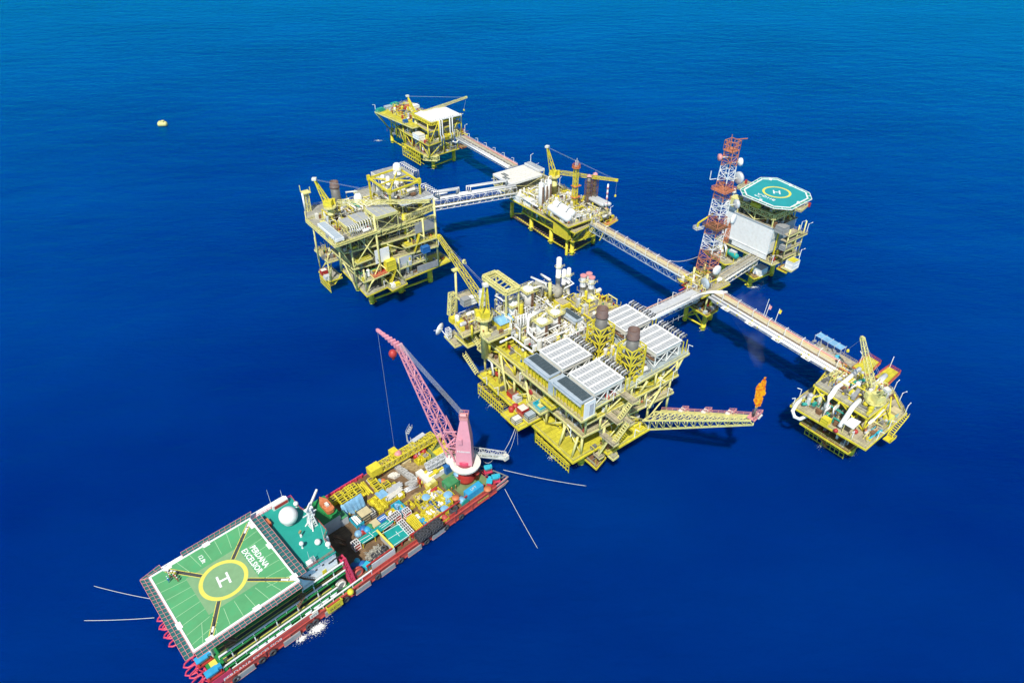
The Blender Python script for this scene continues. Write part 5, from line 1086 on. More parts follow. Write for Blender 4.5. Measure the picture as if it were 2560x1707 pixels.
# ---- exhaust stacks
def stack(label, x, y, zt):
    t = thing('exhaust_stack', label, 'exhaust stack', 'M', (x,y,30), group='tall exhaust stacks of the big platform')
    part(MB().rings((x,y,30), [(2.3,0),(2.3,5.5),(2.05,9),(1.95,zt-33)], 20), 'casing', 'casing', t, True)
    part(MB().rings((x,y,zt-3.2), [(2.05,0),(2.2,.1),(2.2,.5),(1.95,.6),(1.95,3.2),(1.7,3.2),(1.7,1.2)], 20), 'flue', 'stackrust', t, True)
    f = MB(); a = 3.1; zs = [30,33,36,39,41.8]
    for sx, sy in ((-1,-1),(1,-1),(1,1),(-1,1)): f.beam((x+sx*a,y+sy*a,30), (x+sx*a,y+sy*a,41.8), .42)
    for z in zs:
        for p, q in (((-a,-a),(a,-a)),((a,-a),(a,a)),((a,a),(-a,a)),((-a,a),(-a,-a))): f.beam((x+p[0],y+p[1],z), (x+q[0],y+q[1],z), .3)
    for z0, z1 in zip(zs, zs[1:]):
        for p, q in (((-a,-a),(a,-a)),((a,-a),(a,a)),((a,a),(-a,a)),((-a,a),(-a,-a))): f.beam((x+p[0],y+p[1],z0), (x+(p[0]+q[0])/2,y+(p[1]+q[1])/2,z1), .24).beam((x+q[0],y+q[1],z0), (x+(p[0]+q[0])/2,y+(p[1]+q[1])/2,z1), .24)
    part(f, 'support_tower', 'yellow', t)
stack('tall exhaust stack with a rusty top in a yellow lattice tower, nearer the right end', 23.2,4.2,47.6)
stack('tall exhaust stack with a rusty top in a yellow lattice tower, nearer the white vessels', 23.2,18.5,47.9)
# ---- white vessels with yellow platforms, columns, small stacks
def vessel(label, x, y, z, r, h, F='M', plat=True, m='white', top=True):
    t = thing('process_vessel', label, 'vessel', F, (x,y,z), group='upright process vessels')
    part(MB().rings((x,y,z), [(r*.9,0),(r*.9,.8),(r,.9),(r,h-r*.4),(r*.8,h-r*.1),(r*.3,h)], 20), 'shell', m, t, True)
    if plat:
        a = r*1.25; part(MB().box(x-a,x+a,y-a,y+a,z+h*.86,z+h*.86+.3).rail([(x-a,y-a,z+h*.86+.3),(x+a,y-a,z+h*.86+.3),(x+a,y+a,z+h*.86+.3),(x-a,y+a,z+h*.86+.3)],1.1,.1,1.2,True), 'platform', 'cream', t)
    if top: part(MB().path([(x,y,z+h-.2),(x,y,z+h+1.4),(x+r,y+.3,z+h+1.5),(x+r*1.15,y+.3,z+h-2)], .3, 6).cbox((x-.5,y-.5,z+h-.6),.7,.7,1.3), 'top_pipework', m, t, True)
    part(MB().lattice((x,y-r-.3,z), (x,y-r-.3,z+h*.86), .6,.5,n=8,rc=.05,rb=.04), 'ladder', 'rust', t)
vessel('fat white vessel in front of the small slate roof module, left one', 13,36.6,30,2.1,8)
vessel('fat white vessel beside the small slate roof module', 20.5,38.5,30,2.,7.5)
vessel('white vessel with a square yellow edged platform at the back', 21,54.5,30,2.2,9)
vessel('shorter white vessel behind the crane', 12.,52.,30,2.,7.5)
def column(label, x, y, z, r, h, m='white', F='M', cap=None):
    t = thing('process_column', label, 'column', F, (x,y,z), group='slim upright columns')
    part(MB().rings((x,y,z), [(r*1.2,0),(r*1.2,.5),(r,.6),(r,h*.5),(r*1.12,h*.5),(r*1.12,h*.54),(r,h*.55),(r,h),(r*.7,h+r*.4)], 14), 'shell', m, t, True)
    part(MB().torus((x,y,z+h*.8), r+.5, .1, 12, 4).rail([(x-r-.5,y-r-.5,z+h*.8),(x+r+.5,y-r-.5,z+h*.8)],1,.08), 'platform', 'cream', t)
    if cap: part(MB().rings((x,y,z+h), [(r*1.15,0),(r*1.15,.5),(r*.9,.6)], 12), 'cap', cap, t)
column('tallest white column of the cluster at the back of the big platform', 34,53,31,1.,16)
column('white column right of the tallest one at the back', 34.6,50.6,31,.8,12); column('outer white column of the close pair at the back', 36.2,49.8,31,.8,12.4)
column('grey insulated column behind the yellow crane mast', 3.2,58.5,30,1.2,12,'insul')
t = thing('horizontal_drum', 'big grey brown horizontal drum behind the white vessels', 'drum', 'M', (28,52,31)); part(MB().capsule((28,58,35.4), (31,49,35.4), 2.3, 16), 'shell', 'deckgrey', t, True); part(MB().box(27,30,57,57.6,30,34).box(29,32,50,50.6,30,34), 'saddle', 'yellow', t)
for i, (x, y, lb) in enumerate([(37.4,43.2,'grey turbine stack, left one of three in the yellow frame'),(40,43,'grey turbine stack, rear one of three in the yellow frame'),(38.9,40.4,'grey turbine stack, front one of three in the yellow frame')]): column(lb, x, y, 34.5, 1.05, 8.5, 'insul', cap='railpink')
t = thing('turbine_module', 'yellow framed turbine module with grey louvred walls and a crowded roof', 'module', 'M', (36,35,30))
part(MB().box(30,43,28.8,36.5,30,34.4), 'wall', 'grey', t); b = MB()
for x in (30,34.3,38.6,43):
    for y in (28.7,36.6,45): b.beam((x,y,30), (x,y,34.5), .5)
for y in (28.7,36.6,45): b.beam((30,y,34.4), (43,y,34.4), .5)
for x in (30,43): b.beam((x,28.7,34.4), (x,45,34.4), .5); b.beam((x,28.7,30), (x,36.6,34.4), .3)
part(b, 'frame', 'yellow', t); part(MB().box(30,43,28.7,45,34.2,34.45), 'roof', 'decktan', t)
t = thing('heater_box', 'bright yellow walled box unit beside the small slate roof module', 'module', 'M', (27.5,42,30)); part(MB().box(25.6,29.5,40.5,45.5,30,36), 'wall', 'yellow', t); part(MB().box(26,29,41,45,36,36.4), 'lid', 'decktan', t); part(MB().capsule((26.5,39.6,32),(29,39.6,32),.9), 'vessel', 'yellow', t, True)
# teal roofed shed and pipes by the crane
t = thing('deck_shed', 'teal roofed yellow shed beside the crane foot', 'shed', 'M', (6,50,30)); part(MB().box(3.5,9,48,53,30,33), 'wall', 'jacket', t); part(MB().add([(3.2,47.6,33),(9.3,47.6,33),(9.3,53.4,33),(3.2,53.4,33),(3.2,50.5,34.4),(9.3,50.5,34.4)], [(0,1,5,4),(2,3,4,5),(0,4,3),(1,2,5),(0,3,2,1)]), 'roof', 'tarpblue', t)
# ---- crane resting on its boom post
ped_crane('pedestal_crane', 'yellow pedestal crane with a long lattice boom resting leftwards, on the big platform', 'M', (-.4,52.4,18), 35.6, (3.4,58,37.4), (11.0,99.2,44.0), (0,51.6,48.8), 1.35, 2.4, 18, hook=None, rpl=3.2)
p = (9.0,84.5,38.0); t = thing('boom_rest', 'pale yellow post with a braced foot that carries the crane boom', 'boom rest', 'M', (3.6,76,26)); part(MB().tube((3.2,76,24), (5.6,79.4,40), .45, n=8), 'post', 'cream', t, True); part(MB().lattice((1.6,77.8,22), (3.2,78.6,31), 2.2,1.8,n=5,rc=.2,rb=.12), 'brace_frame', 'cream', t); part(MB().box(4.4,7,78.6,80.4,39.6,40.2), 'cradle', 'cream', t)
p = Vector((10.1,80.2,41.0)); t = thing('crane_block', 'pale hook block hanging on thin ropes beside the crane boom', 'hook block', 'M', tuple(p)); part(MB().cbox(p,1.4,.9,1.2,30).cbox((p.x+.6,p.y,p.z-.7),.7,.5,.8), 'block', 'cream', t); part(MB().beam(p, (9.3,95.7,43.5), .06).beam(p, (1.2,53,48), .06), 'rope', 'wire', t)
# ---- dish, boats landings, stairs, lamps
t = thing('satellite_dish', 'white satellite dish on a frame at the far left corner of the big platform', 'dish', 'M', (-5.,73,16)); d = MB().rings((0,0,0), [(.1,0),(1.5,.25),(2.6,.8),(2.55,.9),(1.4,.4),(.1,.15)], 18); place(d, Matrix.Translation((-5.4,74,20)) @ Matrix.Rotation(R(115), 4, 'Z') @ Matrix.Rotation(R(80), 4, 'Y')); part(d, 'reflector', 'white', t, True); part(MB().beam((-5.4,74,20),(-4,71,16.5),.25).beam((-5.4,74,20),(-3.6,74,16.5),.25).lattice((-3.6,72,17),(-3.6,72,21),1.6,1.6,n=3,rc=.08,rb=.06).tube((-8,75.3,20),(-5.6,72.6,21.6),.07).tube((-8,75.3,20),(-5.6,76,18.6),.07), 'stand', 'white', t)
def landing(y0, y1, x, label, z0=-1, z1=4.2, w=2.6, F='M', P=None, step=1.3):
    t = thing('boat_landing', label, 'boat landing', F, (x,(y0+y1)/2,0), group='boat landings with upright bumpers'); b = MB(); n = int(abs(y1-y0)/step)
    part(MB().lattice((x+w/2,y0,z1-.4), (x+w/2,y1,z1-.4), w, .9, n=max(3,n//2), rc=.11, rb=.06), 'walkway_frame', 'jacket', t)
    for i in range(n+1): y = y0+(y1-y0)*i/n; b.beam((x,y,z0), (x,y,z1), .22)
    part(b, 'bumper', 'yellow', t, kind='stuff'); part(MB().beam((x,y0,.6),(x,y1,.6),.2).beam((x,y0,z1),(x,y1,z1),.26).beam((x+.1,y0,2.2),(x+.1,y1,2.2),.2), 'rail_bar', 'yellow', t)
    part(MB().tube((x+w,y0,z1-.6),(4.6 if F == 'M' else x+w+4,y0,8),.3,n=6).tube((x+w,y1,z1-.6),(4.6 if F == 'M' else x+w+4,y1,8),.3,n=6), 'strut', 'yellow', t)
landing(3.4,21,-1.4,'yellow boat landing along the near corner of the big platform')
landing(38.6,54.4,-2.6,'yellow boat landing under the crane side of the big platform',z1=5)
t = thing('mooring_post', 'yellow bottle shaped post at the end of the near boat landing', 'post', 'M', (-.8,21.8,0)); part(MB().rings((-.8,21.8,-1), [(.5,0),(.5,6.5),(.9,7),(.9,8),(.3,9)], 10), 'post', 'yellow', t, True)
for p, q in (((14.6,-6.2,29.8),(10.2,-5.4,24.0)),((12.1,-8.0,23.8),(6.4,-8.0,18.5)),((6.0,-6.0,18.3),(4.4,-3.6,10.0)),((-0.8,60.2,24.0),(0.1,56.3,20.0)),((-5.6,58.3,18.0),(-4.2,52.4,12.0)),((-1.5,26,28.4),(-1.2,31,24))):
    part(MB().stair(p, q, 1.5, .18), 'stairway', 'cream', MP)
for x0, x1, y0, y1, z in ((13.8,16.4,-7.2,-1.3,29.9),(8.4,11,-6.6,-1.3,23.9),(11.6,13.4,-9.2,-1.6,23.8),(5,7.4,-9.2,-2.9,18.4),(3.4,5.6,-5.2,-2.5,10.6)):
    s = part(MB().box(x0,x1,y0,y1,z-.35,z).rail([(x0,y1,z),(x0,y0,z),(x1,y0,z),(x1,y1,z)],1.1,.08), 'landing', 'decktan', MP); part(MB().beam((x0,y0,z-.3),(x1,y0,z-.3),.2,.5).beam((x1,y0,z-.3),(x1,y1,z-.3),.2,.5), 'edge_beam', 'cream', s)
b = MB()
for i, (p, dx, dy) in enumerate([((-3.1,28,24.1),.6,-.8),((-3,2,18.6),0,1),((10,-2.4,30),0,-1),((20,-2.3,30),0,-1),((32,-2.4,24),0,-1),((38,-2.4,24),1,0),((46.8,0,30),0,-1),((26,-2.6,18.6),0,-1),((36,-3,18.6),0,-1),((20,-4.6,10),0,-1),((26.5,-4.6,10),0,-1),((-3.6,40,10),-1,0),((-3.6,47,10),-1,0),((12,60,30),-.6,1),((18,60.2,30),1,.4),((24,60.2,30),1,.4),((43,45,30),1,.6),((30,60,31),1,.3),((41,57,18),1,0)]):
    solo(lamp_post(MB(), p, dx, dy, 3.6, 1.7, .15), 'lamp_post', 'white', 'white bent lamp post standing on the edge of the big platform', 'lamp post', 'M', p, 'lamp posts of the big platform')
# hose reels, red discs, lifebuoys
for i, (p, lb) in enumerate([((9.2,-0.5,30.6),'red hose reel on the top deck near the white end wall, left one'),((11.7,-0.5,30.6),'red hose reel on the top deck near the white end wall, right one'),((1.7,0.9,19.6),'red hose reel at the near corner one level above the lowest deck'),((-0.0,26.0,19.0),'red hose reel on the grey level under the farther slate roof'),((1.9,48.4,11.5),'red hose reel on the yellow lower deck under the big white pipe'),((4.7,44.1,25.0),'red hose reel on the level behind the yellow roof deck')]):
    t = thing('hose_reel', lb, 'hose reel', 'M', (p[0],p[1],p[2]-1.), group='red hose reels of the big platform'); part(MB().torus(p,.75,.28,14,6,'x'), 'reel', 'red', t, True); part(MB().beam((p[0],p[1],p[2]-1),(p[0],p[1],p[2]),.25).tube((p[0]-.3,p[1],p[2]),(p[0]+.3,p[1],p[2]),.55,n=12), 'stand', 'red', t)
# ---- loads standing on the loading platforms
def box_unit(name, label, cat, p, sx, sy, h, m, F='M', z=None, lid=None, frame=None):
    z = p[2] if z is None else z; t = thing(name, label, cat, F, (p[0],p[1],z)); x, y = p[0], p[1]
    part(MB().box(x-sx/2,x+sx/2,y-sy/2,y+sy/2,z+.1,z+h), 'body', m, t); part(grating_box(MB(), x-sx/2-.06,x+sx/2+.06,y-sy/2-.06,y+sy/2+.06,z,z+h+.05,t=.14), 'frame', frame or m, t)
    if lid: part(MB().box(x-sx/2,x+sx/2,y-sy/2,y+sy/2,z+h,z+h+.1), 'lid', lid, t)
    return t
box_unit('cargo_container','red open container on the yellow lower deck edge','container',(0.1,36.5,11.5),2.4,3.,2,'red',z=10,lid='rust')
box_unit('cargo_container','white and grey tank crate right of the red container','crate',(0.1,33.6,11.5),2.2,2.4,1.8,'lightgrey',z=10)
box_unit('gas_rack','red rack with a white top on the loading platform','rack',(-3.9,25.3,13.5),2.8,2.8,2.4,'red',z=12.2,lid='offwhite')
box_unit('cargo_container','blue grey framed crate at the outer corner of the loading platform','crate',(-3.4,21.9,13.5),3.2,2.4,2.,'bluegrey',z=12.2,frame='dark')
box_unit('framed_tank','white tank in a black frame on the lowest loading platform','tank',(-7.2,24.4,12.0),3.,2.4,1.8,'offwhite',z=10.6,frame='dark')
for i, (q, lb) in enumerate((((-5.3,29.8,12.0),'red round tank on the lowest loading platform, left one'),((-3.4,30.1,12.0),'red round tank on the lowest loading platform, right one'))):
    t = thing('red_tank', lb, 'tank', 'M', (q[0],q[1],10.6), group='red tanks of the loading platform'); part(MB().rings((q[0],q[1],10.6), [(1.,0),(1.1,.4),(1.1,1.5),(.5,2)], 12), 'tank', 'red', t, True); part(MB().beam((q[0]-.8,q[1],12.6),(q[0]+.8,q[1],12.6),.14), 'lifting_bar', 'hullred', t)
q = (-0.8,19.7,18.0); t = thing('cargo_skip', 'teal blue open skip on the cream loading platform', 'skip', 'M', (q[0],q[1],17)); x, y = q[0], q[1]; part(MB().box(x-1.7,x+1.7,y-2,y+2,17.05,17.2).box(x-1.7,x-1.5,y-2,y+2,17.2,18.8).box(x+1.5,x+1.7,y-2,y+2,17.2,18.8).box(x-1.5,x+1.5,y-2,y-1.8,17.2,18.8).box(x-1.5,x+1.5,y+1.8,y+2,17.2,18.8), 'body', 'cyan', t); part(MB().cbox((x,y,17.2),1.4,1.6,1,20).cbox((x+.6,y-.8,17.2),.7,.8,1.1,50), 'load', 'cream', t)
for p, lb in (((5.4,44.9,11.0),'teal valve unit on the yellow lower deck, upper one'),((5.2,42.5,11.0),'teal valve unit on the yellow lower deck, lower one'),((2.8,15.4,22.6),'teal pump on the yellow box platform')):
    t = thing('teal_pump', lb, 'pump', 'M', (p[0],p[1],p[2]-.6), group='teal pumps'); part(MB().cbox((p[0],p[1],p[2]-.6),1.6,.9,.9,30).capsule((p[0]-.6,p[1],p[2]+.4),(p[0]+.6,p[1],p[2]+.4),.4), 'body', 'teal', t); part(MB().cbox((p[0],p[1],p[2]-.6),2,1.3,.15,30), 'base', 'grey', t)
q = (0.3,16.9,23.0); part(MB().stair((q[0]-1,q[1],22), (q[0]+.8,q[1],24.6), 1.2), 'stairway', 'yellow', MP)
for i, p in enumerate((((-3.0,68.4,26.5)),((-2.4,65.0,26.5)))): box_unit('yellow_basket','yellow basket on the far left deck, '+('outer' if i == 0 else 'inner')+' one','basket',p,2.6,2.4,1.8,'yellow',z=26)
box_unit('grey_cabin','grey louvred box on the far left upper deck','cabin',(2.9,69.0,32.0),3,2.6,2.6,'grey',z=31)
box_unit('white_cabin','small white cabin beside the grey louvred box','cabin',(5.8,68.4,33.0),2.2,2.,2.6,'white',z=31)
# ---- flare boom and flame
FB = thing('flare_boom', 'long pale yellow lattice flare boom with pink railed steps', 'flare boom', 'M', (26,-4,10))
A1, A2, A3 = Vector((27.2,-4.6,9.4)), Vector((23.2,-4.4,15.6)), Vector((29.6,-3.6,15.4)); T1, T2, T3 = Vector((34,-36.2,31.6)), Vector((32.8,-35.6,33.4)), Vector((34.8,-35.6,33.4))
f = MB(); n = 13
for a, t in ((A1,T1),(A2,T2),(A3,T3)): f.beam(a, t, .5)
for i in range(n+1):
    p = [a.lerp(t,i/n) for a, t in ((A1,T1),(A2,T2),(A3,T3))]
    for j in range(3): f.beam(p[j], p[(j+1) % 3], .22)
    if i < n:
        q = [a.lerp(t,(i+1)/n) for a, t in ((A1,T1),(A2,T2),(A3,T3))]
        for j in range(3): f.beam(p[j], q[(j+1) % 3], .2)
part(f, 'truss', 'cream', FB)
for i in range(4):
    p = A3.lerp(T3,.06+i*.235); q = A3.lerp(T3,.06+(i+1)*.235); z = Vector((0,0,.3)); d = (q-p).normalized(); s = Vector((-d.y,d.x,0)).normalized()
    if s.x < 0: s = -s
    w = part(MB().beam(p+z+s*.5, q+z+s*.5, 1.2, .15), 'walkway', 'cream', FB); part(MB().rail([p+z+s*1.1, q+z+s*1.1],1.1,.13,2.2), 'railing', 'railpink', w)
    l = part(MB().cbox(q+s*1.4-Vector((0,0,.1)),2.6,2.2,.5,math.degrees(math.atan2(d.y,d.x))), 'rest_platform', 'offwhite', FB); c = q+s*1.4+Vector((0,0,.4)); part(MB().rail([c+d*1.2-s*1, c+d*1.2+s*1, c-d*1.2+s*1],1.2,.14,1), 'railing', 'railpink', l)
tip = T1.lerp(T3,.5)+Vector((0,.6,1.6)); part(MB().tube(tip, tip+Vector((.1,-.2,4.4)), .35, n=8).tube(tip+Vector((.5,0,0)), tip+Vector((.6,-.2,3.8)), .12, n=6).tube(tip+Vector((-.5,0,0)), tip+Vector((-.4,-.2,3.8)), .12, n=6), 'flare_tip', 'casing', FB, True); part(MB().cbox(tip-Vector((0,0,.6)),2.6,2.6,.3,10).rail([tip+Vector((-1.2,-1.2,0)),tip+Vector((1.2,-1.2,0)),tip+Vector((1.2,1.2,0))],1.1,.13,1), 'tip_platform', 'railpink', FB)
fm = bpy.data.materials.new('fire'); fm.use_nodes = True; nt = fm.node_tree; N = nt.nodes; L = nt.links; N.remove(N['Principled BSDF'])
em = N.new('ShaderNodeEmission'); tc = N.new('ShaderNodeTexCoord'); no = N.new('ShaderNodeTexNoise'); no.inputs['Scale'].default_value = 1.1; no.inputs['Detail'].default_value = 5; cr = N.new('ShaderNodeValToRGB')
cr.color_ramp.elements[0].position = .36; cr.color_ramp.elements[0].color = (.75,.12,.03,1); cr.color_ramp.elements[1].position = .6; cr.color_ramp.elements[1].color = (.95,.52,.02,1)
L.new(tc.outputs['Object'], no.inputs['Vector']); L.new(no.outputs['Fac'], cr.inputs[0]); L.new(cr.outputs[0], em.inputs['Color']); em.inputs['Strength'].default_value = .85; L.new(em.outputs[0], N['Material Output'].inputs['Surface']); MATS['fire'] = fm
g = random.Random(9); base = tip+Vector((.1,-.2,4.3)); m = MB()
bp_ = [(0,0,0,.5),(.1,.1,1.1,1.),(.3,.2,2.2,1.15),(.0,.3,3.3,1.1),(.4,.4,4.4,1.3),(.7,.5,5.5,1.2),(.2,.5,6.2,1.),(1.2,.6,6.8,.8),(1.5,.8,7.8,.55),(1.8,.9,8.7,.3)]
for x, y, z, r in bp_:
    m.sphere((base.x+x,base.y+y,base.z+z), r, 10, 7, 1.1)
    for k in range(7): a = g.uniform(0,6.3); q = g.uniform(.3,.55)*r; m.sphere((base.x+x+r*.8*math.cos(a),base.y+y+r*.8*math.sin(a),base.z+z+g.uniform(-.6,.6)), q, 7, 5, 1.2)
solo(m, 'flame', 'fire', 'orange yellow gas flame burning at the flare boom tip', 'flame', 'M', tuple(base))
sm = bpy.data.materials.new('smoke'); sm.use_nodes = True; nt = sm.node_tree; N = nt.nodes; L = nt.links; N.remove(N['Principled BSDF'])
pv = N.new('ShaderNodeVolumePrincipled'); pv.inputs['Color'].default_value = (.97,.99,1,1); no = N.new('ShaderNodeTexNoise'); no.inputs['Scale'].default_value = .16; no.inputs['Detail'].default_value = 4; tc = N.new('ShaderNodeTexCoord'); mr = N.new('ShaderNodeMapRange'); mr.inputs[1].default_value = .48; mr.inputs[2].default_value = .72; mr.inputs[4].default_value = .016
L.new(tc.outputs['Object'], no.inputs['Vector']); L.new(no.outputs['Fac'], mr.inputs[0]); L.new(mr.outputs[0], pv.inputs['Density']); L.new(pv.outputs[0], N['Material Output'].inputs['Volume']); MATS['smoke'] = sm
m = MB()
c = base+Vector((2,1,9)); pr = []
for i in range(9): t = i/8; pr.append((c.x+t*14, c.y+t*20+math.sin(i)*1.2, c.z+t*12, 1.2+6*t))
vs = []
for x, y, z, r in pr: vs += [(x+r*math.cos(2*PI*k/12), y-r*.5*math.sin(2*PI*k/12), z+r*.8*math.sin(2*PI*k/12)) for k in range(12)]
m.add(vs, [(i*12+k, i*12+(k+1) % 12, (i+1)*12+(k+1) % 12, (i+1)*12+k) for i in range(8) for k in range(12)]+[tuple(range(11,-1,-1)), tuple(range(96,108))])
sm_ = solo(m, 'smoke', 'smoke', 'faint pale smoke drifting up from the flare flame', 'smoke', 'M', tuple(c), kind='stuff')
import bmesh
bm_ = bmesh.new(); bm_.from_mesh(sm_.data); bmesh.ops.recalc_face_normals(bm_, faces=bm_.faces); bm_.to_mesh(sm_.data); bm_.free()
for i, (x, y, r) in enumerate(((4.8,4.2,2.),(4.8,22.6,1.8),(-1,12,2.4),(-2,46,2.2))): foam(('faint foam round the near corner leg of the big platform','faint foam round the second leg of the big platform','faint foam under the near boat landing','faint foam under the crane side boat landing')[i], x, y, r, 26, 40+i, 'M')
# ================================================================== TALL COMPRESSION PLATFORM (left)
WP = thing('compression_platform', 'tall crowded yellow platform left of centre with open truss sides and a dark shaded base', 'platform', 'W', (18,0,0))
jacket(WP, [(5,-8),(5,6),(20,-8),(20,6),(36,-8),(36,6)], 9.4, [(0,2),(2,4)], 1.2)
deck(WP, [(-.7,-16.6),(10.2,-15),(10.4,-19.3),(18.9,-17.6),(18.9,-14.4),(33,-13.2),(33,10),(.5,10)], 10, 'deckgrey', 'yellow')
deck(WP, [(33,-13.2),(45.4,-12),(45.4,-2),(33,-2)], 10, 'yellow', 'yellow')
deck(WP, [(4.,-16.2),(11.8,-15.2),(11.8,-10.4),(4.4,-11)], 17, 'red', 'cream')
deck(WP, [(-2.4,-9.8),(9,-11),(38.4,-13.8),(38.4,12),(-2.4,12)], 21, 'decktan', 'cream')
deck(WP, [(-1,-12),(6.6,-11.4),(6.6,-7),(-1,-7)], 24.2, 'deckyellow', 'cream')
deck(WP, [(14,-11.6),(39.2,-12),(39.2,12),(14,12)], 29.4, 'decktan', 'cream')
deck(WP, [(-9.8,-14),(9.6,-12.6),(24,-12),(39.8,-8.6),(46,4),(46,16),(-10,16)], 36.4, 'deckgrey', 'cream')
deck(WP, [(0,-13.8),(33,-12.6),(33,9),(0,9)], 15.6, 'deckgrey', 'cream')
deck(WP, [(-5,-9),(14,-11.4),(14,10),(-5,10)], 29.4, 'decktan', 'cream')
deck(WP, [(22,-13.4),(39,-13.6),(39,-8),(22,-8)], 25.2, 'deckyellow', 'cream')
deck(WP, [(-6.6,10.5),(0,10.5),(0,22),(-6.6,22)], 6.5, 'deckgrey', 'yellow')
deck(WP, [(-6,9),(-1,9),(-1,24),(-6,24)], 17, 'decktan', 'cream')
for x, y, z0, z1, r in ((9.4,-12.2,10,44,.5),(-1.6,-9.4,10,36,.42),(25,-10.6,10,37,.5),(38.4,-12.6,10,43,.5),(1,-13,10,21,.4),(18,-13,10,21,.38),(32,-12.6,10,36,.42),(-8,-12,24,36,.35),(-8,14,17,36,.35),(-5.6,10.6,6,17,.32),(-5.6,21.6,6,24,.32),(45,5,30,42,.35),(0,10,10,36,.42),(38,11,10,36,.4)):
    part(MB().tube((x,y,z0), (x,y,z1), r, n=8), 'column', 'cream', WP, True)
for p, q in (((-1.6,-9.6,21.4),(9.4,-12.2,35.6)),((9.4,-12.2,21.4),(2,-11,35.6)),((9.4,-12.2,21),(.6,-14.6,10.4)),((9.4,-12.4,20.6),(17,-14.6,10.4)),((25,-11,21.4),(14,-12,28.6)),((25,-11,29.8),(38.4,-12,35.6)),((38.4,-12.6,21.4),(30,-12.4,28.8)),((25,-11,20.6),(34,-13,10.4)),((-2,-9.6,21.4),(-8.6,-12.4,35.8)),((-1.6,-4,21.4),(-8.6,6,35.8)),((-5.6,10.6,6.6),(-1,16,17)),((-5.6,21.6,6.6),(-1,16,17)),((-5.6,10.6,17),(0,16,24)),((-2,2,21),(-2,-9,10.4)),((11.6,-16,10.4),(8,-12.4,17)),((4.2,-16,16.6),(2,-12,10.4)),((18.6,-17,10.2),(14,-13,21))):
    part(MB().tube(p, q, .3, n=6), 'brace', 'cream', WP, True)
for a, b, h in (((24,-11.8,38),(39.6,-9.2,38),2.6),((-9.6,-13.8,36.4),(9.4,-12.4,36.4),.9),((9.4,-12.2,34.8),(39,-12,34.8),1.6),((-9.6,16,36),(-9.6,-13.6,36),1.2)):
    part(MB().lattice(a, b, .8, h, n=10, rc=.14, rb=.08), 'edge_girder', 'cream', WP)
clutter(WP, 0, 32, -13, -6, 15.6, 50, .9, ('grey','steel','yellow','cream','white','green'), 4); clutter(WP, -4, 13, -10, -4, 29.4, 51, .9, ('grey','white','yellow','cream'), 4); clutter(WP, 23, 38, -13, -9, 25.2, 52, .9, ('green','steel','yellow','orange'), 2.5); clutter(WP, -6, 0, 10, 22, 17, 53, .7, ('cream','yellow','steel'), 4); clutter(WP, 1, 32, -13, 8, 10, 41, .35, ('grey','steel','dark','cream'), 4); clutter(WP, 0, 37, -11, 8, 21, 42, .7, ('grey','steel','yellow','cream','white'), 4); clutter(WP, 15, 38, -11, 8, 29.4, 43, .8, ('grey','steel','yellow','cream','white'), 4.5)
clutter(WP, -6, 38, -5, 15, 36.4, 44, .7, ('yellow','cream','white','offwhite','yellow'), 4.5); clutter(WP, 4, 24, 4, 15, 37, 45, 1.3, ('yellow','white','cream','offwhite'), 5); clutter(WP, -9, 8, -12, -2, 36.4, 46, .25, ('cream','white','steel'), 2); clutter(WP, 20, 34, -6, 9, 44.5, 47, .8, ('grey','offwhite','yellow','insul'), 3); clutter(WP, 36, 45, 2, 14, 36.4, 48, .9, ('yellow','cream','white'), 3); clutter(WP, 34, 44, -11, -4, 10, 49, .25, ('red','blue','grey'), 1.5)
# white wall, blue-grey wall panels, coloured boxes
part(MB().box(7.6,14.4,-12.3,-11.9,21.2,27.6), 'wall', 'white', WP); part(MB().box(15,25,-12.4,-12.1,14.5,20.4), 'wall', 'lightgrey', WP); part(MB().box(28,38.4,-12.6,-12.2,29.6,34.6), 'wall', 'grey', WP); part(MB().box(27,38,-13.2,-12.8,10.2,13.5), 'wall', 'grey', WP); part(MB().box(16,38,-3,-2.6,10,36), 'wall', 'grey', WP); part(MB().box(0,15,-4,-3.6,10,36), 'wall', 'steel', WP)
def boxm(name, label, cat, F, P0, sx, sy, h, m, z, lid=None): return box_unit(name, label, cat, P0, sx, sy, h, m, F, z, lid)
boxm('yellow_cabin','bright yellow cabin block low on the tall left platform','cabin','W',(13.5,-13.4,19.0),4.2,3,4.6,'yellow',17.2)
boxm('blue_box','blue box on the right side of the tall left platform','box','W',(30.8,-15.2,22.5),3.4,2.4,2.6,'blue',21)
boxm('blue_basket','blue grey basket on the yellow lower corner deck','basket','W',(36.5,-11.2,11.5),4.,2.4,1.4,'bluegrey',10)
boxm('red_container','red container on the low side balcony of the tall left platform','container','W',(-5.5,18.2,8.4),2.6,2.4,2.2,'red',6.5,'offwhite'); boxm('grey_crate','grey crate of pipes beside the red container on the low side balcony','crate','W',(-6.0,13.4,8.0),2.6,2.6,1.4,'lightgrey',6.5)
boxm('white_crate','white crate on the small front balcony of the tall left platform','crate','W',(12.7,-15.9,11.5),2.2,2.2,1.2,'white',10); boxm('yellow_crate','yellow crate on the small front balcony of the tall left platform','crate','W',(14.4,-16.7,11.5),2.,1.8,1.4,'yellow',10)
q = (15.3,-8.8,27.0); t = thing('turbine_hood','round yellow hood on a front balcony of the tall left platform','hood','W',(q[0],q[1],24)); part(MB().capsule((q[0]-1.6,q[1],26.6),(q[0]+1.6,q[1],26.6),2.,12), 'hood', 'yellow', t, True); part(MB().box(q[0]-3.4,q[0]+3,q[1]-2.2,q[1]+2.4,23.6,24.4).rail([(q[0]-3.4,q[1]+2.4,24.4),(q[0]-3.4,q[1]-2.2,24.4),(q[0]+3,q[1]-2.2,24.4)],1.1,.1), 'balcony', 'cream', t)
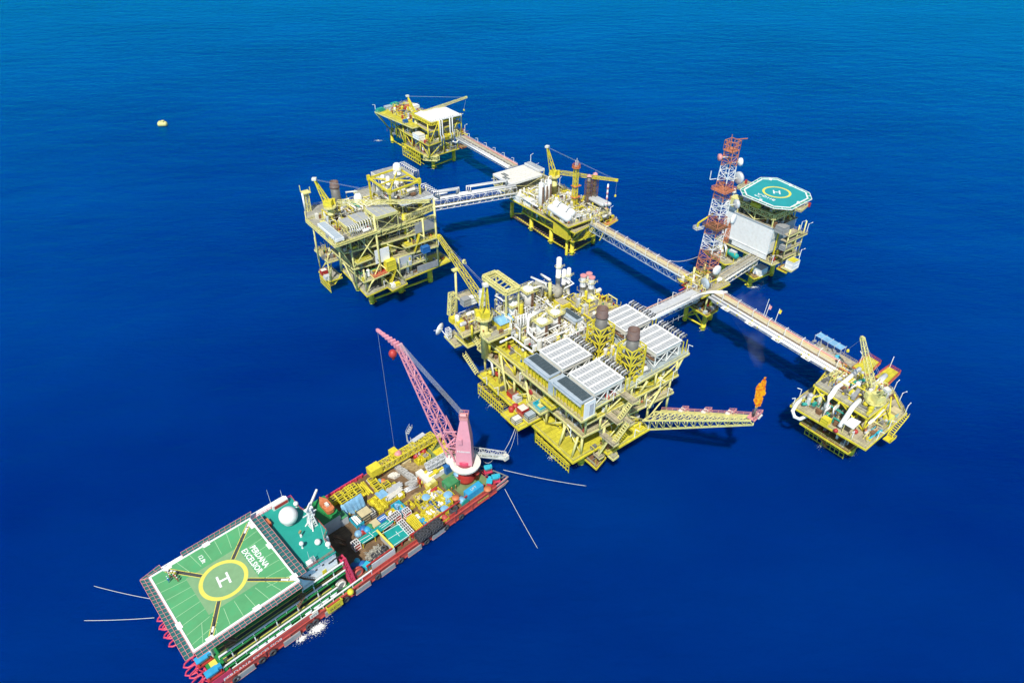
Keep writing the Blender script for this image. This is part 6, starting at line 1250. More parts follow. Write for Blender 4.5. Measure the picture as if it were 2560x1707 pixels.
part(MB().rings((25,-9.6,27), [(1.2,0),(1.2,9),(1.5,9.1),(1.5,10),(1.2,10.1),(1.2,12)], 12), 'vent_duct', 'yellow', WP, True)
t = thing('yellow_vessel','short yellow vessel on the lowest deck of the tall left platform','vessel','W',(4.0,-7.3,10.0)); q = (4.0,-7.3,10.0); part(MB().rings(q, [(1.3,0),(1.5,.6),(1.5,2.6),(.9,3.4)], 12), 'shell', 'yellow', t, True); part(MB().tube((q[0],q[1],13),(q[0],q[1],15),.25), 'nozzle', 'yellow', t)
# roof modules
def louvre_unit(label, F, x0, x1, y0, y1, z, h, nx, ny, side='offwhite', pm='panel', loops=0, group='louvred cooler units of the left platform', ax='x', lm='white'):
    t = thing('cooler_unit', label, 'cooler', F, ((x0+x1)/2,(y0+y1)/2,z-h), group=group)
    part(MB().box(x0,x1,y0,y1,z-1.3,z-.1), 'housing', side, t); b = MB()
    for x in (x0+.2,x1-.2):
        for y in (y0+.2,(y0+y1)/2,y1-.2): b.beam((x,y,z-h), (x,y,z-1.3), .28)
    b.beam((x0,y0,z-h),(x1,y0,z-1.4),.16).beam((x1,y0,z-h),(x0,y0,z-1.4),.16).beam((x0,y0,z-h),(x0,y1,z-1.4),.16).beam((x0,y1,z-h),(x0,y0,z-1.4),.16)
    part(b, 'support_frame', 'cream', t)
    for i in range(nx):
        q = MB(); dx = (x1-x0-.4)/nx
        for j in range(ny): dy = (y1-y0-.4)/ny; q.box(x0+.2+i*dx+.12,x0+.2+(i+1)*dx-.12,y0+.2+j*dy+.1,y0+.2+(j+1)*dy-.1,z-.1,z+.04)
        part(q, 'louvre_panel', pm, t)
    for i in range(loops):
        if ax == 'x': y = y0+.5+i*(y1-y0-1)/max(1,loops-1); pts = [(x1,y,z-1),(x1+.4,y,z+.8),(x1+3.,y,z+.8),(x1+3.2,y,z-3.5)]
        else: x = x0+.5+i*(x1-x0-1)/max(1,loops-1); pts = [(x,y0,z-1),(x,y0-.4,z+.7),(x,y0-2.4,z+.6),(x,y0-2.6,z-3)]
        part(MB().path(pts, .2, 6), 'pipe_loop', lm, t, True)
    return t
louvre_unit('long light slate roofed unit along the outer left edge of the tall platform', 'W', -9.2,-5.6,-13.8,4.4,39.2,2.8,1,9, 'white', 'bluegrey')
louvre_unit('small pale roofed cooler with white pipe loops, left one of two beside the crane foot', 'W', -1.8,3,-8.6,0,40.4,4,1,2,'cream','panel',5,ax='y'); louvre_unit('small pale roofed cooler with white pipe loops, right one of two beside the crane foot', 'W', 3.4,10.4,-7.6,1,40.6,4.2,2,2,'cream','panel',6,ax='y')
louvre_unit('big pale grey roofed cooler in the middle of the tall left platform', 'W', 9.4,19.4,-14.6,-3.8,44,7,4,3,'cream','panel'); louvre_unit('brown grey louvred cooler with a white side near the pipe bridge', 'W', 24.2,40,-9.8,1.8,44,7.5,6,4,'white','grey',7); louvre_unit('brown grey louvred cooler at the far top edge of the tall left platform', 'W', 30,45,16,30,44,7.5,5,4,'offwhite','grey',9)
deck(WP, [(20,15.5),(45,15.5),(45,30),(20,30)], 36.4, 'deckgrey', 'cream')
f = MB(); fr = [(19.6,-8.4,50),(19.6,10.4,50),(35.6,12.6,50),(35.6,-6,50)]
for a, b in zip(fr, fr[1:]+fr[:1]): f.beam(a, b, .7, .8); f.beam((a[0],a[1],36.4), a, .7)
f.beam(fr[0], fr[2], .5); f.beam(fr[1], fr[3], .5); f.beam((19.6,1,50),(35.6,3,50),.5)
for a in fr: f.cbox((a[0],a[1],49),1.3,1.3,2.4)
part(f, 'roof_frame', 'yellow', WP); part(MB().box(21,34,-4,9,44,44.5), 'roof_deck', 'deckgrey', WP)
column('fat white stack on the yellow roof frame of the tall left platform',33.5,9.6,44.4,1.7,8.6,'white','W'); column('white column on the roof of the tall left platform, rear one',24.6,6.8,44.4,.9,6.6,'white','W'); column('white column on the roof of the tall left platform, front one',25.8,4.2,44.4,.9,6.6,'white','W')
t = thing('exhaust_stack','wide dark grey exhaust stack beside the crane on the tall left platform','exhaust stack','W',(5.6,17,36.4)); part(MB().rings((5.6,16.,36.4), [(2.1,0),(2.1,6),(1.95,6.3),(1.95,12)], 18), 'casing', 'casing', t, True); part(MB().rings((5.6,16.,47.2), [(1.95,0),(2.2,.3),(2.2,.8),(1.9,1),(1.9,3),(1.6,3),(1.6,1)], 18), 'flue', 'stackrust', t, True)
deck(WP, [(-10,15.5),(12,15.5),(12,24),(-1,28),(-7,24)], 36.39, 'deckgrey', 'cream')
for i in range(6):
    x, y, z = 9+i*1.5, 12-i*.5, 40+.3*(i % 2); big_pipe(WP, ('white','tarpgreen','white','offwhite','yellow','white')[i], (x,y+4,z-3),(x,y+4,z),(x+1,y-5,z),(x+1,y-5,z-3), r=.42)
q = (14.5,13,37); t = thing('scrubber','fat white upright scrubber among the pipes of the tall left platform','vessel','W',q); part(MB().rings(q, [(1.7,0),(1.9,1),(1.9,5),(1.2,6),(.4,6.4)], 14), 'shell', 'white', t, True); part(MB().path([(14.5,13,43),(14.5,13,44.4),(10,15,44.4),(10,15,41)],.4,8), 'outlet_pipe', 'offwhite', t, True)
big_pipe(WP,'insul',(-1.2,-7.8,37.6),(9.8,-7.1,37.6),r=.7); big_pipe(WP,'white',(28.3,-1.6,40.0),(43.7,-0.3,40.0),(51.2,4.0,34.0),r=.4); big_pipe(WP,'white',(49.8,5.0,36.0),(55.3,3.5,36.0),r=.4)
f = MB().lattice((-5.2,23.4,34),(-4.6,24.4,45),1.6,1.6,n=6,rc=.14,rb=.08).box(-6.4,-3,22.6,26.2,44.8,45.2).beam((-6.4,26,45),(-6.4,26,48),.3).beam((-3.2,22.8,45),(-3.2,22.8,47.6),.3); part(f, 'left_mast', 'cream', WP); part(MB().tube((-6.4,24.2,36),(-6.4,24.2,45),.45), 'white_riser', 'white', WP, True)
ped_crane('pedestal_crane','yellow pedestal crane with its boom laid low across the tall left platform','W',(-2.2,5,36.4),44.6,(.8,3.4,46.2),(31.6,-19.6,46.8),(-5.6,8.4,56.5),1.3,1.9,16,rpl=2.8,boomcol='cream')
landing(11,22,-6.4,'yellow boat landing low under the tall left platform',z1=4.6,F='W'); 
for i, p in enumerate(((-9.4,-13,36.4),(38.8,-13.4,21),(45.6,-11,10),(9,-14.6,10),(-6.3,11,6.5),(44.5,15.6,36.4),(30,29.6,36.4))): solo(lamp_post(MB(), p, (-1,1,1,0,-1,1,1)[i], (-.5,0,0,-1,0,.5,1)[i], 3.4, 1.6, .16), 'lamp_post', 'white', 'white bent lamp post on an edge of the tall left platform', 'lamp post', 'W', p, 'lamp posts of the left platform')
for p, q in (((26.5,-12.6,21.2),(29.5,-13.2,29.2)),((-1,12,17),(-3,20,10)),((12,-14.4,10.2),(16,-14,17.6))): part(MB().stair(p, q, 1.4, .16), 'stairway', 'yellow', WP)
# ================================================================== FAR DRILLING PLATFORM
NP = thing('drilling_platform', 'farthest yellow platform at the top with a broad white roof', 'platform', 'N', (12,28,0))
jacket(NP, [(5.1,3.5),(22.6,6.3),(6.1,23),(6.6,42),(6.7,60.4),(22,60)], 8.6, [(0,1),(2,3),(3,4)], 1.1)
deck(NP, [(-.2,0),(24,1.4),(25,60),(5,60),(3,30),(-.2,30)], 9.6, 'decktan', 'yellow')
deck(NP, [(-.4,-1.7),(31.4,4.6),(31,30),(26,42),(1,42),(-.4,30)], 17.6, 'decktan', 'yellow')
deck(NP, [(-1,16),(9,16),(22,24),(23,65),(-5,58.6)], 24, 'deckyellow', 'cream')
deck(NP, [(2,-.4),(28,4),(28,21),(3,18)], 25.2, 'decktan', 'yellow', rail=False)
deck(NP, [(24,-2),(31,0),(31,6),(25,5)], 10.6, 'rust', 'orange')
bays(NP, [(.4,-1),(9,.4),(18,2),(28,4)], 17.6, 31, 'yellow', .4); bays(NP, [(.4,-.6),(.4,10),(.4,20),(.4,29)], 9.6, 17.6, 'yellow', .4); bays(NP, [(.6,-.4),(12,.8),(23,2)], 9.6, 17.6, 'yellow', .4); bays(NP, [(0,30),(1,42),(4,54)], 9.6, 24, 'yellow', .4)
for p, q in (((5,58,9.6),(-4.6,58.4,23.4)),((1.6,42,17),(-2,50,23.4)),((6.4,60,8),(-3,58,22)),((6.1,23,1.6),(6.6,42,8)),((6.6,42,1.6),(6.1,23,8))): part(MB().tube(p, q, .45, n=8), 'brace', 'orange' if p[2] < 3 else 'cream', NP, True)
part(MB().box(4.2,26.6,1.,22,30.4,31), 'roof', 'white', NP); b = MB()
for i in range(14): b.box(4.4+i*1.6,5.+i*1.6,1.5,2.3,31,31.12)
part(b, 'roof_vent', 'grey', NP, kind='stuff'); part(MB().lattice((4,.8,29.4),(26.8,4,29.4),1.2,1.6,n=14,rc=.18,rb=.12).lattice((4,1,29.4),(4,20,29.4),1.2,1.6,n=12,rc=.18,rb=.12), 'roof_girder', 'yellow', NP)
part(MB().box(7,26,5,18,17.7,25), 'wall', 'bluegrey', NP); part(MB().box(3,22,4,26,9.7,17), 'wall', 'steel', NP)
clutter(NP, 0, 24, -.5, 5, 17.6, 61, 1.1, ('white','yellow','red','cream'), 4); clutter(NP, 0, 24, 1, 5, 9.6, 62, 1.1, ('steel','grey','cream','yellow'), 5); clutter(NP, 0, 8, 6, 28, 17.6, 63, .8, ('yellow','white','cream','rust'), 3); clutter(NP, 2, 22, 28, 60, 24, 64, .55, ('yellow','cream','blue','red'), 2.5); clutter(NP, 0, 5, 6, 28, 9.6, 65, .9, ('yellow','red','steel'), 4); clutter(NP, 2, 6, 32, 58, 9.6, 66, .5, ('rust','steel','yellow'), 6); clutter(NP, 24, 30, -1, 6, 17.6, 67, .7, ('yellow','orange'), 3)
for i in range(5): y = 28+i*5.4; part(MB().beam((5,y,24.4),(21,y+3,24.4),.9,.7), 'skid_beam', 'yellow', NP)
for x in (9.6,11.4,17.4,19.4): big_pipe(NP,'white',(x+(0 if x<15 else 1.4),.2+x*.12,31),(x,-1.3+x*.12,30.5),(x,-1.3+x*.12,22),(x+.8,-1.3+x*.12,20),(x+.8,-1.3+x*.12,15.5),(x-1.6,-1.2+x*.12,15), r=.38)
big_pipe(NP,'white',(19,1,15.4),(22,1.6,13.6),(25,1.6,15.6),(27,.4,17), r=.5)
boxm('white_module','white boxed module on the near left edge of the farthest platform','module','N',(1.4,12.8,19.4),4.4,7,3,'white',17.7,'offwhite'); boxm('blue_skid','blue skid under the roof edge of the farthest platform','skid','N',(7,24,25),4,3,2,'blue',24.1); boxm('blue_tub','small blue tub on the yellow deck of the farthest platform','tub','N',(.4,27,25),2.6,2,1.8,'blue',24.1); boxm('white_hut','white hut on the far deck of the farthest platform','hut','N',(19,46,26),4,4,3,'white',24.1); boxm('orange_box','orange red box beside the white hut on the farthest platform','box','N',(15.6,50,25.4),4,2.6,2.4,'orange',24.1)
for p, lb in (((-1.6,57,24),'teal sheeted stack at the outer corner of the farthest platform'),((12,62,24),'teal sheeted stack at the far edge of the farthest platform')): solo(MB().cbox(p,6,3,1.6,10).cbox((p[0],p[1],p[2]+1.6),4.6,2.4,.6,12), 'sheeted_stack', 'teal', lb, 'stack', 'N', p)
solo(MB().cbox((5,58,24),5,3.4,2.2,4), 'pipe_rack', 'bluegrey', 'grey blue pipe rack between the teal sheets on the farthest platform', 'rack', 'N', (5,58,24))
q = (13,1,19); t = thing('yellow_tank','long yellow horizontal tank at the front of the farthest platform','tank','N',(15,1.6,17.6)); part(MB().capsule((12.6,1.4,19.4),(20.6,2.6,19.4),1.3,12), 'shell', 'yellow', t, True); part(MB().box(13.6,14.2,.6,2.4,17.6,18.6).box(18.6,19.2,1.4,3.2,17.6,18.6), 'saddle', 'yellow', t)
ped_crane('pedestal_crane','yellow crane on the farthest platform with its boom behind the white roof','N',(6,22.4,17.6),28,(9.4,20.6,30.2),(43,20,34),(4.6,29,39.4),1.4,1.7,14,hook=(40.5,19.4,27),rpl=2.8,boomcol='cream')
t = thing('boat_cage','bright yellow ladder cage hanging under the farthest platform','cage','N',(0,21,1)); b = MB()
for i in range(9): y = 10+i*2.8; b.beam((-.6,y,1.2), (-.6,y,9.4), .34)
for z in (1.4,4,6.8,9.2): b.beam((-.6,10,z),(-.6,32.4,z),.34); b.beam((2,10,z),(2,32.4,z),.26)
part(b, 'frame', 'yellow', t); part(MB().stair((.8,30,9),(.8,14,2),1.2,.2), 'stairway', 'yellow', t)
part(MB().lattice((-1,4,8.4),(5,-2.6,8.4),2.4,2.6,n=4,rc=.22,rb=.14).lattice((5,-2.6,8.4),(5,1,8.4),2.4,2.6,n=2,rc=.2,rb=.14), 'corner_frame', 'cream', NP)
for i, p in enumerate(((31,4.6,17.6),(27.6,3.6,25.2),(-4.6,58,24),(30,28,17.6))): solo(lamp_post(MB(), p, (1,1,-1,1)[i], 0, 4.6, 1.9, .18), 'lamp_post', 'white', 'white lamp post on an edge of the farthest platform', 'lamp post', 'N', p, 'lamp posts of the farthest platform')
# ================================================================== MIDDLE PRODUCTION PLATFORM
CP = thing('production_platform', 'long production platform at the centre top with white tanks and a slim yellow mast', 'platform', 'C', (10,20,0))
jacket(CP, [(.1,.1),(-.5,16),(.4,33.7),(1.6,52.6),(17,2.6),(17,20),(17,52)], 8.6, [(0,1),(1,2),(2,3),(0,4)], 1.05)
part(MB().tube((-2.4,1.4,-10),(-2.4,1.4,9),.7,n=10), 'caisson', 'yellow', CP, True)
lw = MB()
for i in range(26): y = 2+i*1.9; lw.beam((-.6,y,1.9),(14,y+1,1.9),.9,.15)
for x in (0,5,10,14): lw.beam((x,2,1.6),(x,50,1.6),.4)
part(lw, 'lower_grating', 'stackrust', CP, kind='stuff')
deck(CP, [(-2.1,-2.4),(12,-3.8),(12,40),(-1.3,40)], 9, 'deckyellow', 'yellow')
deck(CP, [(-4.4,-6.2),(24,-1.8),(27,42.4),(-5.6,45.4)], 16, 'decktan', 'yellow')
deck(CP, [(-7,-4),(8,-4),(8,18),(-5,18)], 19, 'decktan', 'yellow', rail=False)
deck(CP, [(-5.6,43.6),(15.6,43.6),(15.6,60),(-5,60)], 18, 'decktan', 'cream')
deck(CP, [(16,47),(26,47),(26,62),(16,62)], 18, 'decktan', 'cream', rail=False)
deck(CP, [(18,-6),(27,-4),(27,8),(18,8)], 13, 'orange', 'yellow')
bays(CP, [(-1.6,-2),(-1.5,9),(-1.4,20),(-1.3,31),(-1.2,39)], 9, 16, 'yellow', .36); bays(CP, [(-1.6,-2),(6,-3),(11.6,-3.4)], 9, 16, 'yellow', .36)
for p, q in (((1.6,52.6,8),(-1,42,15)),((1.6,52.6,2),(.4,38,8)),((24,-1,12.6),(16,-3,4)),((-4,-6,15.6),(0,0,9)),((23.6,-1.6,15.6),(17,2.6,8))): part(MB().tube(p, q, .32, n=6), 'brace', 'yellow', CP, True)
part(MB().box(-4.8,-2.2,-1.2,9.8,10,15.4), 'wind_wall', 'jacket', CP); w = MB()
for i in range(7): w.box(-4.86,-4.8,-1.+i*1.6,-.9+i*1.6,10,15.4)
part(w, 'wall_rib', 'yellow', CP, kind='stuff'); part(MB().box(0,11,-1,38,9.1,15.2), 'inner_wall', 'steel', CP)
clutter(CP, -4, 10, 18, 43, 16, 71, 1.7, ('white','white','cream','offwhite','yellow'), 4.5); clutter(CP, 4, 24, -2, 30, 16, 72, 1., ('offwhite','cream','yellow','steel','white'), 3.5); clutter(CP, -6, 7, -3, 17, 19, 73, 1., ('white','white','cream','yellow'), 3); clutter(CP, 0, 22, 30, 42, 16, 74, 1.6, ('white','cream','insul','steel'), 5); clutter(CP, -2, 11, -3, 38, 9, 75, .3, ('yellow','green','steel'), 3); clutter(CP, 19, 26, -5, 7, 13, 76, .7, ('red','steel','yellow'), 2); clutter(CP, 8, 22, -5, 0, 16, 77, .9, ('cream','steel','yellow'), 3)
louvre_unit('broad white roofed unit at the bridge end of the middle platform', 'C', -5.4,15.4,43.8,60.6,24.6,6.4,9,7,'white','offwhite',group='white roofed units of the middle platform'); louvre_unit('narrow white roofed unit beside the yellow crane of the middle platform', 'C', 17,21,48.6,61.6,25.,6.8,2,8,'white','panel',group='white roofed units of the middle platform')
b = MB()
for x0, y0 in ((-4.6,49),(-2.4,53)):
    for i in range(4):
        for j in range(2): b.box(x0+j*1.3,x0+j*1.3+1.,y0+i*1.2,y0+i*1.2+.9,24.66,24.72)
part(b, 'dark_roof_pane', 'slate', CP, kind='stuff')
for x, y, r, h, lb in ((-.6,25,1.35,14.4,'tall white tower vessel, the tallest on the middle platform'),(7.4,29,1.9,12.5,'fat white tower vessel behind the tallest one on the middle platform'),(4.6,27.6,.9,12,'slim white column between the two tower vessels of the middle platform')): vessel(lb, x, y, 16, r, h, 'C', plat=False)
boxm('white_unit','white box with slate louvres on the left part of the middle platform','unit','C',(-3.6,39.6,18.6),3.4,5,3.4,'white',16.1,'offwhite'); boxm('white_unit','white box with slate louvres right of the other white box','unit','C',(-2.6,32.,18.6),3.4,5.4,3.4,'white',16.1,'offwhite')
t = thing('white_separator','large white horizontal separator drums at the near corner of the middle platform','separator','C',(-1.6,6,19)); part(MB().capsule((-4.6,-1,21.8),(-3.6,13.6,21.8),2.,14).capsule((-.4,1,22.4),(.4,14.4,22.4),2.1,14), 'shell', 'white', t, True); part(MB().box(-6,1,1,2,19,20.6).box(-6,1,10,11,19,20.6), 'saddle', 'offwhite', t); part(MB().path([(-4,2,23.6),(-4,2,25.2),(0,3,25.4),(0,3,24)],.35,8).path([(-4,9,23.6),(-4,9,25.),(0,10,25.4),(0,10,24)],.35,8), 'top_pipework', 'white', t, True)
t = thing('slim_mast','slim yellow and white banded mast with a red railed top on the middle platform','mast','C',(12.6,14,16)); part(MB().lattice((12.6,14,16),(12.6,14,38.5),2.,2.,1.7,1.7,16,.16,.09), 'lattice', 'yellow', t); part(MB().tube((12.6,14,16),(12.6,14,38),.35), 'riser', 'offwhite', t, True); part(MB().rings((12.6,14,38.4),[(1.6,0),(2.2,.3),(2.2,.6)],12).rail([(12.6+2*math.cos(k*PI/4),14+2*math.sin(k*PI/4),39) for k in range(8)],1.3,.16,1,True), 'top_platform', 'orange', t); part(MB().box(11,15.4,12.4,15.6,28.8,29.1).box(11,15.4,12.4,15.6,22.8,23.1), 'mid_platform', 'orange', t)
for dx, h in ((-.7,3.6),(.2,4.4),(.9,3)): part(MB().tube((12.6+dx,14,39),(12.6+dx,14,39+h),.14), 'aerial', 'offwhite', t)
for x, y, lb in ((19.6,11.6,'rusty heater stack with a square cap on the middle platform, left one'),(23.8,11.6,'rusty heater stack with a square cap on the middle platform, right one')):
    t = thing('heater_stack', lb, 'stack', 'C', (x,y,16), group='heater stacks of the middle platform'); part(MB().rings((x,y,16),[(1.5,0),(1.5,6),(1.,8),(.95,16.5)],12), 'casing', 'casing', t, True); part(MB().rings((x,y,32.2),[(.3,0),(.3,.9),(1.7,1.),(.2,2.)],4), 'cap', 'railpink', t); part(MB().lattice((x,y,20),(x,y,31),2.6,2.6,n=7,rc=.1,rb=.07), 'ladder_frame', 'rust', t)
for i in range(3): t = thing('heater_drum','grey horizontal heater drum under the rusty stacks of the middle platform','drum','C',(21+i*2.,6,20),group='grey heater drums'); part(MB().capsule((20+i*2.4,.6,21.4-i*.5),(20+i*2.4,11,21.4-i*.5),1.1,10), 'shell', 'insul', t, True); part(MB().box(19.4+i*2.4,20.6+i*2.4,2,2.6,16,20.6-i*.5).box(19.4+i*2.4,20.6+i*2.4,9,9.6,16,20.6-i*.5), 'saddle', 'steel', t)
t = thing('vent_mast','thin pink and white banded vent mast at the right corner of the middle platform','mast','C',(22.4,.6,13)); part(MB().tube((22.4,.6,13),(22.4,.6,17),.9,n=10).tube((22.4,.6,17),(22.4,.6,32),.4,n=8), 'pipe', 'white', t, True)
for k in range(5): part(MB().tube((22.4,.6,18+k*2.8),(22.4,.6,19.4+k*2.8),.46,n=8), 'band', 'railpink', t, True)
for p, m, lb in (((20.6,36,16),'red','red skid in the row behind the mast on the middle platform'),((20.7,31.4,16),'yellow','yellow skid in the row behind the mast on the middle platform'),((20.7,26.6,16),'offwhite','white framed crate in the row behind the mast on the middle platform')): boxm('deck_skid', lb, 'skid', 'C', p, 2.6, 3.6, 2.2, m, 16.1)
ped_crane('pedestal_crane','yellow crane of the middle platform with its boom reaching right over the sea','C',(13.6,31.6,16),28,(15.2,28.4,30.6),(26.8,-.8,33.4),(9.6,33.4,44),1.5,1.8,16,hook=(27,-.6,25.6),rpl=3.)
big_pipe(CP,'white',(-5.6,46,16.6),(-7,50,16.6),(-5.8,55,17.6),r=.5); big_pipe(CP,'white',(-5,22,19.6),(-5,36,19.6),r=.4)
for i, p in enumerate(((-5,60,18),(23.6,-1.4,16),(26.8,7,13),(26.6,42,16),(26,62,18),(21,61,25),(8,-4.6,16))): solo(lamp_post(MB(), p, (-1,1,1,1,1,1,0)[i], (0,0,0,.5,0,0,-1)[i], 3.8, 1.7, .17), 'lamp_post', 'white', 'white lamp post on an edge of the middle platform', 'lamp post', 'C', p, 'lamp posts of the middle platform')
part(MB().stair((11,-4.6,15.8),(4,-4.2,9.2),1.4,.18), 'stairway', 'yellow', CP)
# ================================================================== LIVING QUARTERS
QP = thing('quarters_platform', 'white walled living quarters platform under the teal helideck', 'platform', 'Q', (6,2,0))
jacket(QP, [(0,0),(.5,16),(17,0),(17,16)], 14, [(0,1),(0,2)], 1.05)
deck(QP, [(-4.6,-11.6),(14,-13),(14,20),(-4.6,20)], 18.6, 'decktan', 'cream')
deck(QP, [(-14,6),(-4.6,2),(-4.6,20),(-12,20)], 14, 'decktan', 'yellow')
deck(QP, [(-4.4,-4.4),(5.4,-6),(6.4,0),(-2.8,2.6)], 8, 'rust', 'yellow')
deck(QP, [(-1,-17),(4,-16),(4,-12),(-1,-12)], 16, 'orange', 'yellow')
blk = part(MB().box(-4.2,13,-7.4,17.6,21.6,34.6), 'quarters_block', 'white', QP); part(MB().box(-4.6,-4.2,-7.6,17.6,19.2,21.4), 'lower_wall', 'white', QP); part(MB().box(-4.2,12,12.6,19,34.6,37.6), 'upper_block', 'white', QP)
part(MB().box(-4.5,-4.2,-7.7,18,34.3,34.9).box(-4.5,13,-7.7,-7.4,34.3,34.9).box(-4.6,-4.2,-7.7,17.6,21.3,21.75), 'trim', 'lightgrey', blk); part(MB().box(-3.6,12,-7.6,-7.4,22,34), 'end_wall', 'bluegrey', blk)
for x0, x1 in ((-3.4,-.6),(.2,3)):
    for z0 in (23,29): part(MB().box(x0,x1,-7.72,-7.6,z0,z0+4.4), 'wall_panel', 'offwhite', blk)
part(MB().box(-4.72,-4.6,11,16.8,19.4,21.2), 'window', 'slate', blk); part(MB().beam((-.4,-8.4,20),(-.4,-8.4,33.6),.5), 'post', 'yellow', QP)
part(MB().box(-4.4,13.2,-7.8,12.4,34.6,34.9), 'roof', 'decktan', blk)
fr = MB().lattice((-4.2,-6.6,39.6),(-4.2,11.8,39.6),1.2,2.2,n=9,rc=.2,rb=.14).lattice((-4.2,-6.6,39.6),(12,-6.6,39.6),1.2,2.2,n=8,rc=.2,rb=.14)
for x, y in ((-4.2,-6.6),(-4.2,2.6),(-4.2,11.8),(4,-6.6),(12,-6.6),(12,11.8)): fr.tube((x,y,34.8),(x,y,40.6),.32,n=6)
fr.tube((-4.2,2.6,35),(-4.2,-6,39),.22,n=6).tube((-4.2,2.6,35),(-4.2,11,39),.22,n=6)
part(fr, 'roof_truss', 'cream', QP)
clutter(QP, -3, 12, -7, 11.6, 34.9, 81, 1.3, ('grey','steel','cream','dark','yellow'), 3.4); clutter(QP, -12, -5, 7, 18, 14, 82, 1.1, ('white','cream','yellow','offwhite'), 4); clutter(QP, -4, 12, -11, -8, 18.6, 83, 1.3, ('cream','steel','red','grey'), 3); clutter(QP, -3, 5, -5, 1, 8, 84, .7, ('yellow','white'), 2); clutter(QP, -3, 12, 0, 12, 40.6, 85, .5, ('cream','yellow'), 2)
t = thing('white_tank','cream white box tank on the roof corner of the quarters','tank','Q',(-4,14.6,37.6)); part(MB().box(-6.4,-2,11.6,15.6,37.7,41.4), 'tank', 'cream', t); part(MB().box(-6.5,-1.9,11.5,15.7,41.4,41.6), 'lid', 'cream', t)
t = thing('white_ball','small white ball dome behind the cream box tank of the quarters','dome','Q',(-1.6,17.2,37.6)); part(MB().sphere((-1.6,17.2,42.4),1.1,12,8,1.2), 'dome', 'white', t, True); part(MB().tube((-1.6,17.2,37.6),(-1.6,17.2,41.4),.4), 'post', 'white', t)
t = thing('yellow_tank','yellow and pink round tank under the near edge of the teal helideck','tank','Q',(-5,3,40.8)); part(MB().capsule((-5,1.2,42.),(-5,4.6,42.),1.2,12), 'tank', 'yellow', t, True); part(MB().box(-6,-4,2,3.6,40.6,41), 'saddle', 'cream', t)
big_pipe(QP,'white',(-8,11,15),(-8,11,18.4),(-5.5,14,18.4),r=.5)
t = thing('green_lifeboat','pale green capsule lifeboat beside the white wall of the quarters','lifeboat','Q',(-8,7,14)); part(MB().capsule((-8.6,4.4,16.8),(-7.4,9.6,16.8),1.35,14), 'boat_hull', 'tarpgreen', t, True); part(MB().cbox((-8,7,17.4),1.6,3.4,1.2,0), 'canopy', 'lightgrey', t); part(MB().beam((-9.4,5,14),(-9.4,5,18.6),.3).beam((-9.4,9.4,14),(-9.4,9.4,18.6),.3), 'davit', 'yellow', t)
boxm('white_deckhouse','white deckhouse on the low balcony under the quarters','deckhouse','Q',(1.4,-3,9),4.6,4,3.4,'white',8.1)
for i, (z, x1) in enumerate(((33,6),(30,12.6),(26,9),(22.2,7))): 
    d = part(MB().box(-2,x1,-14.4,-10.8,z-.3,z).rail([(-2,-14.4,z),(x1,-14.4,z),(x1,-10.8,z)],1.1,.1), 'stair_landing', 'decktan', QP); part(MB().beam((-2,-14.4,z-.3),(x1,-14.4,z-.3),.3,.6), 'edge_beam', 'cream', d)
for p, q in (((5,-13.4,33),(10,-13.4,30)),((11,-12.4,29.8),(4,-12.4,26)),((2,-13.4,25.8),(8,-13.4,22.2)),((6,-12,22),(0,-12,18.8))): part(MB().stair(p, q, 1.4, .18), 'stairway', 'cream', QP)
for x, y in ((-1.6,-14),(5,-14),(11,-13.4)): part(MB().tube((x,y,18.6),(x,y,36),.3,n=6), 'column', 'cream', QP, True)
boxm('grey_chiller','dark grey louvred box on the upper stair side of the quarters','box','Q',(-1.4,-10,34),4,4,3,'grey',33.1); boxm('grey_crates','dark grey crates on the lower stair side of the quarters','crates','Q',(-.6,-13,26),5,2.2,2,'grey',26.1); boxm('white_store','white store box at the outer right corner of the quarters','box','Q',(2,-17,20),4.4,3.6,3.6,'white',17.6,'deckyellow')
deck(QP, [(-1,-19),(5,-18.4),(5,-14),(-1,-14)], 17.5, 'decktan', 'cream', rail=False)
for i, p in enumerate(((12.4,-14,30),(6,-14.2,33),(7,-14.2,22.2),(4.6,-18,21.4),(-4.4,-11,18.6))): solo(lamp_post(MB(), p, (1,1,1,1,-1)[i], -.3, 4.4, 1.9, .17), 'lamp_post', 'white', 'white bent lamp post on the stair side of the quarters', 'lamp post', 'Q', p, 'lamp posts of the quarters')
# helideck octagon
HQ = thing('helideck', 'teal octagonal helideck with a yellow circle on top of the living quarters', 'helideck', 'Q', (5,1,41))
oc = [(-4.,10.8),(12.2,13.2),(17.,8.9),(15,-7.2),(10.4,-11.3),(-3.6,-12.2),(-8,-7.4),(-7.8,6.6)]; ocx, ocy = 4.2, .4
Z = 46.; part(MB().prism(oc, Z-.6, Z), 'deck_plate', 'tealheli', HQ)
e = MB(); nt_ = MB(); nr = MB(); out = []
for x, y in oc: out.append((ocx+(x-ocx)*1.13, ocy+(y-ocy)*1.13))
for i in range(8):
    a, b = oc[i], oc[(i+1) % 8]; e.beam((*a,Z+.02),(*b,Z+.02),.62,.2); c, d = out[i], out[(i+1) % 8]
    nt_.quad((*a,Z-.3),(*b,Z-.3),(*d,Z-.1),(*c,Z-.1)); nr.beam((*c,Z-.1),(*d,Z-.1),.26); L = math.dist(a,b); n = max(2,int(L/3))
    for k in range(n+1): t_ = k/n; nr.beam((a[0]+(b[0]-a[0])*t_,a[1]+(b[1]-a[1])*t_,Z-.3),(c[0]+(d[0]-c[0])*t_,c[1]+(d[1]-c[1])*t_,Z-.1),.24)
part(e, 'perimeter_edge', 'white', HQ); n_ = part(nt_, 'safety_net', 'teal', HQ); part(nr, 'net_frame', 'white', n_)
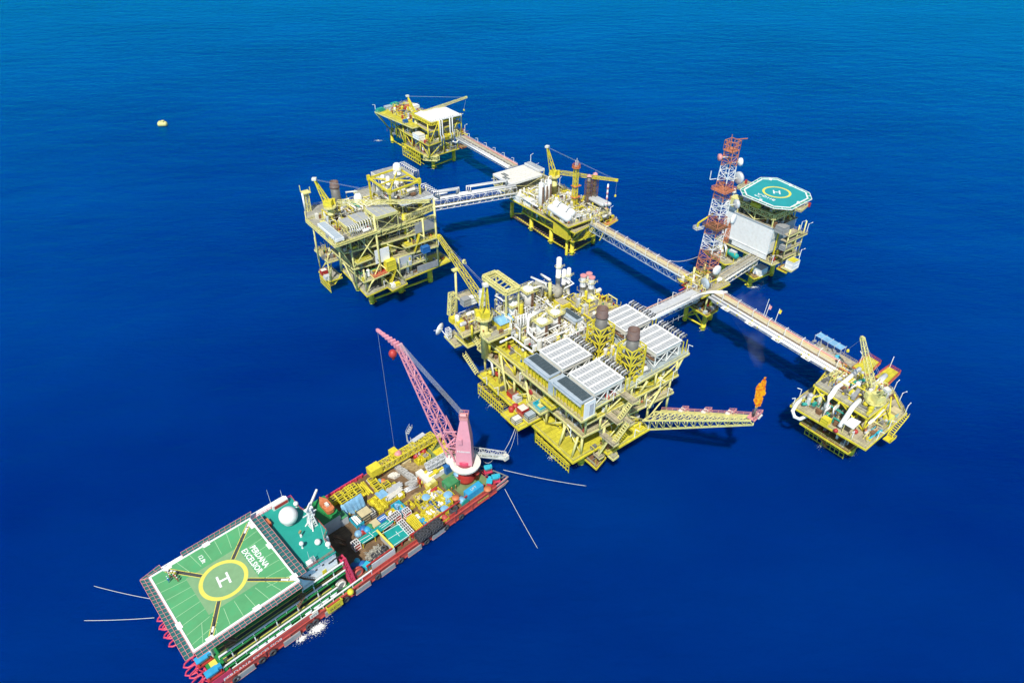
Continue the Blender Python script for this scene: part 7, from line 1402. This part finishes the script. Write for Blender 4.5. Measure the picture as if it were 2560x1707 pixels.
part(ring(5.2,.6,Z+.01,5.1,6.1,56), 'touchdown_circle', 'paintyellow', HQ); part(hmark(5.2,.6,Z+.012,1.5,-50), 'letter_mark', 'white', HQ)
part(flat_text('B11Q-A', 2.3, (-2.6,.3,Z+.012), 90, .05, 1.15), 'lettering', 'white', HQ); part(flat_text('12.8t', 1.6, (-4.9,3.,Z+.012), 90, .04, 1.1), 'lettering', 'white', HQ)
s = MB()
for x, y in ((-2,-4),(-2,6),(9,-6),(11,6)): s.tube((x,y,40.6),(x,y,Z-.6),.3,n=6)
for x, y, x1, y1 in ((-2,-4,-6.4,-8),(-2,6,-6.4,6),(9,-6,12,-9),(-2,-4,3,-10),(-2,6,-2,10)): s.tube((x,y,40.6),(x1,y1,Z-.7),.22,n=6)
part(s, 'support', 'cream', HQ)
for pts in ([(-2.8,15.5),(5.4,17),(5.4,13.4),(-2.6,11.6)],[(-.8,-16.2),(7,-14.4),(5,-11.6),(-1.6,-12.4)]):
    p_ = part(MB().prism(pts, Z-1.6, Z-1.3), 'access_platform', 'decktan', HQ); part(MB().rail([(*q,Z-1.3) for q in pts],1.1,.16,1.4,True), 'railing', 'cream', p_); part(MB().cbox((pts[1][0]-.8,pts[1][1]-.6,Z-1.3),.8,.8,1.8), 'fire_monitor', 'red', p_)
b = MB()
for x, y in ((-7.6,-.4),(14.4,10.4),(3.2,-11.6),(16,1)): b.cbox((x,y,Z+.1),1.6,1.2,.3,20)
part(b, 'marker_light', 'white', HQ, kind='stuff')
# ================================================================== BRIDGE JUNCTION AND TOWER
JP = thing('bridge_junction', 'small yellow jacket platform where four bridges meet under the tower', 'platform', 'J', (9,4,0))
jacket(JP, [(8.4,1.5),(7.6,11),(16.9,4.8),(16,12.5)], 10.6, [(0,1),(0,2),(1,3),(2,3)], .95, 1.8)
for a, b in (((8.4,1.5),(7.6,11)),((8.4,1.5),(16.9,4.8)),((7.6,11),(8.4,1.5))): part(MB().tube((*a,2),(*b,9.6),.35,n=6), 'brace', 'yellow', JP, True)
deck(JP, [(3.6,-2.6),(11,-2.2),(18.6,3.4),(18,13),(4,12)], 11, 'rust', 'yellow')
deck(JP, [(-1,-1.6),(16.6,-1.6),(16.6,13.4),(3,13.4),(-1,6)], 21.4, 'decktan', 'yellow')
for x, y in ((5,0),(5,11.6),(15,2),(15.6,12.4)): part(MB().tube((x,y,11),(x,y,21),.4,n=6), 'column', 'cream', JP, True)
clutter(JP, 4, 16, -1, 11, 11, 91, 1.1, ('rust','red','cream','yellow'), 3); clutter(JP, 0, 15, 0, 12, 21.4, 92, .9, ('cream','yellow','steel','offwhite'), 2.6)
big_pipe(JP,'red',(-6,6.4,22.6),(-2,6.2,22.6),(-2,8.6,22.6),(1.4,8.6,22.6),r=.26); big_pipe(JP,'white',(2,-1,22.4),(6,-3,22.4),(9,-6,22.4),r=.5); big_pipe(JP,'white',(-6,0,22.2),(0,-.4,22.2),(4,-2.4,22.4),(7,-6,22.4),r=.4); part(MB().stair((2.6,14,21.4),(-1.4,9,23.6),1.4,.2), 'stairway', 'yellow', JP)
TW = thing('telecom_tower', 'tall orange and white lattice telecom tower carrying white dishes above the bridges', 'tower', 'J', (10.4,6.6,21.4))
bands = [(27,36,'towerred'),(36,43,'white'),(43,51,'towerred'),(51,58,'white'),(58,65.5,'towerred'),(65.5,71.5,'white'),(71.5,77.5,'towerred')]
def twc(z): return (10.3+(z-27)*.012, 6.7-(z-27)*.01)
def tww(z): return 6.2-(z-27)*.05
for z0, z1, m in bands:
    c0_, c1_ = twc(z0), twc(z1); part(MB().lattice((*c0_,z0),(*c1_,z1),tww(z0),tww(z0),tww(z1),tww(z1),3 if z1-z0 < 7 else 4,.13,.075), 'lattice_section', m, TW)
c_ = twc(27)
for sx in (-1,1):
    for sy in (-1,1): part(MB().tube((c_[0]+sx*3.5,c_[1]+sy*3.5,21.4),(c_[0]+sx*3.4,c_[1]+sy*3.4,27.2),.5,n=8), 'leg', 'cream', TW, True)
part(MB().box(8.6,12.8,4.2,8.4,77.4,77.8).rail([(8.6,4.2,77.8),(12.8,4.2,77.8),(12.8,8.4,77.8),(8.6,8.4,77.8)],3.4,.2,1.4,True), 'top_cage', 'towerred', TW); part(MB().beam((12,6,81.4),(15.6,3.8,81.6),.25).tube((9.6,6.4,78),(9.6,6.4,83.6),.12), 'aerial', 'orange', TW)
for z, m in ((46.5,'rust'),(62,'towerred')): c_ = twc(z); w_ = tww(z)/2+1.1; part(MB().box(c_[0]-w_,c_[0]+w_,c_[1]-w_,c_[1]+w_,z-.2,z).rail([(c_[0]-w_,c_[1]-w_,z),(c_[0]+w_,c_[1]-w_,z),(c_[0]+w_,c_[1]+w_,z),(c_[0]-w_,c_[1]+w_,z)],1.1,.13,1.6,True), 'ring_platform', m, TW)
part(MB().beam((5,9,46.5),(1.6,9.6,46.5),2.2,.25).rail([(5,10.2,46.6),(1.6,10.6,46.6),(1.6,8.4,46.6),(5,8,46.6)],1.2,.14,1.2), 'side_gangway', 'lightgrey', TW); part(MB().beam((12,10,50),(3.4,9.8,48.6),.5).beam((3.4,9.8,48.6),(3.4,9.8,46.8),.6), 'davit', 'yellow', TW); part(MB().beam((8.6,9,66),(6,10,66),.2).beam((6,10,66),(6,10,69.4),.2), 'antenna_arm', 'white', TW)
part(MB().lattice((13.4,2.6,40),(13.8,2.2,51),1.4,1.4,.3,.3,6,.08,.06), 'side_aerial', 'orange', TW)
for x, y, z, r, az, m in ((14.6,2.4,50,2.1,-75,'white'),(10.6,2.4,28.4,2.1,-95,'white'),(5.6,2.4,23.6,2.6,165,'bluegrey'),(17,4,55,1.9,-20,'insul'),(15.6,4.4,66.,2.4,-10,'insul'),(14.6,4.6,72.6,1.5,-30,'white'),(7.6,8,75,1.3,150,'railpink')):
    d = MB().rings((0,0,0), [(.1,-.4),(r*.7,-.25),(r,.15),(r,.9),(r*.55,1.15),(.1,1.25)], 18); place(d, Matrix.Translation((x,y,z)) @ Matrix.Rotation(R(az),4,'Z') @ Matrix.Rotation(R(90),4,'Y')); dp = part(d, 'dish', m, TW, True); part(MB().beam((x,y,z), (*twc(z),z), .3), 'bracket', 'offwhite', dp)
# ================================================================== SMALL WELLHEAD PLATFORM
SP = thing('wellhead_platform', 'small yellow platform at the right end of the bridges with long white pipes', 'platform', 'S', (4,6,0))
jacket(SP, [(-.8,-.2),(-.8,14),(14,0),(14,14)], 12, [(0,1),(0,2)], 1.1)
deck(SP, [(-10.9,-7.4),(15.9,-6.5),(24,3),(24,14),(10,20.6),(-4,20.5),(-12,19.7)], 14, 'decktan', 'yellow')
deck(SP, [(-4.4,-2.4),(8.6,-2.2),(14,4),(14,18),(-3.6,18)], 20, 'deckgrey', 'yellow')
deck(SP, [(22,4.6),(33,5.6),(33.4,10),(24,10)], 15.4, 'deckyellow', 'orange', rail=False); deck(SP, [(20,11),(30,12),(30.6,17),(20,17)], 17.4, 'deckyellow', 'orange', rail=False)
part(MB().rail([(22,4.6,15.4),(33,5.6,15.4),(33.4,10,15.4),(26,10,15.4)],1.2,.14).rail([(24,11.4,17.4),(30,12,17.4),(30.6,17,17.4),(24,17,17.4)],1.2,.14), 'railing', 'hullred', SP)
deck(SP, [(-9,-2.4),(-3,-2.4),(-3,16),(-9,16)], 7, 'rust', 'yellow')
for x, y in ((-4,-2),(8,-2),(-3.6,17),(13,5),(13,17),(-4,8)): part(MB().tube((x,y,14),(x,y,20),.34,n=6), 'column', 'yellow', SP, True)
for p, q in (((-9,19,14.5),(-2,12,20)),((-4,-2,14.4),(-4,7,19.6)),((-4,8,14.4),(-4,16.6,19.6)),((-3,-2,14.4),(7.6,-2,19.6)),((5,-6,14.2),(9,-2,22)),((11,-2,22),(15,-5,14.4))): part(MB().tube(p, q, .28, n=6), 'brace', 'yellow', SP, True)
clutter(SP, -3, 13, -2, 4, 20, 106, .9, ('yellow','cream','steel'), 2); clutter(SP, -9, -1, 2, 18, 14, 101, 1.3, ('yellow','cream','steel','teal','white'), 3); clutter(SP, 0, 13, 2, 17, 20, 102, 1.4, ('yellow','cream','orange','white','steel'), 3); clutter(SP, -9, 12, -6, -2, 14, 103, .8, ('yellow','cream','cyan','steel'), 2); clutter(SP, 14, 22, 2, 14, 14, 104, .9, ('yellow','white','cream','steel'), 3); clutter(SP, -8, -4, -1, 15, 7, 105, .6, ('rust','steel'), 3)
big_pipe(SP,'white',(14.2,12.4,19.4),(14.2,12.4,22),(4.3,11.6,22),(-1.6,11.5,22),(-5.4,10.8,20.4),(-6.4,10.6,18),(-6.4,10.6,15),r=.8); big_pipe(SP,'white',(-1,3.4,20),(-1,3.4,22),(-5.4,3.,21.6),(-7,3.,19),(-8.4,3.1,16.6),(-9.4,3.2,15),r=.8); big_pipe(SP,'white',(-4.7,19,15),(-10.6,18.4,15),(-14.1,17.4,14.2),(-14.7,16,13),(-13.3,14.7,12),(-9,14,12),r=.65)
big_pipe(SP,'white',(21,6,20),(13.6,5.3,20),(13.6,5.3,17),r=.9); big_pipe(SP,'offwhite',(12,-1.5,17),(5,-2.,16.6),(-1.1,-2.2,16),(-1.1,-2.2,14),r=.5); big_pipe(SP,'teal',(10,8,22),(7.6,9.6,21.4),(5,9.6,21),r=.6); big_pipe(SP,'tarpgreen',(-7,15.6,15),(-9.6,17,15.2),r=.6); big_pipe(SP,'white',(-4,8,15),(-4,8,18.4),(-6.8,7.6,18.4),(-6.8,7.6,15),r=.5)
t = thing('white_canopy','white ribbed canopy roof near the front corner of the small right platform','canopy','S',(-7.8,.4,14)); part(MB().prism([(-10.3,1.9),(-5.8,2.),(-5.2,-1.),(-10.3,-1.4)], 17.8, 18.1), 'roof', 'white', t); b = MB()
for x, y in ((-10,1.6),(-6,1.8),(-5.6,-.8),(-10,-1.2)): b.beam((x,y,14),(x,y,17.8),.2)
part(b, 'post', 'cream', t, kind='stuff')
boxm('framed_tank','cream tank in a black frame on the right edge of the small right platform','tank','S',(11.4,-4.2,15),3.,2.6,2.2,'straw',14.1); boxm('yellow_engine','orange and black engine box beside the cream framed tank','engine','S',(7.2,-4.4,15),3.,2.2,1.8,'paintyellow',14.1); boxm('yellow_box','yellow cross braced box hung on the front rail of the small right platform','box','S',(-10.6,7.4,14.6),2.,2.4,2,'yellow',14.2)
t = thing('grey_skid','grey ribbed skid between the pipes of the small right platform','skid','S',(1.6,6,20)); part(MB().beam((-1.,5.4,21.4),(4.4,6.6,21.4),1.2,1.4), 'body', 'grey', t); part(MB().box(-1,4.4,5,7,20,20.3), 'base', 'yellow', t)
ped_crane('pedestal_crane','yellow crane on the small right platform with a steep lattice boom','S',(2.4,.2,14),22.4,(3.6,3.,26),(6.6,12.2,38.6),(.6,-2.6,29.5),1.7,1.9,12,hook=(8.6,16,31),rpl=3.1,col='cream',boomcol='cream')
t = thing('boat_landing','weathered open boat landing frame under the front of the small right platform','boat landing','S',(-5,8,0)); b = MB()
for i in range(10): y = 0+i*1.65; b.beam((-4.9,y,-.6),(-6.6,y,7),.2)
for z, x in ((.4,-5.1),(2.6,-5.6),(5,-6.1),(7,-6.6)): b.beam((x,0,z),(x,14.9,z),.2)
part(b, 'frame', 'jacket', t); part(MB().stair((-6,13,6.8),(-5.4,6,1.2),1.2,.18), 'stairway', 'orange', t)
for p, q in (((10.1,20,18),(3,19.6,14.2)),((16.6,-6.4,13),(9.6,-6.2,7))): part(MB().stair(p, q, 1.6, .2), 'stairway', 'yellow', SP)
part(MB().box(7,10.6,-8.,-5.4,6.4,6.7).rail([(7,-8,6.7),(10.6,-8,6.7),(10.6,-5.4,6.7)],1.1,.12), 'stair_landing', 'yellow', SP)
for q, lb in (((-6.6,-1.1,14.6),'pink red hose drum on the deck of the small right platform'),((-11.4,3.1,14.6),'red box on the front rail of the small right platform')): t = thing('hose_drum', lb, 'drum', 'S', (q[0],q[1],14)); part(MB().rings((q[0],q[1],14),[(.7,0),(.8,.6),(.4,1.2)],10), 'drum', 'red', t, True); part(MB().cbox((q[0],q[1],14),1.2,1.2,.12), 'base', 'rust', t)
for i, p in enumerate(((-11.6,19,14),(-6,20.3,14),(-10.4,-2,14),(-4,-7,14),(4,-6.6,14),(15.4,-6,14),(20,-1.6,14),(24,2.6,14),(33,9.6,15.4),(24,16.6,17.4))): solo(lamp_post(MB(), p, (-1,-.6,-1,0,0,1,1,1,1,.6)[i], (.2,.8,0,-1,-1,0,-.4,0,.3,1)[i], 3.6, 1.5, .15), 'lamp_post', 'white', 'white lamp post on an edge of the small right platform', 'lamp post', 'S', p, 'lamp posts of the small right platform')
# ================================================================== BRIDGES
def bridge(name, label, p, q, w, z_t=3., pipes=(), deckm='decktan', truss='bluegrey', tside=1, lamps=0, lside=1, up=False, rail='offwhite', shift=0, lampgroup=''):
    p = Vector(p); q = Vector(q); d = (q-p).normalized(); a = Vector((d.y,-d.x,0)).normalized(); L = (q-p).length; n = max(4,int(L/3.4)); U = Vector((0,0,1))
    t = thing(name, label, 'bridge', 'G', tuple(p))
    part(MB().beam(p+a*shift, q+a*shift, w, .25), 'walkway', deckm, t)
    c = -1.7 if not up else 1.6
    part(MB().lattice(p+U*c, q+U*c, w+.6, z_t, n=n, rc=.12, rb=.07), 'truss', truss, t)
    for s in (-1,1): part(MB().rail([p+a*(shift+s*w/2)+U*.12, q+a*(shift+s*w/2)+U*.12],1.1,.09,2.4), 'railing', rail, t)
    for off, dz, r, m in pipes: part(MB().tube(p+a*off+U*dz, q+a*off+U*dz, r, n=8), 'pipe', m, t, True)
    if pipes:
        s = MB(); o = [x[0] for x in pipes]
        for i in range(n+1): b = p.lerp(q,i/n); s.beam(b+a*(min(o)-.5)-U*.35, b+a*(max(o)+.5)-U*.35, .2)
        part(s, 'pipe_support', truss, t, kind='stuff')
    for i in range(lamps):
        b = p.lerp(q,(i+.6)/lamps)+a*lside*(w/2+.1)+a*shift; solo(lamp_post(MB(), b[:], -a.x*lside*.9, -a.y*lside*.9, 3., 1.8, .14), 'lamp_post', 'white', 'white bent lamp post on the '+lampgroup, 'lamp post', 'G', b[:], 'lamp posts on the '+lampgroup)
    return t
b1 = bridge('footbridge', 'long white footbridge from the farthest platform to the middle platform', (-31.6,420.4,20), (1.4,372.6,20), 3.4, 3, ((2.6,.1,.28,'offwhite'),(3.4,.1,.3,'lightgrey'),(4.2,-.3,.5,'white'),(-2.1,.3,.35,'railpink')), 'decktan', 'offwhite', lamps=6, lside=-1, lampgroup='bridge to the farthest platform', shift=-.4)
b2 = bridge('pipe_bridge', 'white trussed pipe bridge with raised pipe loops between the left and middle platforms', (-40,317.4,20.4), (1.6,336,19.6), 4., 5, ((-1.2,4.6,.45,'white'),(0,4.6,.4,'lightgrey'),(1.2,4.6,.45,'white'),(2.4,1,.4,'white')), 'straw', 'white', up=True, lampgroup='')
d_ = Vector((41.6,18.6,-.8)).normalized(); a_ = Vector((d_.y,-d_.x,0)); p_ = Vector((-40,317.4,20.4))
for t0, t1 in ((1,15),(19,42)):
    for i in range(4 if t0 < 10 else 3): o = a_*(-1.8+i*.9); u = Vector((0,0,5.2)); v = Vector((0,0,7.4+.12*i)); part(MB().path([p_+d_*(t0+i*.8)+o+u, p_+d_*(t0+i*.8)+o+v, p_+d_*(t1-i*.8)+o+v, p_+d_*(t1-i*.8)+o+u], .42, 8), 'expansion_loop', 'white' if i % 2 == 0 else 'lightgrey', b2, True)
b3 = bridge('footbridge', 'tan decked footbridge with a pale blue truss from the middle platform to the tower', (39,296,22), (73.4,247,22), 3.6, 3.2, ((1.2,.35,.14,'rust'),(2.3,.1,.35,'bluegrey'),(-2.2,.3,.25,'railpink')), 'straw', 'bluegrey', lamps=9, lside=1, lampgroup='bridge from the middle platform to the tower')
b4 = bridge('footbridge', 'tan decked bridge with two fat white pipes from the tower to the small right platform', (83,233.6,22), (117.4,186.4,20), 3.6, 3, ((2.9,.2,.55,'white'),(4.5,-.1,.62,'white'),(-2.2,.3,.3,'railpink'),(1.5,.2,.12,'rust')), 'straw', 'lightgrey', lamps=8, lside=1, lampgroup='bridge to the small right platform', shift=-.3)
p_, q_ = Vector((83,233.6,22)), Vector((117.4,186.4,20)); d_ = (q_-p_).normalized(); a_ = Vector((d_.y,-d_.x,0)).normalized()
for i, t_ in enumerate((.16,.36,.57,.79)):
    c = p_.lerp(q_, t_)+a_*5.9; s_ = thing('bridge_sign', 'white board lettered in black on the outer side of the white pipe bridge', 'sign', 'G', tuple(c-Vector((0,0,1))), group='lettered boards on the right hand bridge')
    m = MB().beam(c-d_*1.7, c+d_*1.7, 1.5, .15); part(m, 'board', 'white', s_); part(flat_text('3W7', 1.5, (c.x,c.y,c.z+.09), math.degrees(math.atan2(d_.y,d_.x))+180, .03), 'lettering', 'dark', s_); part(MB().beam(c-a_*2.4, c, .3).beam(c-a_*1.4-Vector((0,0,.2)), c-a_*1.4+Vector((0,0,1.4)), .3), 'bracket', 'yellow', s_)
for i in range(6): c = p_.lerp(q_,(i+.5)/6)+a_*3.6; part(MB().beam(c-a_*1.6, c+a_*1.9, .35, .5), 'pipe_clamp', 'yellow', b4)
c = p_.lerp(q_,.83)-a_*4.; part(MB().beam(p_.lerp(q_,.74)-a_*4.4, q_-a_*4.4, 4.6, .25).rail([p_.lerp(q_,.74)-a_*6.7,q_-a_*6.7],1.1,.1), 'side_deck', 'decktan', b4)
t = thing('scaffold_shelter', 'pale blue roofed scaffold shelter beside the right hand bridge', 'shelter', 'G', tuple(p_.lerp(q_,.8)-a_*5)); e0, e1 = p_.lerp(q_,.72)-a_*6.2, p_.lerp(q_,.9)-a_*6.2; part(MB().beam(e0+Vector((0,0,3)), e1+Vector((0,0,3)), 3.2, .12), 'roof', 'tarpblue', t); m = MB()
for k in range(5): b = e0.lerp(e1,k/4); m.beam(b-a_*1.5, b-a_*1.5+Vector((0,0,3.4)), .12).beam(b+a_*1.5, b+a_*1.5+Vector((0,0,3.4)), .12).beam(b-a_*2+Vector((0,0,3.1)), b+a_*2+Vector((0,0,3.1)), .12)
part(m, 'scaffold', 'lightgrey', t); g = random.Random(5); m = MB()
for k in range(16): b = e0.lerp(e1,g.random())+a_*g.uniform(.4,2.4); m.cbox(b, .9,.7,g.uniform(.4,1.2),g.uniform(0,90))
part(m, 'stored_gear', 'grey', t, kind='stuff')
b = p_.lerp(q_,.9)-a_*3.6; solo(MB().rings(b,[(.9,0),(.9,.8),(.7,.8),(.7,.5)],14), 'tub', 'cyan', 'round cyan and white tub on the side deck of the right hand bridge', 'tub', 'G', tuple(b), smooth=True)
for k, (t_, h_, m_) in enumerate(((.36,5.6,None),(.375,3.6,'railpink'),(.45,4.2,'jacket'))):
    b = p_.lerp(q_,t_)-a_*2.6; t = thing('flagpole', ('tall bare pole','short pole with a small pink and white flag','pole with a small yellow flag')[k]+' on the right hand bridge', 'flagpole', 'G', tuple(b)); part(MB().tube(b, b+Vector((.8,.6,h_+2)), .1, n=5), 'pole', 'white', t)
    if m_: part(MB().add([(b.x+.6,b.y+.5,b.z+h_),(b.x+.8,b.y+.6,b.z+h_+1.7),(b.x+1.7,b.y+.2,b.z+h_+1.3),(b.x+1.4,b.y+.1,b.z+h_-.2)],[(0,1,2,3)]), 'flag', m_, t)
J = lambda x,y,z: (FRAMES['J'] @ Vector((x,y,z)))
b5 = bridge('footbridge', 'grey decked bridge with orange and white rails from the big platform to the tower', J(-35,1.8,23), J(0,2.4,22), 4., 3, ((-2.6,.4,.3,'orange'),(2.9,0,.5,'white'),(3.6,-.4,.3,'bluegrey')), 'lightgrey', 'offwhite', lamps=4, lside=-1, lampgroup='bridge from the big platform to the tower')
m = MB()
for i in range(6): c = Vector(J(-31+i*3.2,-2.4,19)); m.beam(c, c-Vector((0,0,2.6)), .12); m.beam(c-Vector((0,0,1.2)), Vector(J(-28+i*3.2,-2.4,17.8)), .1)
part(m, 'hanging_scaffold', 'lightgrey', b5)
Q = lambda x,y,z: (FRAMES['Q'] @ Vector((x,y,z)))
b6 = bridge('footbridge', 'grey bridge from the tower foot to the white living quarters', J(14.6,4.4,20.6), Q(-5.4,-2.4,19), 3.8, 2.8, ((-1,.35,.3,'decktan'),(1.,.35,.3,'decktan'),(2.6,-.2,.4,'offwhite')), 'deckgrey', 'offwhite')
p, q = Vector((62.4,264.8,23.0)), Vector((77.9,249.7,30.0)); pts = [p.lerp(q,i/10)-Vector((0,0,3.2*4*(i/10)*(1-i/10))) for i in range(11)]; solo(MB().path(pts,.1,5), 'slack_cable', 'rope', 'slack pale cable hanging between the bridge and the telecom tower', 'cable', 'G', tuple(p))
# ================================================================== LONE BUOY, BIRDS, SPLASHES
bx, by, bz = (-258.2,498.7,0.0); t = thing('marker_buoy','pale yellow barrel buoy floating alone at the upper left','buoy','G',(bx,by,0)); part(MB().capsule((bx-2,by,1.2),(bx+2.6,by+.6,1.2),1.9,14), 'drum', 'cream', t, True); part(MB().box(bx-.2,bx+2.,by-.9,by+1.2,2.6,3.8).cbox((bx-1.2,by,2.8),.9,.9,.8), 'lifting_frame', 'cream', t)
def foamG(label, x, y, r, n, seed): return foam(label, x, y, r, n, seed, 'G')
x, y, z = (-93.8,468.0,0.0); foamG('small white splash beside the farthest platform', x, y, 2.6, 60, 21)
x, y, z = (114.1,273.7,0.0); foamG('white splash at the leg of the living quarters platform', x, y, 1.8, 70, 22)

for F_, x, y, lb, k in (('J',8.4,1.5,'faint foam round the near leg of the bridge junction',51),('C',.1,.1,'faint foam round the near corner leg of the middle platform',52),('S',-.8,-.2,'faint foam round the front leg of the small right platform',53),('S',-5,8,'faint foam under the open landing of the small right platform',54),('N',5.1,3.5,'faint foam round the near leg of the farthest platform',55)): foam(lb, x, y, 2., 26, k, F_)
# ================================================================== PEOPLE
def person_mesh(pose):
    # skin-modifier body: one continuous surface with five fingers on each hand
    V, E_, RR = [], [], []
    def v(p, r, par=None):
        V.append(p); RR.append(r)
        if par is not None: E_.append((par, len(V)-1))
        return len(V)-1
    st = pose.get('stride', .12); lean = pose.get('lean', 0)
    pel = v((0,0,.95),.15); ab = v((0,lean*.3,1.12),.14,pel); ch = v((0,lean*.7,1.34),.165,ab); nk = v((0,lean,1.5),.06,ch); hd = v((0,lean+.02,1.62),.095,nk); tp = v((0,lean+.01,1.73),.085,hd)
    v((0,lean+.12,1.62),.022,hd)
    for s in (-1,1):
        hp = v((s*.1,0,.9),.1,pel); kn = v((s*.12,s*st*.5+.03,.5),.07,hp); an = v((s*.12,s*st-.02,.09),.05,kn); v((s*.13,s*st+.16,.05),.045,an)
        sh = v((s*.2,lean*.8,1.42),.075,ch); el = v((s*.27,lean*.8-.02,1.14),.052,sh); ho = pose['hand'][0 if s < 0 else 1]; wr = v((s*.27+ho[0],lean*.8+ho[1],ho[2]),.034,el); pm = v((s*.27+ho[0]*1.1,lean*.8+ho[1]+.02,ho[2]-.07),.036,wr)
        bx, by, bz = V[pm]
        for k, L in enumerate((.06,.075,.08,.07)): f1 = v((bx+(k-1.5)*.018,by+.01,bz-.05),.009,pm); v((bx+(k-1.5)*.019,by+.025,bz-.05-L*.6),.008,f1)
        t1 = v((bx-s*.035,by+.02,bz-.01),.01,pm); v((bx-s*.045,by+.035,bz-.05),.009,t1)
    me = bpy.data.meshes.new('person'); me.from_pydata(V, E_, []); ob = bpy.data.objects.new('person', me); C.objects.link(ob)
    md = ob.modifiers.new('skin', 'SKIN'); md.use_smooth_shade = True
    for i, sv in enumerate(me.skin_vertices[0].data): sv.radius = (RR[i], RR[i]); sv.use_root = i == 0
    sb = ob.modifiers.new('sub', 'SUBSURF'); sb.levels = 1; sb.render_levels = 1
    dg = bpy.context.evaluated_depsgraph_get(); out = bpy.data.meshes.new_from_object(ob.evaluated_get(dg)); bpy.data.objects.remove(ob)
    return out, V[hd]
PM = {k: person_mesh(p) for k, p in {'stand': dict(hand=((0,.06,.9),(0,.06,.9))), 'walk': dict(stride=.28,hand=((0,.2,.92),(0,-.14,.9))), 'bend': dict(lean=.22,hand=((.08,.3,.98),(-.08,.3,.98))), 'point': dict(hand=((0,.06,.9),(.1,.36,1.2)))}.items()}
def person(F, at, rz, suit, pose, label, hat='white', group='people on the helideck'):
    src, hd = PM[pose]; me = src.copy(); me.materials.clear()
    for m in (suit, 'skin', 'black'): me.materials.append(MATS[m])
    for p in me.polygons:
        z = p.center.z; r = math.hypot(p.center.x, p.center.y)
        p.material_index = 1 if z > 1.52 or (z < 1.0 and abs(p.center.x) > .21) else (2 if z < .13 else 0)
    o = bpy.data.objects.new('person', me); C.objects.link(o); o.matrix_world = FRAMES[F] @ Matrix.Translation(at) @ Matrix.Rotation(R(rz),4,'Z'); tag(o, label, 'person', group)
    ORG[o.name] = (0,0,0); part(MB().rings((hd[0],hd[1]-.01,hd[2]+.03), [(.15,0),(.135,.02),(.125,.08),(.09,.13),(.02,.15)], 10), 'helmet', hat, o, True)
HZ = 21.01
for c, rz, suit, pose, lb in [((-87.7,25.1,22.0),200,'paintyellow','bend','person in yellow coveralls at the top of the group on the helideck'),((-87.4,24.3,22.0),160,'paintyellow','stand','person in yellow coveralls second from the top of the group'),((-88.6,25.1,22.0),250,'red','stand','person in dark red coveralls on the left of the group'),((-88.6,24.4,22.0),270,'red','walk','person in dark red coveralls in the middle left of the group'),((-89.3,24.2,22.0),300,'teal','stand','person in green coveralls at the left edge of the group'),((-89.3,23.5,22.0),330,'blue','point','person in blue coveralls at the bottom left of the group'),((-87.8,23.8,22.0),120,'red','stand','person in red coveralls in the middle of the right hand row'),((-87.6,23.0,22.0),100,'red','walk','person in red coveralls second from the bottom of the right hand row'),((-87.6,22.2,22.0),80,'red','stand','person in bright red coveralls at the bottom right of the group')]:
    person('B', (c[0],c[1],HZ), rz, suit, pose, lb)
for c, rz, suit, pose, lb in [((-39.0,24.4,4.0),100,'paintyellow','bend','person in yellow coveralls beside the small blue tarpaulin'),((-37.3,23.8,4.0),200,'paintyellow','stand','person in yellow coveralls beside the black framed tank'),((-37.6,21.9,4.0),40,'paintyellow','walk','person in yellow coveralls beside the open cyan basket'),((-12.6,29.0,4.0),20,'paintyellow','stand','person in yellow beside the timber planks on the far deck'),((-16.7,18.5,4.0),60,'paintyellow','walk','person in yellow below the gas bottles'),((-8.6,10.5,4.0),220,'orange','stand','person in orange beside the green skip, right one'),((-10.0,10.8,4.0),180,'orange','stand','person in orange beside the green skip, left one')]:
    person('B', (c[0],c[1],3.05), rz, suit, pose, lb, 'paintyellow', 'people on the cargo deck')
